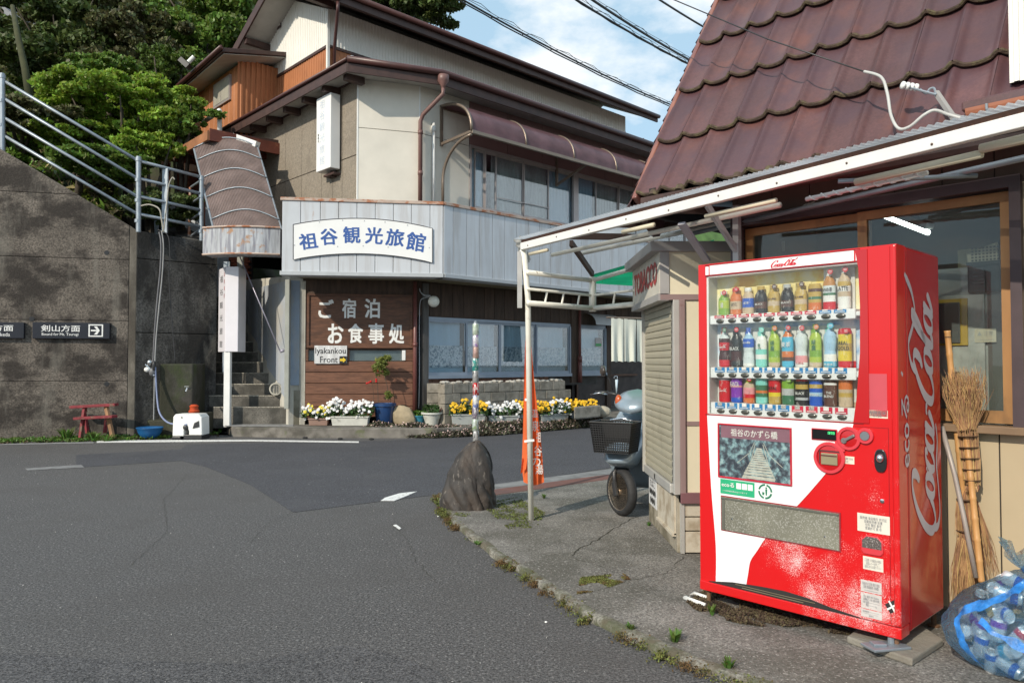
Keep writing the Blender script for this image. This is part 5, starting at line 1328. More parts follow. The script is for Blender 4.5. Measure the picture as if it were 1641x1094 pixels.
# sticker in the right hand window
a, b = fGR.px(954, 541, .03), fGR.px(964, 556, .03)
st_p = thing('window_sticker', 'small square paper sticker with a green band inside the right window', 'sticker', fGR.pt((a[0] + b[0]) / 2, b[1], .02))
part(MB().fb(fGR, a[0], b[0], b[1], a[1], .028, .031), 'paper', mat('pinkish_paper', (.55, .5, .5), .7), st_p)
part(MB().fb(fGR, a[0] + .01, b[0] - .01, b[1] + .02, b[1] + .09, .031, .033), 'green_band', mat('green_print', (.1, .4, .15), .6), st_p)
part(text_mb('DRY', (b[0] - a[0]) * .7, .05, fGR.M((a[0] + b[0]) / 2, b[1] + .055, .033)), 'lettering', letter_white, st_p) if False else None
# noren cloth
nr = thing('noren_curtain', 'pale green split cloth curtain hanging at the inn entrance', 'curtain', at(1005, 580, 16.6))
na, nb_ = at(979, 510, 16.5), at(1040, 512, 16.9)
part(MB().tube([na + Vector((-.1, 0, .02)), nb_ + Vector((.1, 0, .02))], .02, 8), 'rod', bronze, nr)
for k in range(3):
    i0, i1 = k / 3 + .008, (k + 1) / 3 - .008
    part(MB().grid(lambda i, j: na.lerp(nb_, i0 + (i1 - i0) * i) + Vector((0, -.05 * math.sin(i * 9 + k) * j, -.96 * j + .01 * math.sin(i * 12))), 14, 8), 'cloth_panel', noren_m, nr, smooth=True)
um = thing('hanging_umbrella', 'pale blue folded umbrella hooked beside the entrance', 'umbrella', at(988, 625, 16.7))
part(MB().tube([at(988, 608, 16.7), at(988, 630, 16.7)], [.035, .012], 8), 'folded_canopy', mat('pale_blue_cloth', (.45, .55, .62), .6), um, smooth=True)
hose([(984, 606), (985, 603), (989, 603), (989, 608)], 16.7, .010, chrome, 'handle', um)

# ---------------------------------------------------------------- low block wall of the planting bed
fB = Fr(at(683, 650, 14.75), UU)
zt1, zt2 = .98, .77
bwl = thing('low_block_wall', 'low wall of split-face concrete blocks under the inn window', 'wall', at(800, 660, 15.1))
fK = Fr((at(712, 640, 14.5).x, 14.5, 0), UU); blk = None
for (fr_, n0, n1) in ((fK, 0, 8),):
    for row in range(4):
        for k in range(n0, n1 + 1):
            s0 = k * .41 - (.2 if row % 2 else 0); s1 = s0 + .40
            s0 = max(s0, 0); 
            if s1 - s0 < .05: continue
            z0 = .18 + row * .20; 
            rngk = R.uniform(0, .012)
            part(MB().fb(fr_, s0, s1, z0 + .004, z0 + .195, -.2, rngk), 'block', block_m, bwl, bevel=.008)
fK2 = Fr((at(684, 640, 14.75).x, 14.78, 0), (1, .12))
for row in range(4):
    for k in range(2):
        s0 = k * .3; part(MB().fb(fK2, s0, s0 + .29, .18 + row * .2 + .004, .18 + row * .2 + .195, -.2, 0), 'block', block_m, bwl, bevel=.008)
mb = MB(); rg = random.Random(3)
for k in range(90):
    s = rg.uniform(0, 3.6); c = fK.pt(s, .975 + rg.random() * .03, -.10 + rg.uniform(-.08, .06)); r = rg.uniform(.02, .055)
    mb.ball(c, r, 6, 4, (1.4, .9, .6))
part(mb, 'rubble_topping', block_top, bwl, kind='stuff')
gb = gz(948, 664, .2)
tag(part(MB().prism([at(920, 672, 15.3), at(962, 668, 15.9), at(962, 668, 16.3), at(920, 672, 15.7)], (0, 0, .26)), 'kerb_stone', block_m, bevel=.03), 'single grey stone block at the right end of the flower boxes', 'stone')
rk = at(646, 676, 14.55); rk.z = tz
mb = MB(); mb.ball(rk + ZZ * .15, .26, 14, 10, (1.0, .6, .85))
for i, v in enumerate(mb.v):
    d = v - rk - ZZ * .15; mb.v[i] = rk + ZZ * .15 + d * (1 + .28 * noise.noise(d * 5)); mb.v[i].z = max(mb.v[i].z, .18)
tag(part(mb, 'boulder', mat('tan_rock', (.36, .29, .19), .9, var=.25, vs=5, bump=.8, bs=14), autos=25), 'tan boulder between the blue pots against the boarded wall', 'rock')
mb = MB(); c = gz(965, 668, .2); mb.ball(c + ZZ * .12, .16, 10, 8, (1.2, .8, .8))
tag(part(mb, 'boulder', mat('pale_rock', (.42, .38, .3), .9, var=.3, vs=7, bump=.8, bs=20), autos=25), 'pale round stone half in the creeper at the right end', 'rock')

# ---------------------------------------------------------------- planters and pots
fl_white = mat('white_petals', (.80, .80, .80), .6, var=.06, sub=.2)
fl_yel = mat('yellow_petals', (.80, .48, .015), .6, var=.12, sub=.2)
fl_lem = mat('lemon_petals', (.80, .68, .08), .6, var=.1, sub=.2)
fl_eye = mat('yellow_eye', (.75, .55, .05), .6)
leafp = mat('pansy_leaf', (.055, .11, .03), .5, var=.3, vs=6, sub=.25, hv=.03)
def blossoms(mb, c, r, rg, mi=0):
    n = Vector((rg.uniform(-.6, .5), -1.0, rg.uniform(.1, .9))).normalized(); t = n.cross(ZZ).normalized(); b = t.cross(n)
    vs = [c + n * r * .15]
    for k in range(10):
        w = 2 * math.pi * k / 10; rr = r * (1.0 if k % 2 == 0 else .78)
        vs.append(c + (t * math.cos(w) + b * math.sin(w)) * rr - n * r * .1)
    mb.add(vs, [(0, k + 1, (k + 1) % 10 + 1) for k in range(10)], mi)
def planter(x0, x1, yb, yt, Y0, Y1, box_m, label, cols, seed, hgt=.26, nfl=60, spill=.06, boxh=None):
    """box between two photo columns; Y0/Y1 depth of its two ends"""
    A, B = at(x0, yb, Y0), at(x1, yb, Y1); z0 = tz + .005; A.z = B.z = z0
    d = (B - A).normalized(); L = (B - A).length; n = Vector((-d.y, d.x, 0)); H = boxh or (at(x0, yt, Y0).z - at(x0, yb, Y0).z); dp = .22
    t = thing('flower_box', label, 'flower box', (A + B) / 2, 'flower boxes along the inn front')
    C_ = (A + B) / 2 + n * dp / 2
    m_ = MB(); tp_, bt_ = [], []
    for (i, j) in ((-1, -1), (1, -1), (1, 1), (-1, 1)):
        bt_.append(C_ + d * (i * L / 2 * .93) + n * (j * dp / 2 * .85)); tp_.append(C_ + d * (i * L / 2) + n * (j * dp / 2) + ZZ * H)
    m_.hexa(bt_ + tp_)
    for (i, j) in ((0, 1), (1, 2), (2, 3), (3, 0)): m_.bar(tp_[i] + (tp_[i] - C_).normalized() * .004 - ZZ * .012, tp_[j] - ZZ * .012, .026, .026)
    part(m_, 'box', box_m, t, bevel=.006)
    rgn = np.random.default_rng(seed); m = int(L * 1500)
    P = np.zeros((m, 3)); i = rgn.random(m) - .5; j = rgn.normal(size=m) * .33
    hh_ = hgt * (.75 + .5 * np.array([noise.noise(Vector((v * 5, seed, 0))) for v in i])) * rgn.random(m) ** .6
    for q in range(3): P[:, q] = C_[q] + d[q] * i * (L + spill * 2) + n[q] * j * dp
    P[:, 2] = z0 + H - .02 + hh_ * (1 - np.abs(j) * .35) - (np.abs(i) > .5) * .06
    leaves(P, .036, 'foliage', leafp, t, kind='stuff', seed=seed)
    rg = random.Random(seed); fm = [MB() for _ in cols]
    for k in range(int(nfl * 1.7)):
        u = rg.random(); ci = 0
        for q, (c_, f_) in enumerate(cols):
            if f_(u, rg): ci = q; break
        hloc = hgt * (.8 + .5 * noise.noise(Vector(((u - .5) * 5, seed, 0))))
        p = C_ + d * ((u - .5) * (L + spill * 1.6)) + n * (rg.uniform(-.75, .35) * dp) + ZZ * (H + hloc * rg.uniform(.35, 1.22) - (.12 if rg.random() < .12 else 0))
        blossoms(fm[ci], p, rg.uniform(.026, .040), rg)
    for q, m_ in enumerate(fm):
        if m_.v: part(m_, 'blossoms', cols[q][0], t, kind='stuff')
    return t
W_ = lambda u, r: True
box_brown = mat('pinkish_brown_planter', (.30, .19, .15), .7, var=.12); box_white = mat('off_white_planter', (.55, .55, .50), .6, var=.1, vs=7, dirt=((.25, .23, .18), .62, .08, 5, 1, .7)); box_grey = mat('grey_planter', (.33, .35, .34), .6, var=.12, dirt=((.16, .15, .12), .6, .08, 5, 1, .6))
planter(494, 525, 678.5, 667, 14.25, 14.27, box_brown, 'small pinkish brown flower box with white and yellow pansies, leftmost on the terrace', [(fl_lem, lambda u, r: r.random() < .45), (fl_white, W_)], 21, .22, 55, .14)
lp = planter(530, 590, 679, 664, 14.2, 14.2, box_white, 'long off-white flower box full of white pansies, left of the tall blue pot', [(fl_white, W_)], 22, .30, 95, .08)
a = at(556, 669, 14.08); part(MB().box(a.x - .10, a.x + .08, a.y - .0, a.y + .008, a.z - .03, a.z + .03), 'paper_tag', white_plastic, lp) if False else None
planter(724, 778, 674, 657, 14.35, 14.45, box_grey, 'grey flower box with yellow pansies directly behind the can pole', [(fl_yel, W_)], 23, .26, 60, .04)
planter(783, 832, 673, 660, 14.6, 14.75, box_grey, 'grey flower box with white pansies right of the can pole', [(fl_white, W_)], 24, .26, 62, .04)
planter(834, 862, 671, 658, 14.95, 15.15, box_grey, 'grey flower box with yellow pansies behind the orange banner', [(fl_yel, W_)], 25, .26, 34, .02)
planter(868, 912, 666, 655, 15.2, 15.6, box_grey, 'grey flower box with white and yellow pansies just right of the orange banner', [(fl_white, lambda u, r: u > .35 and r.random() < .85), (fl_yel, W_)], 26, .27, 75, .05)
planter(917, 952, 663, 652, 15.7, 16.1, mat('blue_grey_planter', (.22, .27, .33), .6), 'blue grey flower box with golden yellow pansies, rightmost of the row', [(fl_yel, W_)], 27, .26, 80, .05)
def pot(c, r0, r1, h, m, rim=.02, n=24):
    return MB().lathe([(r0, 0), (r1 * .98, h * .86), (r1 + rim, h * .87), (r1 + rim, h), (r1 - .01, h), (r1 - .015, h * .9), (.001, h * .9)], c, n)
c = at(616, 676, 14.52); c.z = tz
bp_ = thing('tall_blue_pot', 'tall glossy blue plant pot with a thin young pine and red berries', 'plant pot', c)
part(pot(c, .15, .215, .42, None), 'pot', mat('glossy_blue_glaze', (.012, .045, .14), .3, var=.15, coat=.5), bp_, autos=50)
rg = random.Random(5)
for (x0, y0, x1, y1) in ((606, 645, 600, 585), (622, 642, 616, 600), (622, 642, 620, 625)):
    part(MB().tube([at(x0, y0, 14.5), at((x0 + x1) / 2 + 2, (y0 + y1) / 2, 14.5), at(x1, y1, 14.5)], .006, 5), 'stem', bark, bp_)
P = np.concatenate([clump(at(614, 583, 14.5), (.22, .18, .22), 900, 31), clump(at(610, 595, 14.5), (.16, .14, .12), 350, 32), clump(at(621, 633, 14.5), (.12, .12, .12), 420, 33), clump(at(618, 575, 14.5), (.12, .1, .12), 200, 34)])
leaves(P, .020, 'needles', mat('young_pine_needles', (.20, .23, .05), .6, var=.2, sub=.2, hv=.02), bp_, kind='stuff', seed=3, aspect=4.5)
mb = MB()
for (x, y) in ((591, 613), (594, 611), (603, 608), (603, 611), (606, 592), (588, 614), (605, 594)): mb.ball(at(x, y, 14.45), .022, 7, 5)
part(mb, 'berries', mat('red_berries', (.55, .02, .02), .4), bp_)
part(MB().tube([at(599, 645, 14.48), at(598, 625, 14.48), at(595, 608, 14.46)], .004, 4), 'stem', bark, bp_)
c = gz(671, 679, tz)
sp_ = thing('small_blue_pot', 'small turquoise blue pot with bright green plant beside the downpipe', 'plant pot', c)
part(pot(c, .115, .14, .17, None, .015), 'pot', mat('turquoise_plastic', (.03, .19, .28), .45, var=.12), sp_, autos=50)
leaves(clump(c + ZZ * .22, (.16, .14, .10), 900, 36), .028, 'foliage', mat('fresh_green_leaf', (.13, .26, .04), .5, sub=.3, hv=.03), sp_, kind='stuff', seed=6)
c = gz(692, 671, tz) ; c = Vector((at(692, 671, 14.55).x, 14.55, tz))
wp_ = thing('white_pot', 'round off-white pot with a low grassy plant near the block wall', 'plant pot', c)
part(pot(c, .12, .185, .24, None, .025), 'pot', box_white, wp_, autos=50)
leaves(clump(c + ZZ * .30, (.17, .14, .16), 700, 37), .022, 'foliage', leafp, wp_, kind='stuff', seed=7, aspect=5)
part(MB().tube([c + Vector((.12, -.05, .2)), c + Vector((.2, -.05, .32))], .01, 5), 'stem', mat('reddish_stem', (.25, .08, .06), .7), wp_)

# ================================================================ THE SHOP ON THE RIGHT
AW = 4.45
fW = Fr(AB(AW, 2.56), -VV)
shop = thing('shop_building', 'beige sided shop with a steep reddish purple tiled roof behind the vending machine', 'building', AB(AW + 1, 1.0, 0))
siding = mat('beige_siding', (.42, .34, .22), .65, var=.07, vs=2, rand=.03, dirt=((.27, .21, .13), .62, .1, 1.8, .5, .5))
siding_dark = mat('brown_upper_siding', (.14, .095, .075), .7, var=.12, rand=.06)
bz = fW.px(1570, 683)[1]; wx0, wx1 = fW.px(1190, 360)[0], fW.px(1622, 400)[0]; wz1 = fW.px(1400, 340)[1]
wz0 = fW.px(1570, 680)[1]; wz1 = fW.px(1620, 302)[1]
SE = 4.6
part(MB().fb(fW, 0, SE, -.0, wz0 - .03, -.12, -.012).fb(fW, 0, SE, wz1 + .03, 2.75, -.12, -.012).fb(fW, wx1 + .02, SE, wz0 - .03, wz1 + .03, -.12, -.012).fb(fW, 0, wx0, wz0 - .03, wz1 + .03, -.12, -.012), 'wall_core', dark_gap, shop)
# siding boards: vertical sheets below the window, seams from the photo
sm = [fW.px(x, 800)[0] for x in (1512, 1574, 1603)]
pitch = .245
s = 0.0; edges = [0.0]
while edges[-1] < SE - .01: edges.append(min(edges[-1] + pitch, SE))
off = (sm[2] - edges[0]) % pitch
edges = [0.0] + [off + k * pitch for k in range(int((SE - off) / pitch) + 1)] + [SE]
for i in range(len(edges) - 1):
    if edges[i + 1] - edges[i] < .02: continue
    part(MB().fb(fW, edges[i] + .003, edges[i + 1] - .003, .09, wz0 - .045, -.012, .0), 'siding_board', siding, shop, bevel=.003)
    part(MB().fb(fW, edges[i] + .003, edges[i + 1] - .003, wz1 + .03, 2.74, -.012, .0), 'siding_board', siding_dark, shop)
    if edges[i] > wx1: part(MB().fb(fW, edges[i] + .003, edges[i + 1] - .003, wz0 - .04, wz1 + .026, -.012, .0), 'siding_board', siding, shop, bevel=.003)
part(MB().fb(fW, wx1 + .03, edges[[e > wx1 for e in edges].index(True)] - .003, wz0 - .04, wz1 + .026, -.012, .0), 'siding_board', siding, shop)
part(MB().fb(fW, -.02, SE, .0, .09, -.1, .01), 'concrete_base', kerb_con, shop)
# window
wood_frame = mat('golden_wood_frame', (.30, .155, .055), .5, var=.25, vs=5, zs=.3, dirt=((.13, .07, .03), .6, .08, 5, .5, .6))
dk_frame = mat('dark_outer_frame', (.06, .04, .045), .5, var=.2)
ledge = mat('brown_ledge', (.20, .13, .075), .6, var=.15, dirt=((.6, .6, .58), .72, .03, 50, 1, .7))
wf = MB().fb(fW, wx0 - .06, wx1 + .05, wz1, wz1 + .06, -.10, .05).fb(fW, wx0 - .06, wx0, wz0, wz1, -.10, .05).fb(fW, wx1, wx1 + .05, wz0, wz1, -.10, .05)
part(wf, 'outer_window_frame', dk_frame, shop)
part(MB().fb(fW, wx0 - .08, wx1 + .07, wz0 - .04, wz0, -.10, .075), 'window_ledge', ledge, shop, bevel=.004)
xm = fW.px(1382, 370)[0]
for k, (s0, s1, o) in enumerate(((wx0, xm + .03, -.035), (xm - .03, wx1, -.005))):
    w = .052
    sash = part(MB().fb(fW, s0, s0 + w, wz0 + .01, wz1 - .01, o - .03, o).fb(fW, s1 - w, s1, wz0 + .01, wz1 - .01, o - .03, o).fb(fW, s0 + w, s1 - w, wz0 + .01, wz0 + .075, o - .03, o).fb(fW, s0 + w, s1 - w, wz1 - .06, wz1 - .01, o - .03, o), 'window_sash', wood_frame, shop)
    part(MB().fb(fW, s0 + w, s1 - w, wz0 + .075, wz1 - .06, o - .018, o - .013), 'glass_pane', glass_mat('shop_glass', (.86, .89, .87), .0, .015, .012, (.5, .5, .45)), sash)
# room behind the window
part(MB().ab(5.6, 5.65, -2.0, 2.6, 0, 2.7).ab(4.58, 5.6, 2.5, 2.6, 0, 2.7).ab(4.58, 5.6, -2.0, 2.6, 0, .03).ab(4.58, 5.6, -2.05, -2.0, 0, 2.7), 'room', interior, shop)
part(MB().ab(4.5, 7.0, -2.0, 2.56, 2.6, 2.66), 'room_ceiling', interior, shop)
pw = mat('corrugated_reflection', (.16, .16, .15), .6)
cm = MB(); nn_ = 60
cm.grid(lambda i, j: AB(4.6 + .95 * j, -1.9 + 4.3 * i, 2.66 - .12 * j + .018 * (1 if int(round(i * nn_)) % 2 else -1)), nn_, 1)
part(cm, 'reflection_sheet', pw, shop)  # corrugated sheet added in the room to imitate a reflection in the glass
la = thing('tube_lamp', 'glowing fluorescent tube lamp inside the shop window', 'lamp', AB(5.0, 1.5, 2.2))
t0, t1 = at(1412, 344, 4.95), at(1488, 373, 4.6)
part(MB().tube([t0, t1], .016, 10), 'tube', mat('lit_tube', (.9, .9, .9), .4, emit=(.92, 1, .97), es=9), la, smooth=True)
part(MB().bar(t0 + ZZ * .045 + (t0 - t1) * .03, t1 + ZZ * .045 - (t0 - t1) * .03, .07, .04), 'housing', white_metal, la)
# fridge, crates inside
fI = Fr(AB(4.78, 2.0), -VV)
fr_ = thing('steel_fridge', 'stainless steel fridge door with a yellow framed window, seen through the shop window', 'fridge', AB(5, 1.1, 0))
q = lambda x, y, o=0: fI.px(x, y, o)
fs0, fs1, fz1 = q(1480, 600)[0], q(1640, 600)[0], q(1500, 432)[1]
part(MB().fb(fI, fs0 - .3, fs1, .03, fz1, -.5, -.01), 'cabinet', mat('pale_steel', (.45, .47, .48), .4, metal=.3, var=.2), fr_)
a, b = q(1500, 475), q(1578, 475)
part(MB().fb(fI, a[0] - .2, b[0], .7, a[1], -.01, .012), 'door', mat('mottled_steel', (.58, .60, .60), .35, metal=.3, var=.35, vs=6), fr_, bevel=.006)
part(MB().fb(fI, b[0] + .012, b[0] + .085, .7, a[1], -.01, .0), 'side_strip', mat('dark_steel', (.12, .125, .125), .4), fr_)
part(MB().fb(fI, b[0] + .088, b[0] + .12, .7, a[1], -.01, .012), 'chrome_strip', chrome, fr_)
a, b = q(1500, 481), q(1553, 553)
part(MB().fb(fI, a[0] - .1, b[0], b[1], a[1], .012, .024), 'yellow_frame', mat('yellow_frame_paint', (.55, .36, .05), .5), fr_)
part(MB().fb(fI, a[0] - .1, b[0] - .035, b[1] + .012, a[1] - .02, .024, .034), 'door_window', mat('grey_panel_glass', (.13, .14, .15), .12), fr_, bevel=.01)
a, b = q(1563, 527), q(1598, 548); st_ = thing('notice_label', 'small off-white warning notice stuck on the fridge', 'label', fI.pt(a[0], b[1], .015))
part(MB().fb(fI, a[0], b[0], b[1], a[1], .013, .016), 'paper', mat('notice_paper', (.62, .58, .48), .7), st_)
part(text_mb('▲ 注意\n-----------', (b[0] - a[0]) * .8, (a[1] - b[1]) * .7, fI.M((a[0] + b[0]) / 2, (a[1] + b[1]) / 2, .0165)), 'lettering', MATS['grey_trim'], st_)
a, b = q(1552, 422), q(1600, 468)
bc_ = thing('black_crate', 'black plastic crate on top of the fridge behind the glass', 'crate', fI.pt(a[0], b[1], 0))
part(MB().fb(fI, a[0], b[0] + .02, b[1], a[1], -.2, .03), 'crate_body', black_plastic, bc_, bevel=.01)
for k in range(6): part(MB().fb(fI, a[0] + .03, b[0] - .06, b[1] + .05 + k * .02, b[1] + .06 + k * .02, .03, .036), 'grille_bar', mat('dark_grey_bar', (.07, .07, .075), .4) if 'dark_grey_bar' not in MATS else MATS['dark_grey_bar'], bc_)
part(MB().fb(fI, a[0], b[0] + .02, a[1] - .02, a[1], .03, .045), 'rim', black_plastic, bc_)
a, b = q(1550, 397), q(1600, 420)
wc = thing('cream_basket', 'cream perforated plastic basket lying on the black crate', 'basket', fI.pt(a[0], b[1], 0))
part(MB().fp(fI, [(a[0], b[1] + .0), (b[0], b[1] + .0), (b[0], a[1] + .02), (a[0] - .01, a[1] - .03)], -.2, .0), 'basket_wall', mat('cream_plastic', (.60, .55, .42), .5), wc, bevel=.008)
for r in range(5):
    for c in range(8): part(MB().fb(fI, a[0] + .02 + c * .018, a[0] + .031 + c * .018, b[1] + .015 + r * .017, b[1] + .025 + r * .017, .0, .0015), 'hole', black_plastic, wc) if (r + c) >= 0 and r < 5 and c < 8 else None
# deep shelf things, dim
tag(part(MB().ab(4.9, 5.4, 1.15, 1.35, 1.95, 2.06), 'cream_box', mat('cream_box', (.5, .45, .3), .6)), 'cream box on top of the fridge behind the machine corner', 'box')

# ---------------------------------------------------------------- steep tiled roof
TN = 1.61; hN = math.hypot(1, TN)
SL_ = (UU / hN + ZZ * (TN / hN)).normalized()
fT = Fr(AB(4.15, 2.6, 2.42), -VV, SL_)       # s along the eave, t up the slope, o out of the roof
roof = thing('tiled_roof', 'steep roof of big wavy reddish purple metal tiles with mossy brown lower edges', 'roof', AB(4.3, 1.5, 2.5))
tile_m = mat('red_purple_tile', (.100, .045, .044), .46, var=.25, vs=2.0, rand=.14, coat=.03, speck=.12, ss=60, dirt=((.17, .060, .040), .60, .10, 2.4, 1, .6), dirt2=((.070, .038, .052), .54, .10, 1.9, 1, .6), rv=.12)
lip_m = mat('mossy_tile_edge', (.075, .050, .035), .9, var=.4, vs=14, bump=.8, bs=60, dirt=((.13, .11, .055), .55, .08, 16, 1, .8))
TW, TH = .2125, .52
def tile_prof(x):                            # x 0..1 across one tile; shallow pan with a raised roll on its right
    return .012 + .024 * math.sin((x - .12) * math.pi) ** 2 * (1 if .12 < x < 1.12 else 0)
def wave(x):
    x = x % 1.0
    return .026 * abs(math.cos(math.pi * x)) ** 14 + .012 * abs(math.cos(math.pi * x)) ** 2
def make_tile():
    nx, nz = 22, 3; mb = MB()
    L_ = TH + .03
    for top in (True, False):
        oo = 0.0 if top else -.028
        mb.grid(lambda i, j: fT.p * 0 + Vector((TW * i * .995, (L_) * j + (-.009 * math.sin(math.pi * i) if j < .01 else 0), wave(i) + .040 * (1 - j) + oo)), nx, nz, mi=0)
    w = nx + 1; n1 = w * (nz + 1)
    for i in range(nx):
        mb.f.append((i, n1 + i, n1 + i + 1, i + 1)); mb.m.append(1)
    for j in range(nz):
        for c, sgn in ((0, 1), (nx, -1)):
            a_, b_ = j * w + c, (j + 1) * w + c
            mb.f.append((a_, b_, n1 + b_, n1 + a_)); mb.m.append(0)
    # thick mossy lip under the front edge
    lip = [Vector((TW * i / nx, -.009 * math.sin(math.pi * i / nx) - .002, wave(i / nx) + .027)) for i in range(nx + 1)]
    mb.tube(lip, .0135, 6, mi=1)
    return mb
tm = make_tile()
tile_me = mesh_of('roof_tile', tm.v, tm.f, tm.m, True); tile_me.materials.append(tile_m); tile_me.materials.append(lip_m)
bm = bmesh.new(); bm.from_mesh(tile_me); bmesh.ops.recalc_face_normals(bm, faces=bm.faces); bm.to_mesh(tile_me); bm.free(); tile_me.set_sharp_from_angle(angle=rad(38))
S0 = -.545
rows_t = [.165, .665, 1.185, 1.715, 2.245, 2.775]
for r, t in enumerate(rows_t):
    offs = (.5 * 0) 
    k = 0
    while S0 + k * TW < 3.1:
        s_ = S0 + k * TW
        k += 1
        if s_ > 1.62 and t > .9 and t < 2.3 and False: continue
        o = bpy.data.objects.new('roof_tile', tile_me)
        M_ = Matrix((fT.d, fT.up, fT.n)).transposed().to_4x4(); M_.translation = fT.pt(s_, t, R.uniform(-.002, .002))
        link(o, M_ @ Matrix.Rotation(R.uniform(-.004, .004), 4, 'Z'), roof)
        if s_ > 1.35 + (.2 if r == 0 else 0) and r == 0: pass
# dark deck below the tiles, verge flashing on the left, side face with scalloped edge tiles
part(MB().fb(fT, S0, 3.1, .17, 3.3, -.05, -.012), 'roof_deck', dark_gap, roof)
flash_m = mat('orange_brown_flashing', (.26, .10, .065), .35, var=.25, vs=4, coat=.2, dirt=((.16, .06, .055), .5, .1, 3, 1, .8))
part(MB().fb(fT, S0 - .035, S0 + .006, .12, 3.3, -.06, .055), 'verge_flashing', flash_m, roof, bevel=.008)
side = MB()
for k in range(30):
    t = .08 + k * .108
    o = part(MB().add([fT.pt(S0 - .035, t, .045), fT.pt(S0 - .035, t + .125, .035), fT.pt(S0 - .10, t + .125, -.01), fT.pt(S0 - .125, t + .06, -.03), fT.pt(S0 - .10, t - .005, .005),
                       fT.pt(S0 - .035, t, .015), fT.pt(S0 - .035, t + .125, .005), fT.pt(S0 - .10, t + .125, -.04), fT.pt(S0 - .125, t + .06, -.06), fT.pt(S0 - .10, t - .005, -.025)],
                      [(0, 1, 2, 3, 4), (5, 9, 8, 7, 6), (0, 4, 9, 5), (4, 3, 8, 9), (3, 2, 7, 8)]), 'verge_tile', [tile_m], roof)
part(MB().fb(fT, S0 - .09, S0 - .03, .1, 3.3, -.35, -.03), 'verge_board', tile_m, roof)
# end plugs under the lowest row of tiles
for k in range(17):
    c = fT.pt(S0 + TW * (k + .62), .155, .022); 
    part(MB().lathe([(.001, -.012), (.036, -.01), (.036, .03)], c, 12, -SL_), 'tile_end_plug', lip_m, roof, autos=40)
part(MB().tube([AB(4.16, 3.14, 2.46), AB(4.16, -.5, 2.46)], .035, 8).ab(4.17, 4.5, -.6, 3.1, 2.50, 2.54), 'eave_board', brown_eave, roof)
part(MB().ab(4.2, 6.0, 3.0, 3.05, 2.4, 2.6).prism([AB(4.25, 3.02, 2.5), AB(6.6, 3.02, 2.5), AB(6.6, 3.02, 6.0)], -VV * .05), 'gable_filler', dark_gap, roof)
# low wavy edge pieces of the eave seen over the awning
# white corrugated dormer wall at the right edge and copper gutter under it
dz = thing('dormer_wall', 'white corrugated metal wall standing out of the tiled roof at the right edge', 'wall', AB(4.4, .8, 3.2))
fD = Fr(AB(4.32, fW.p.dot(VV)), -VV)
s0 = fD.px(1617, 80)[0]
part(ribs(MB(), fD, s0, s0 + 1.4, fD.px(1625, 132)[1], 4.6, .045, .012, flat=.4), 'corrugated_sheet', white_rib, dz)
part(MB().fb(fD, s0, s0 + 1.4, fD.px(1625, 132)[1], 4.6, -.3, -.01), 'backing', dark_gap, dz)
gu = thing('copper_gutter', 'short copper coloured half-round gutter above the awning at the right edge', 'gutter', AB(4.1, .8, 2.8))
g0, g1 = fD.px(1553, 178, .12), fD.px(1700, 136, .12)
P0, P1 = fD.pt(g0[0], g0[1], .12), fD.pt(g1[0], g0[1], .12)
cop = mat('copper_brown_gutter', (.36, .135, .075), .35, var=.15, vs=5, coat=.2)
part(MB().grid(lambda i, j: P0.lerp(P1, i) + fD.n * (.055 * math.cos(math.pi * j)) - ZZ * (.06 * math.sin(math.pi * j)), 2, 12).prism([P0 + fD.n * (.055 * math.cos(math.pi * j / 8)) - ZZ * (.06 * math.sin(math.pi * j / 8)) for j in range(9)], -(P1 - P0).normalized() * .004), 'trough', cop, gu)
part(MB().tube([P0.lerp(P1, .24) + fD.n * (.06 * math.cos(math.pi * j / 8)) - ZZ * (.064 * math.sin(math.pi * j / 8)) for j in range(9)], .007, 5), 'gutter_hook', galv, gu)
part(MB().fb(fD, g0[0] - .03, g0[0] + 1.6, g0[1] + .0, g0[1] + .05, -.3, .14), 'drip_roof', tile_m, gu, bevel=.01)

# ---------------------------------------------------------------- awning
A_1, A_0 = Vector((.08, 6.24, 0)), Vector((2.068, 2.966, 0))
fdir = (A_0 - A_1).normalized(); LA = (A_0 - A_1).length + 1.1
fA = Fr(A_1, fdir)                            # s from the far post towards the right; o>0 outwards (to the road)
aw = thing('awning', 'long low awning with white front beam and clear corrugated sheets, carried by a cream post', 'awning', A_1)
tpz = 2.41
part(MB().fb(fA, -.02, LA, tpz - .060, tpz, -.04, .0), 'front_beam', white_metal, aw, bevel=.004)
part(MB().fb(fA, -.02, LA, tpz + .002, tpz + .026, -.045, -.01), 'wood_strip', mat('wet_brown_wood', (.10, .04, .022), .6, var=.3, vs=10), aw)
def inner_off(s):
    p = fA.pt(s, 0, 0); g = AW - p.dot(UU)           # distance to the wall plane along U
    cosn = -(fA.n.dot(UU))
    b_ = p.dot(VV)
    d = g / cosn if b_ < 2.9 else .92
    return max(.05, min(.92, d)) if b_ < 2.9 else .92
cor = MB(); npt = 46
clear_sheet = sheet_mat('clear_corrugated_sheet', (.66, .69, .72), .6, .22, .3)
ns = int((LA + .1) / .016)
cor.grid(lambda i, j: fA.pt(-.06 + (LA + .06) * i, tpz + .035 + .007 * math.cos(i * (LA + .06) / .018 * math.pi) + .10 * j, .04 - (inner_off(-.06 + (LA + .06) * i) + .04) * j), ns * 3, 3)
part(cor, 'corrugated_sheet', clear_sheet, aw, smooth=True)
for k in range(int(LA / .42)):
    s = .1 + k * .42
    part(MB().lathe([(.006, 0), (.006, .003), (.002, .005)], fA.pt(s, tpz - .038 + (k % 2) * .012, .0), 8, fA.n), 'rivet', mat('rusty_rivet', (.10, .06, .045), .6) if 'rusty_rivet' not in MATS else MATS['rusty_rivet'], aw)
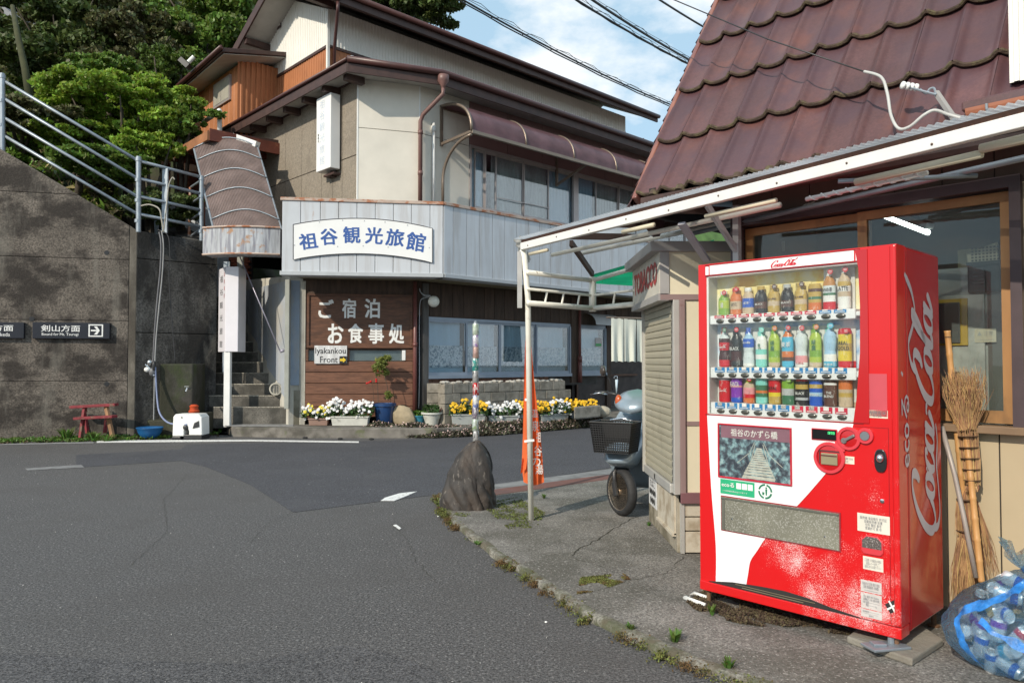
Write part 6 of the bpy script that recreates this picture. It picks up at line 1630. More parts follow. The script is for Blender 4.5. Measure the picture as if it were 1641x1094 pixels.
# left drooping end of the sheet
q0, q1 = at(819, 398, 6.9), at(834, 392, 6.4)
part(MB().grid(lambda i, j: fA.pt(-.15 + .12 * i - .012 * math.sin(j * 30) * (1 - i), tpz + .065 - .20 * j - .02 * (1 - i), -.02 - .10 * j + .015 * math.sin(i * 9)), 8, 40), 'sheet_end', sheet_mat('weathered_sheet_end', (.42, .42, .40), .2, .1, .5), aw, smooth=True)
# purlins and frame
cream = cream_metal
K = Vector((.75, 6.88, 0)); J = Vector((1.06, 6.38, 0)); Q_ = Vector((.13, 6.26, 0))
part(MB().tube([gz(851, 833, PZ), Vector((.135, 6.31, 1.95)), Vector((.095, 6.29, tpz - .055))], [.024, .024, .030], 12), 'post', cream, aw, smooth=True)
part(MB().box(.045, .085, 6.27, 6.33, 1.86, 2.34), 'old_post_casing', mat('grey_white_casing', (.45, .45, .44), .6, var=.15), aw)
part(MB().tube([Q_ + ZZ * 2.16, K + ZZ * 2.16], .022, 8), 'frame_tube', cream, aw, smooth=True)
part(MB().tube([Q_ + ZZ * 1.90, K + ZZ * 1.90], .024, 8), 'frame_tube', cream, aw, smooth=True)
part(MB().tube([Q_ + ZZ * 2.02, K + ZZ * 2.02], .012, 8), 'frame_tube', cream, aw, smooth=True)
part(MB().tube([K + ZZ * 1.90, J + ZZ * 1.90], .024, 8), 'frame_tube', cream, aw, smooth=True)
part(MB().tube([K + ZZ * 2.02, J + ZZ * 2.02], .012, 8), 'frame_tube', cream, aw, smooth=True)
part(MB().tube([K + ZZ * 2.16, J + Vector((.3, -.5, 2.26))], .020, 8), 'frame_tube', cream, aw, smooth=True)
part(MB().tube([K + ZZ * 1.87, K + ZZ * 2.19], .034, 10), 'short_post', cream, aw, smooth=True)
for A_, B_, n_ in ((Q_, K, 4), (K, J, 2)):
    for k in range(1, n_):
        p = A_.lerp(B_, k / n_); part(MB().tube([p + ZZ * 1.90, p + (B_ - A_).normalized() * .03 + ZZ * 2.02], .010, 6), 'strut', cream, aw)
for o_ in (.30, .62):
    part(MB().tube([fA.pt(.02, tpz - .12 + o_ * .12, -o_), fA.pt(2.4, tpz - .12 + o_ * .12, -o_)], .018, 8), 'purlin', cream, aw, smooth=True)
for s in (.55, 1.15, 1.75):
    part(MB().bar(fA.pt(s, tpz - .02, -.04), fA.pt(s + .05, tpz + .035, -.88), .035, .05), 'wooden_rafter', mat('old_brown_rafter', (.085, .055, .045), .8, var=.3) if 'old_brown_rafter' not in MATS else MATS['old_brown_rafter'], aw)
part(MB().bar(fA.pt(.3, tpz - .02, -.3), K + ZZ * 2.22, .03, .05), 'wooden_rafter', MATS['old_brown_rafter'], aw)
gs_ = MB().grid(lambda i, j: Vector((.75, 6.9, 2.21)).lerp(Vector((1.7, 6.2, 2.42)), i).lerp(Vector((.93, 8.5, 2.31)).lerp(Vector((1.95, 9.1, 2.31)), i), j) + ZZ * (.008 * math.cos(j * 150)), 2, 110)
tag(part(gs_, 'green_sheet', sheet_mat('green_translucent_sheet', (.01, .36, .17), .65, .12, .4), smooth=True), 'bright green translucent corrugated sheet roofing behind the tobacco sign', 'roof sheet')
# brackets from the beam to the wall, conduits under the beam
s_ = fA.px(1092, 358, -.3)
part(MB().bar(at(1092, 358, 4.75), at(1133, 418, 5.0), .05, .02), 'diagonal_bracket', mat('lilac_grey_bracket', (.42, .41, .45), .5), aw)
part(MB().fb(fW, .06, .10, 1.6, 2.42, .06, .10).bar(fW.pt(.08, 2.12, .09), fW.pt(.0, 2.4, .30), .03, .03), 'wall_bracket', mat('grey_bracket', (.42, .42, .42), .5), aw)
pvc = mat('yellowed_pvc', (.62, .56, .42), .5, var=.1)
for s0, s1, r, o_, dz_ in ((2.02, 2.55, .014, -.08, -.11), (3.02, 3.62, .019, -.10, -.105), (3.62, 3.95, .021, -.09, -.085), (.05, .32, .014, -.05, -.10), (1.30, 1.62, .016, -.02, -.105)):
    part(MB().tube([fA.pt(s0, tpz + dz_, o_), fA.pt(s1, tpz + dz_, o_)], r, 10), 'conduit_piece', pvc, aw, smooth=True)
sp = [fA.pt(2.72 + .62 * k / 60, tpz - .125 + .013 * math.cos(k * .9), -.14 + .013 * math.sin(k * .9)) for k in range(61)]
part(MB().tube([fA.pt(2.7, tpz - .125, -.14), fA.pt(3.36, tpz - .125, -.14)], .012, 8).tube(sp, .005, 5), 'wrapped_tube', white_plastic, aw, smooth=True)
part(MB().tube([fA.pt(2.95, tpz - .09, -.06), fA.pt(3.4, tpz - .10, -.5)], .012, 8), 'steel_arm', galv, aw, smooth=True)
part(MB().tube([fA.pt(1.5, tpz - .10, -.5), fA.pt(LA, tpz - .06, -.42)], .016, 8), 'purlin', galv, aw, smooth=True)

# ---------------------------------------------------------------- kiosk with tobacco sign
ki = thing('tobacco_kiosk', 'small cream kiosk with rolling shutter and a faded red tobacco sign', 'kiosk', Vector((1.5, 5.8, PZ)))
k_cream = mat('cream_panel', (.68, .62, .46), .6, var=.04, vs=3, dirt=((.42, .33, .22), .70, .05, 3, 1, .6)); k_grey = mat('grey_metal_trim', (.36, .35, .34), .5, metal=.2, var=.08)
k_brown = mat('mauve_brown_frame', (.26, .18, .175), .55, var=.08, dirt=((.16, .05, .04), .66, .05, 8, 1, .6)); k_silver = mat('silver_post', (.50, .49, .46), .4, metal=.3, var=.08)
fKF = Fr((1.06, 5.29, 0), (1, 0)); fKL = Fr((1.06, 6.46, 0), (0, -1))
kd, kx1 = 1.17, 1.95
part(MB().box(1.10, kx1, 5.33, 6.42, 1.92, 2.2).box(1.22, kx1, 5.33, 6.42, .04, 1.92), 'kiosk_core', dark_gap, ki)
part(MB().box(.99, kx1, 5.27, 6.5, 2.19, 2.265), 'roof_cap', k_grey, ki, bevel=.006)
# sign box: left face
part(MB().box(1.055, 1.10, 5.29, 6.46, 1.89, 2.19), 'sign_face', mat('off_white_sign_face', (.55, .52, .45), .55, var=.08, vs=4), ki)
part(MB().box(1.045, 1.12, 5.285, 6.465, 1.84, 1.89), 'sign_bottom_rail', k_grey, ki)
fKS = Fr((1.055, 6.46, 0), (0, -1))
part(text_mb('TOBACCO', .98, .165, fKS.M(.60, 2.055, .002), bold=.05), 'lettering', letter_red, ki)
part(text_mb('TOBACCO', .98, .165, fKS.M(.605, 2.048, .001), bold=.065), 'lettering_shadow', mat('faded_red', (.35, .16, .13), .6), ki)
# front face upper frame
part(MB().box(1.06, 1.125, 5.285, 5.33, 1.88, 2.19), 'frame_post', k_grey, ki)
part(MB().box(1.06, kx1, 5.283, 5.33, 1.845, 1.885), 'frame_rail', k_brown, ki)
part(MB().box(1.125, kx1, 5.295, 5.33, 1.885, 2.19), 'cream_panel', k_cream, ki)
part(MB().box(1.152, 1.195, 5.28, 5.34, .46, 1.845), 'shutter_rail_post', k_silver, ki, bevel=.004)
part(MB().box(1.195, 1.235, 5.275, 5.34, .40, 1.845), 'frame_post', k_brown, ki, bevel=.004)
zr = at(1110, 682, 5.28).z
part(MB().box(1.235, kx1, 5.29, 5.33, zr, zr + .03), 'frame_rail', k_brown, ki)
part(MB().box(1.195, kx1, 5.27, 5.34, .40, .475), 'frame_rail', mat('dark_mauve_rail', (.19, .09, .10), .55), ki, bevel=.003)
part(MB().box(1.235, kx1, 5.297, 5.33, zr + .03, 1.845), 'cream_panel', k_cream, ki)
part(MB().box(1.235, kx1, 5.297, 5.33, .475, zr), 'cream_panel', k_cream, ki)
for z0, z1 in ((.05, .20), (.205, .30), (.305, .40)):
    part(MB().box(1.225, kx1, 5.30, 5.34, z0, z1 - .004), 'base_board', mat('stained_base_board', (.52, .47, .38), .8, var=.15, vs=5, dirt=((.26, .20, .13), .56, .1, 5, 1, .8)) if 'stained_base_board' not in MATS else MATS['stained_base_board'], ki, bevel=.003)
part(MB().box(1.20, 1.225, 5.29, 5.34, .045, .40), 'corner_strip', k_silver, ki)
# left wall below the shutter
part(MB().box(1.18, 1.22, 5.33, 6.42, .04, .46), 'base_wall', mat('stained_plaster_base', (.36, .32, .25), .95, var=.25, vs=3, bump=.5, bs=30, dirt=((.10, .085, .05), .50, .1, 3, .8, .85)), ki, bevel=.006)
part(MB().box(1.165, 1.18, 5.36, 5.95, .16, .44).box(1.15, 1.18, 5.36, 5.95, .15, .17), 'base_panel', MATS['stained_base_board'], ki)
pl_ = MB().box(1.174, 1.18, 6.05, 6.38, .20, .44); part(pl_, 'notice_plate', mat('white_notice', (.6, .6, .6), .6), ki)
part(text_mb('たばこ\n●●●●\n●●●', .26, .20, Fr((1.174, 6.38, 0), (0, -1)).M(.165, .32, .001)), 'lettering', letter_black, ki)
# shutter: every slat its own piece
sl_m = mat('shutter_slat', (.40, .37, .28), .5, var=.06, vs=2, rand=.05, dirt=((.24, .21, .15), .60, .1, 3, .6, .6))
slat = None; nsl = 25; z0_, z1_ = .53, 1.86; sh_ = (z1_ - z0_) / nsl
for k in range(nsl):
    z = z0_ + k * sh_
    m_ = MB(); pr = [(0, 0), (-.005, .004), (-.008, sh_ * .5), (-.006, sh_ * .90), (.002, sh_ * .95), (.006, sh_)]
    m_.grid(lambda i, j: Vector((1.158 + pr[int(round(j * 5))][0], 5.35 + 1.07 * i, z + pr[int(round(j * 5))][1])), 1, 5)
    part(m_, 'shutter_slat', sl_m, ki)
part(MB().box(1.135, 1.185, 5.35, 6.42, .46, .525), 'shutter_bottom_bar', k_silver, ki, bevel=.005)
part(MB().box(1.125, 1.145, 5.85, 5.90, .48, .52), 'shutter_handle', chrome, ki)
part(MB().box(1.13, 1.19, 6.42, 6.45, .46, 1.86), 'shutter_rail_post', k_silver, ki)
part(MB().box(1.195, 1.24, 5.34, 6.42, .46, 1.88), 'shutter_box', dark_gap, ki)

# ---------------------------------------------------------------- things by the machine: slab, pipe stand
tag(part(MB().prism([gz(1357, 1030, PZ), gz(1395, 1003, PZ), gz(1478, 1012, PZ), gz(1512, 1035, PZ), gz(1462, 1068, PZ)], (0, 0, .035)), 'concrete_slab', mat('slab_concrete', (.27, .25, .21), .9, var=.2, vs=8, bump=.8, bs=60, dirt=((.12, .10, .08), .55, .1, 4, 1, .6)), bevel=.008), 'flat grey concrete slab under the right front foot of the vending machine', 'slab')
ps = thing('pipe_stand', 'white bent tube stand lying beside the left foot of the vending machine', 'stand', gz(1115, 962, PZ))
z = PZ + .015
part(MB().tube([gz(1133, 957, z), gz(1112, 950, z), gz(1098, 957, z), gz(1130, 969, z)], .012, 8), 'tube', white_metal, ps, smooth=True)

# ================================================================ VENDING MACHINE
MW = 1.066
fM = Fr(AB(3.685, 2.336), -VV); fS = Fr(AB(3.685, 2.336 - MW), UU)
Z0, Z1 = .125, 1.955
vm = thing('vending_machine', 'big red and white soft drink vending machine standing against the shop wall', 'vending machine', AB(4.0, 1.8, PZ))
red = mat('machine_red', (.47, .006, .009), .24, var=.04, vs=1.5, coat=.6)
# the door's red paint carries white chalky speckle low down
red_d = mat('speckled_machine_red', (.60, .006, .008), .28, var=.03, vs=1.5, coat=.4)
nt = red_d.node_tree; N_, L_ = nt.nodes, nt.links; B_ = N_['Principled BSDF']
src_ = B_.inputs['Base Color'].links[0].from_socket
g_ = N_.new('ShaderNodeNewGeometry')
mask = None
for (s, z, r0, r1, am) in ((.46, .50, .01, .22, .28), (.54, .39, .0, .24, .46), (.70, .26, .0, .28, .54), (.90, .22, .0, .32, .50), (1.03, .36, .0, .5, .28), (1.04, .72, .02, .40, .12)):
    d_ = N_.new('ShaderNodeVectorMath'); d_.operation = 'DISTANCE'; d_.inputs[1].default_value = fM.pt(s, z, 0)
    L_.new(g_.outputs['Position'], d_.inputs[0])
    m_ = N_.new('ShaderNodeMapRange'); m_.inputs[1].default_value = r0; m_.inputs[2].default_value = r1; m_.inputs[3].default_value = am; m_.inputs[4].default_value = 0; m_.interpolation_type = 'SMOOTHSTEP'
    L_.new(d_.outputs['Value'], m_.inputs[0])
    if mask is None: mask = m_.outputs[0]
    else:
        mm = N_.new('ShaderNodeMath'); mm.operation = 'MAXIMUM'; L_.new(mask, mm.inputs[0]); L_.new(m_.outputs[0], mm.inputs[1]); mask = mm.outputs[0]
n1 = N_.new('ShaderNodeTexNoise'); n1.inputs['Scale'].default_value = 330; n1.inputs['Detail'].default_value = 2; L_.new(g_.outputs['Position'], n1.inputs[0])
n2 = N_.new('ShaderNodeTexNoise'); n2.inputs['Scale'].default_value = 9; n2.inputs['Detail'].default_value = 4; L_.new(g_.outputs['Position'], n2.inputs[0])
m2_ = N_.new('ShaderNodeMapRange'); m2_.inputs[1].default_value = .3; m2_.inputs[2].default_value = .7; m2_.inputs[3].default_value = -.22; m2_.inputs[4].default_value = .22; L_.new(n2.outputs['Fac'], m2_.inputs[0])
ad = N_.new('ShaderNodeMath'); L_.new(mask, ad.inputs[0]); L_.new(m2_.outputs[0], ad.inputs[1])
sb_ = N_.new('ShaderNodeMath'); sb_.operation = 'MULTIPLY_ADD'; sb_.inputs[1].default_value = .5; sb_.inputs[2].default_value = -.24; L_.new(ad.outputs[0], sb_.inputs[0])
a2 = N_.new('ShaderNodeMath'); L_.new(sb_.outputs[0], a2.inputs[0]); L_.new(n1.outputs['Fac'], a2.inputs[1])
rp = N_.new('ShaderNodeMapRange'); rp.inputs[1].default_value = .50; rp.inputs[2].default_value = .58; rp.inputs[4].default_value = .8; L_.new(a2.outputs[0], rp.inputs[0])
ml = N_.new('ShaderNodeMath'); ml.operation = 'MULTIPLY'; L_.new(rp.outputs[0], ml.inputs[0])
ck = N_.new('ShaderNodeMath'); ck.operation = 'GREATER_THAN'; ck.inputs[1].default_value = .015; L_.new(mask, ck.inputs[0]); L_.new(ck.outputs[0], ml.inputs[1])
mx = N_.new('ShaderNodeMix'); mx.data_type = 'RGBA'; mx.inputs[7].default_value = (.72, .66, .66, 1)
L_.new(ml.outputs[0], mx.inputs[0]); L_.new(src_, mx.inputs[6]); L_.new(mx.outputs[2], B_.inputs['Base Color'])
mwhite = mat('machine_white', (.80, .80, .81), .35, var=.02, coat=.2)
dkred = mat('machine_seam_red', (.28, .004, .008), .4)
lightred = mat('coin_ring_red', (.62, .045, .06), .35, var=.03, coat=.3)
DS0, DS1, DZ0, DZ1 = .052, .905, 1.108, 1.888
cab = MB().ab(3.80, 4.285, 2.336 - MW, 2.336, Z0, Z1)
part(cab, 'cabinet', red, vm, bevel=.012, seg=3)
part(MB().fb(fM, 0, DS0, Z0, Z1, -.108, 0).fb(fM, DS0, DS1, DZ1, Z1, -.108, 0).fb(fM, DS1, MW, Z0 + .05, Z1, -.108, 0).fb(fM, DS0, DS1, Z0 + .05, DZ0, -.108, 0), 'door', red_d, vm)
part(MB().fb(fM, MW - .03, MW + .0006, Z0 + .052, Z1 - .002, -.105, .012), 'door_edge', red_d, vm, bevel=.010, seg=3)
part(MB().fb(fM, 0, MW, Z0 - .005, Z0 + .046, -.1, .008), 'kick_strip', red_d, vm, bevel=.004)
# display chamber
part(MB().fb(fM, DS0, DS0 + .012, DZ0, DZ1, -.10, -.002), 'chamber_side', mat('pale_chamber', (.60, .60, .58), .5), vm)
part(MB().fb(fM, DS0, DS1, DZ1 - .01, DZ1 - .002, -.10, -.002), 'chamber_top', MATS['pale_chamber'], vm)
part(MB().fb(fM, DS0, DS1, DZ0, DZ0 + .004, -.10, -.002), 'chamber_floor', MATS['pale_chamber'], vm)
def poster_mat(name, stops, scale, seedv):
    m = bpy.data.materials.new(name); m.use_nodes = True; N, L = m.node_tree.nodes, m.node_tree.links
    g = N.new('ShaderNodeNewGeometry'); mp = N.new('ShaderNodeMapping'); mp.inputs['Location'].default_value = (seedv, 0, 0); t = N.new('ShaderNodeTexNoise'); t.inputs['Scale'].default_value = scale; t.inputs['Detail'].default_value = 3
    L.new(g.outputs['Position'], mp.inputs[0]); L.new(mp.outputs[0], t.inputs[0]); r = N.new('ShaderNodeValToRGB')
    while len(r.color_ramp.elements) < len(stops): r.color_ramp.elements.new(.5)
    for e, (p, c) in zip(r.color_ramp.elements, stops): e.position = p; e.color = (*c, 1)
    L.new(t.outputs['Fac'], r.inputs[0]); L.new(r.outputs[0], N['Principled BSDF'].inputs['Base Color']); N['Principled BSDF'].inputs['Roughness'].default_value = .5
    return m
yel_p = poster_mat('golden_backdrop', [(.35, (.85, .50, .04)), (.45, (.88, .70, .16)), (.55, (.88, .80, .45)), (.7, (.88, .86, .72))], 8, 3)
blu_p = poster_mat('icy_backdrop', [(.35, (.08, .25, .60)), (.48, (.45, .62, .80)), (.6, (.80, .84, .88))], 13, 5)
part(MB().fb(fM, DS0 + .012, DS1, 1.645, DZ1 - .01, -.102, -.095), 'top_backdrop', yel_p, vm)
part(MB().fb(fM, DS0 + .012, DS1, 1.345, 1.64, -.102, -.095), 'middle_backdrop', blu_p, vm)
part(MB().fb(fM, DS0 + .012, DS1 - .06, DZ0, 1.34, -.102, -.095), 'lower_backdrop', mat('pale_backdrop', (.70, .70, .68), .5), vm)
part(MB().fb(fM, DS1 - .06, DS1, DZ0, 1.34, -.102, -.095), 'lower_backdrop_edge', yel_p, vm)
shz = [(1.612, 1.662), (1.312, 1.372), (1.112, 1.176)]
for z0, z1 in shz: part(MB().fb(fM, DS0 + .014, DS1 - .035, z0, z1, -.095, -.012).fb(fM, DS1 - .035, DS1 - .004, z0 + .014, z1 - .014, -.09, -.016), 'shelf', mwhite, vm, bevel=.004)
tagr, tagb = mat('red_price_tag', (.60, .02, .06), .5), mat('blue_price_tag', (.02, .22, .52), .5)
tw_ = mat('price_paper', (.78, .76, .74), .6); btn = mat('dark_button', (.06, .06, .05), .25, coat=.3)
c0 = fM.px(1159.7, 480, -.05)[0]; c9 = fM.px(1352.7, 480, -.05)[0]
cx_ = [c0 + (c9 - c0) * k / 9 for k in range(10)]
b_src = t_src = None
for r, (z0, z1) in enumerate(shz):
    for k in range(10):
        bl = (r == 0 and k >= 8) or r == 1 or (r == 2 and k < 6)
        s = cx_[k] - .004
        tg = part(MB().fb(fM, s - .030, s + .030, z0 + .033, z1 - .001, -.012, -.008), 'price_tag', tagb if bl else tagr, vm)
        part(MB().fb(fM, s - .013, s + .014, z0 + .045, z1 + .002, -.008, -.006).fb(fM, s - .024, s + .024, z0 + .0365, z0 + .0405, -.008, -.0070), 'price_paper', tw_, tg)
        part(MB().lathe([(.024, -.002), (.024, .004), (.018, .008), (.001, .009)], fM.pt(s + .006, 0, -.012) * 1 + ZZ * 0, 16, fM.n), 'button', btn, vm, autos=40)
        o = [c for c in vm.children if c.name.startswith('button')][-1]
        o.matrix_local = wm(vm).inverted() @ (Matrix.Translation(fM.pt(s + .004, z0 + .017, -.010)) @ fM.M(0, 0, 0).to_3x3().to_4x4() @ Matrix.Scale(.52, 4, (0, 1, 0)) @ fM.M(0, 0, 0).to_3x3().to_4x4().inverted())
part(MB().fb(fM, DS0 + .002, DS1 - .002, DZ0 + .002, DZ1 - .002, -.006, -.003), 'display_glass', glass_clear, vm)
# white front panels
def S(b): return 2.336 - b
wp = [(2.284, 1.104), (2.262, .704), (2.235, .379), (2.237, .176), (2.057, .176), (2.040, .27), (2.026, .336), (1.985, .40), (1.939, .471), (1.85, .575), (1.761, .669), (1.68, .765), (1.607, .857), (1.545, .94), (1.495, 1.036), (1.476, 1.104)]
wq = [(p.x, p.y) for p in spline(wp[4:], 4)]
wl_ = [(p.x, p.y) for p in spline(wp[:4], 4)]
part(MB().fp(fM, [(S(b), z) for b, z in wl_ + wq], .0005, .003), 'white_panel', mwhite, vm)
part(MB().fb(fM, .075, .872, 1.893, 1.944, .0, .003), 'white_header', mwhite, vm)
part(MB().fb(fM, .048, .068, 1.893, 1.940, .0, .003).fb(fM, .880, .895, 1.893, 1.948, .0, .003), 'white_header_end', mwhite, vm)
part(MB().fb(fM, .046, .90, DZ1 - .003, DZ1 + .004, .0, .004).fb(fM, .046, .90, 1.945, 1.950, .0, .004), 'header_line', dkred, vm)
part(MB().fb(fM, DS0 - .01, DS1 + .002, DZ0 - .006, DZ0 + .001, 0, .004), 'display_sill', dkred, vm)
# curved right panel edge overlapping the display
rp_ = [(1.457, 1.944), (1.443, 1.854), (1.437, 1.672), (1.440, 1.443), (1.460, 1.216), (1.476, 1.108)]
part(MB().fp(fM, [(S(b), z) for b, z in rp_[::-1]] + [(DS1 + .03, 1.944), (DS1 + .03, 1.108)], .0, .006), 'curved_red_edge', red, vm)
# ---- script lettering drawn with a pen that swells on the downstrokes
def ell(cx, cy, rx, ry, a0=80, a1=440):
    return [(cx + rx * math.cos(rad(a)), cy + ry * math.sin(rad(a))) for a in range(a0, a1 + 1, 24)]
SCRIPT = [
 ([(2.02, 1.75), (2.18, 2.15), (2.0, 2.5), (1.5, 2.5), (.9, 2.0), (.5, 1.15), (.52, .35), (.95, -.05), (1.45, .15), (1.8, .6)], 1.0),
 ([(.62, .12), (.9, -.38), (1.5, -.62), (2.3, -.50), (3.2, -.28), (4.1, -.42), (4.75, -.25)], .8),
 (ell(2.15, .52, .36, .50), .9), ([(2.35, .98), (2.6, .85), (2.75, .95)], .5),
 ([(3.42, .80), (3.25, 1.02), (2.95, .85), (2.82, .4), (3.0, .02), (3.3, .08), (3.6, .45)], .9),
 (ell(3.92, .5, .34, .5), .85), ([(4.35, 1.05), (4.27, .6), (4.27, .15), (4.45, -.02), (4.75, .25), (4.95, .6)], .95),
 ([(4.75, .80), (4.95, .86), (5.2, .78)], 1.1),
 ([(6.35, 1.25), (6.62, 1.55), (6.62, 2.05), (6.25, 2.2), (5.72, 1.65), (5.42, .95), (5.45, .25), (5.85, -.05), (6.3, .15), (6.55, .5)], 1.0),
 ([(5.95, 1.9), (6.1, 2.5), (6.7, 2.75), (7.4, 2.35), (8.1, 2.0), (8.75, 2.35), (9.1, 3.1)], .75),
 (ell(6.88, .52, .36, .50), .9), ([(7.1, .98), (7.35, .8), (7.6, 1.1)], .5),
 ([(7.45, .85), (7.85, 1.5), (8.05, 2.15), (7.9, 2.35), (7.68, 1.9), (7.58, 1.0), (7.6, .2), (7.8, -.02), (8.05, .25)], .9),
 (ell(8.42, .5, .34, .5), .85), ([(8.85, 1.05), (8.78, .6), (8.78, .15), (8.95, -.02), (9.25, .3), (9.4, .6)], .95),
]
def script_mb(M_, w, h, thick=.30, thin=.075, sh=.36, depth=.001, wt=1.0):
    mb = MB(M_); allp = []
    pieces = []
    for P, k in SCRIPT:
        pts = spline(P, 8); vs = []
        n = len(pts)
        for i, p in enumerate(pts):
            t = (pts[min(i + 1, n - 1)] - pts[max(i - 1, 0)]); t.normalize()
            wd = (thin + (thick - thin) * abs(t.y) ** 1.6) * k * wt
            e = min(1, (i + 1) / 4, (n - i) / 4) ; wd *= .35 + .65 * e
            nn = Vector((-t.y, t.x, 0)) * wd / 2
            for q in (p + nn, p - nn): vs.append((q.x + sh * q.y, q.y))
        pieces.append(vs)
    xs = [v[0] for vs in pieces for v in vs]; ys = [v[1] for vs in pieces for v in vs]
    x0, x1, y0, y1 = min(xs), max(xs), min(ys), max(ys)
    for kk, vs in enumerate(pieces):
        V_ = [((x - (x0 + x1) / 2) / (x1 - x0) * w, (y - (y0 + y1) / 2) / (y1 - y0) * h, depth + kk * .00004) for x, y in vs]
        n = len(V_) // 2
        mb.add(V_, [(2 * i, 2 * i + 1, 2 * i + 3, 2 * i + 2) for i in range(n - 1)])
    return mb
a, b = fM.px(1236, 411), fM.px(1279, 427)
part(script_mb(fM.M((a[0] + b[0]) / 2, 1.917, .0032), b[0] - a[0] + .004, .046, wt=1.9), 'header_script', mat('script_red', (.60, .01, .03), .5), vm)
sil = mat('side_script_silver', (.50, .47, .52), .35, metal=.1)
Ms = fS.M(0, 0, 0)
def side_M(s, z, o=.0015):                     # text running upwards
    m = Matrix((ZZ, -fS.d, fS.n)).transposed().to_4x4(); m.translation = fS.pt(s, z, o); return m
part(script_mb(side_M(.320, 1.180), 1.30, .47, wt=1.18, thick=.34, thin=.10), 'side_script', sil, vm)
part(text_mb('ecoる', .34, .10, side_M(.075, 1.075, .0015), bold=.035), 'side_lettering', sil, vm)
part(MB().add([fS.pt(.04, 1.36, .001), fS.pt(.06, 1.345, .001), fS.pt(.05, 1.33, .001), fS.pt(.030, 1.35, .001)], [(0, 1, 2, 3)]), 'side_mark', sil, vm)
# cabinet seam on the side
part(MB().fb(fS, .103, .110, Z0 + .01, Z1 - .01, 0.0, .0015), 'door_seam', dkred, vm)
# poster
pf = [(S(2.214), .763), (S(1.787), .763), (S(1.787), 1.062), (S(2.214), 1.062)]
x0, x1, z0, z1 = pf[0][0], pf[1][0], .763, 1.062; w = .008
part(MB().fb(fM, x0, x1, z0, z0 + w, .003, .012).fb(fM, x0, x1, z1 - w, z1, .003, .012).fb(fM, x0, x0 + w, z0 + w, z1 - w, .003, .012).fb(fM, x1 - w, x1, z0 + w, z1 - w, .003, .012), 'poster_frame', mat('frame_red', (.50, .01, .03), .35), vm, bevel=.002)
ps_ = part(MB().fb(fM, x0 + w, x1 - w, z0 + w, z1 - w, .003, .005), 'poster', poster_mat('misty_ravine_print', [(.36, (.035, .045, .07)), (.46, (.10, .12, .15)), (.54, (.16, .26, .31)), (.62, (.33, .48, .52)), (.75, (.5, .62, .64))], 34, 9), vm)
part(MB().fb(fM, x0 + .018, x1 - w, z1 - .078, z1 - w, .005, .0055), 'title_band', mat('plum_print', (.30, .14, .19), .5), ps_)
part(text_mb('祖谷のかずら橋', .27, .040, fM.M(x0 + .215, z1 - .045, .0058), bold=.018), 'title', letter_white, ps_)
xm_ = x0 + .245
bridge = mat('bridge_print', (.60, .58, .52), .5, var=.2, vs=40); brd = mat('bridge_print_dark', (.14, .13, .14), .5)
for k in range(13):
    t0_, t1_ = k / 13, (k + .72) / 13; f_ = lambda t: .075 * (1 - t) ** 1.4 + .014
    za, zb2 = z0 + .012 + .17 * t0_ ** .8, z0 + .012 + .17 * t1_ ** .8
    part(MB().fp(fM, [(xm_ - f_(t0_) - .012 * (1 - t0_), za), (xm_ + f_(t0_), za), (xm_ + f_(t1_), zb2), (xm_ - f_(t1_) - .012 * (1 - t1_), zb2)], .005, .0056), 'printed_plank', bridge, ps_)
for sx_ in (-1, 1):
    part(MB().tube([fM.pt(xm_ + sx_ * (.09), z0 + .02, .0055), fM.pt(xm_ + sx_ * .05, z0 + .10, .0055), fM.pt(xm_ + sx_ * .022, z0 + .20, .0055)], .0022, 4).tube([fM.pt(xm_ + sx_ * (.13), z0 + .09, .0055), fM.pt(xm_ + sx_ * .055, z0 + .15, .0055), fM.pt(xm_ + sx_ * .026, z0 + .21, .0055)], .0018, 4), 'printed_rope', bridge, ps_)
    for q in range(7):
        part(MB().tube([fM.pt(xm_ + sx_ * (.085 - q * .009), z0 + .03 + q * .024, .0055), fM.pt(xm_ + sx_ * (.12 - q * .014), z0 + .085 + q * .018, .0055)], .0009, 4), 'printed_rope', brd, ps_)
part(MB().fb(fM, x0 + w, x1 - w, z0 + w, z1 - w, .008, .0095), 'poster_glass', glass_clear, vm)
# green eco label
e0, e1, g0_, g1_ = S(2.203), S(1.998), .675, .755
el = part(MB().fb(fM, e0, e1, g0_, g1_, .003, .0045), 'green_label', mat('eco_green', (.02, .36, .17), .5), vm, bevel=.001)
part(text_mb('ecoる', .075, .024, fM.M(e0 + .048, g0_ + .052, .0047), bold=.04), 'lettering', letter_white, el)
for k in range(3): part(MB().fb(fM, e0 + .098 + k * .034, e0 + .127 + k * .034, g0_ + .036, g0_ + .068, .0045, .0050), 'white_square', letter_white, el)
part(text_mb('この自動販売機は省エネ型です', .15, .008, fM.M(e0 + .088, g0_ + .018, .0047)), 'small_print', letter_white, el)
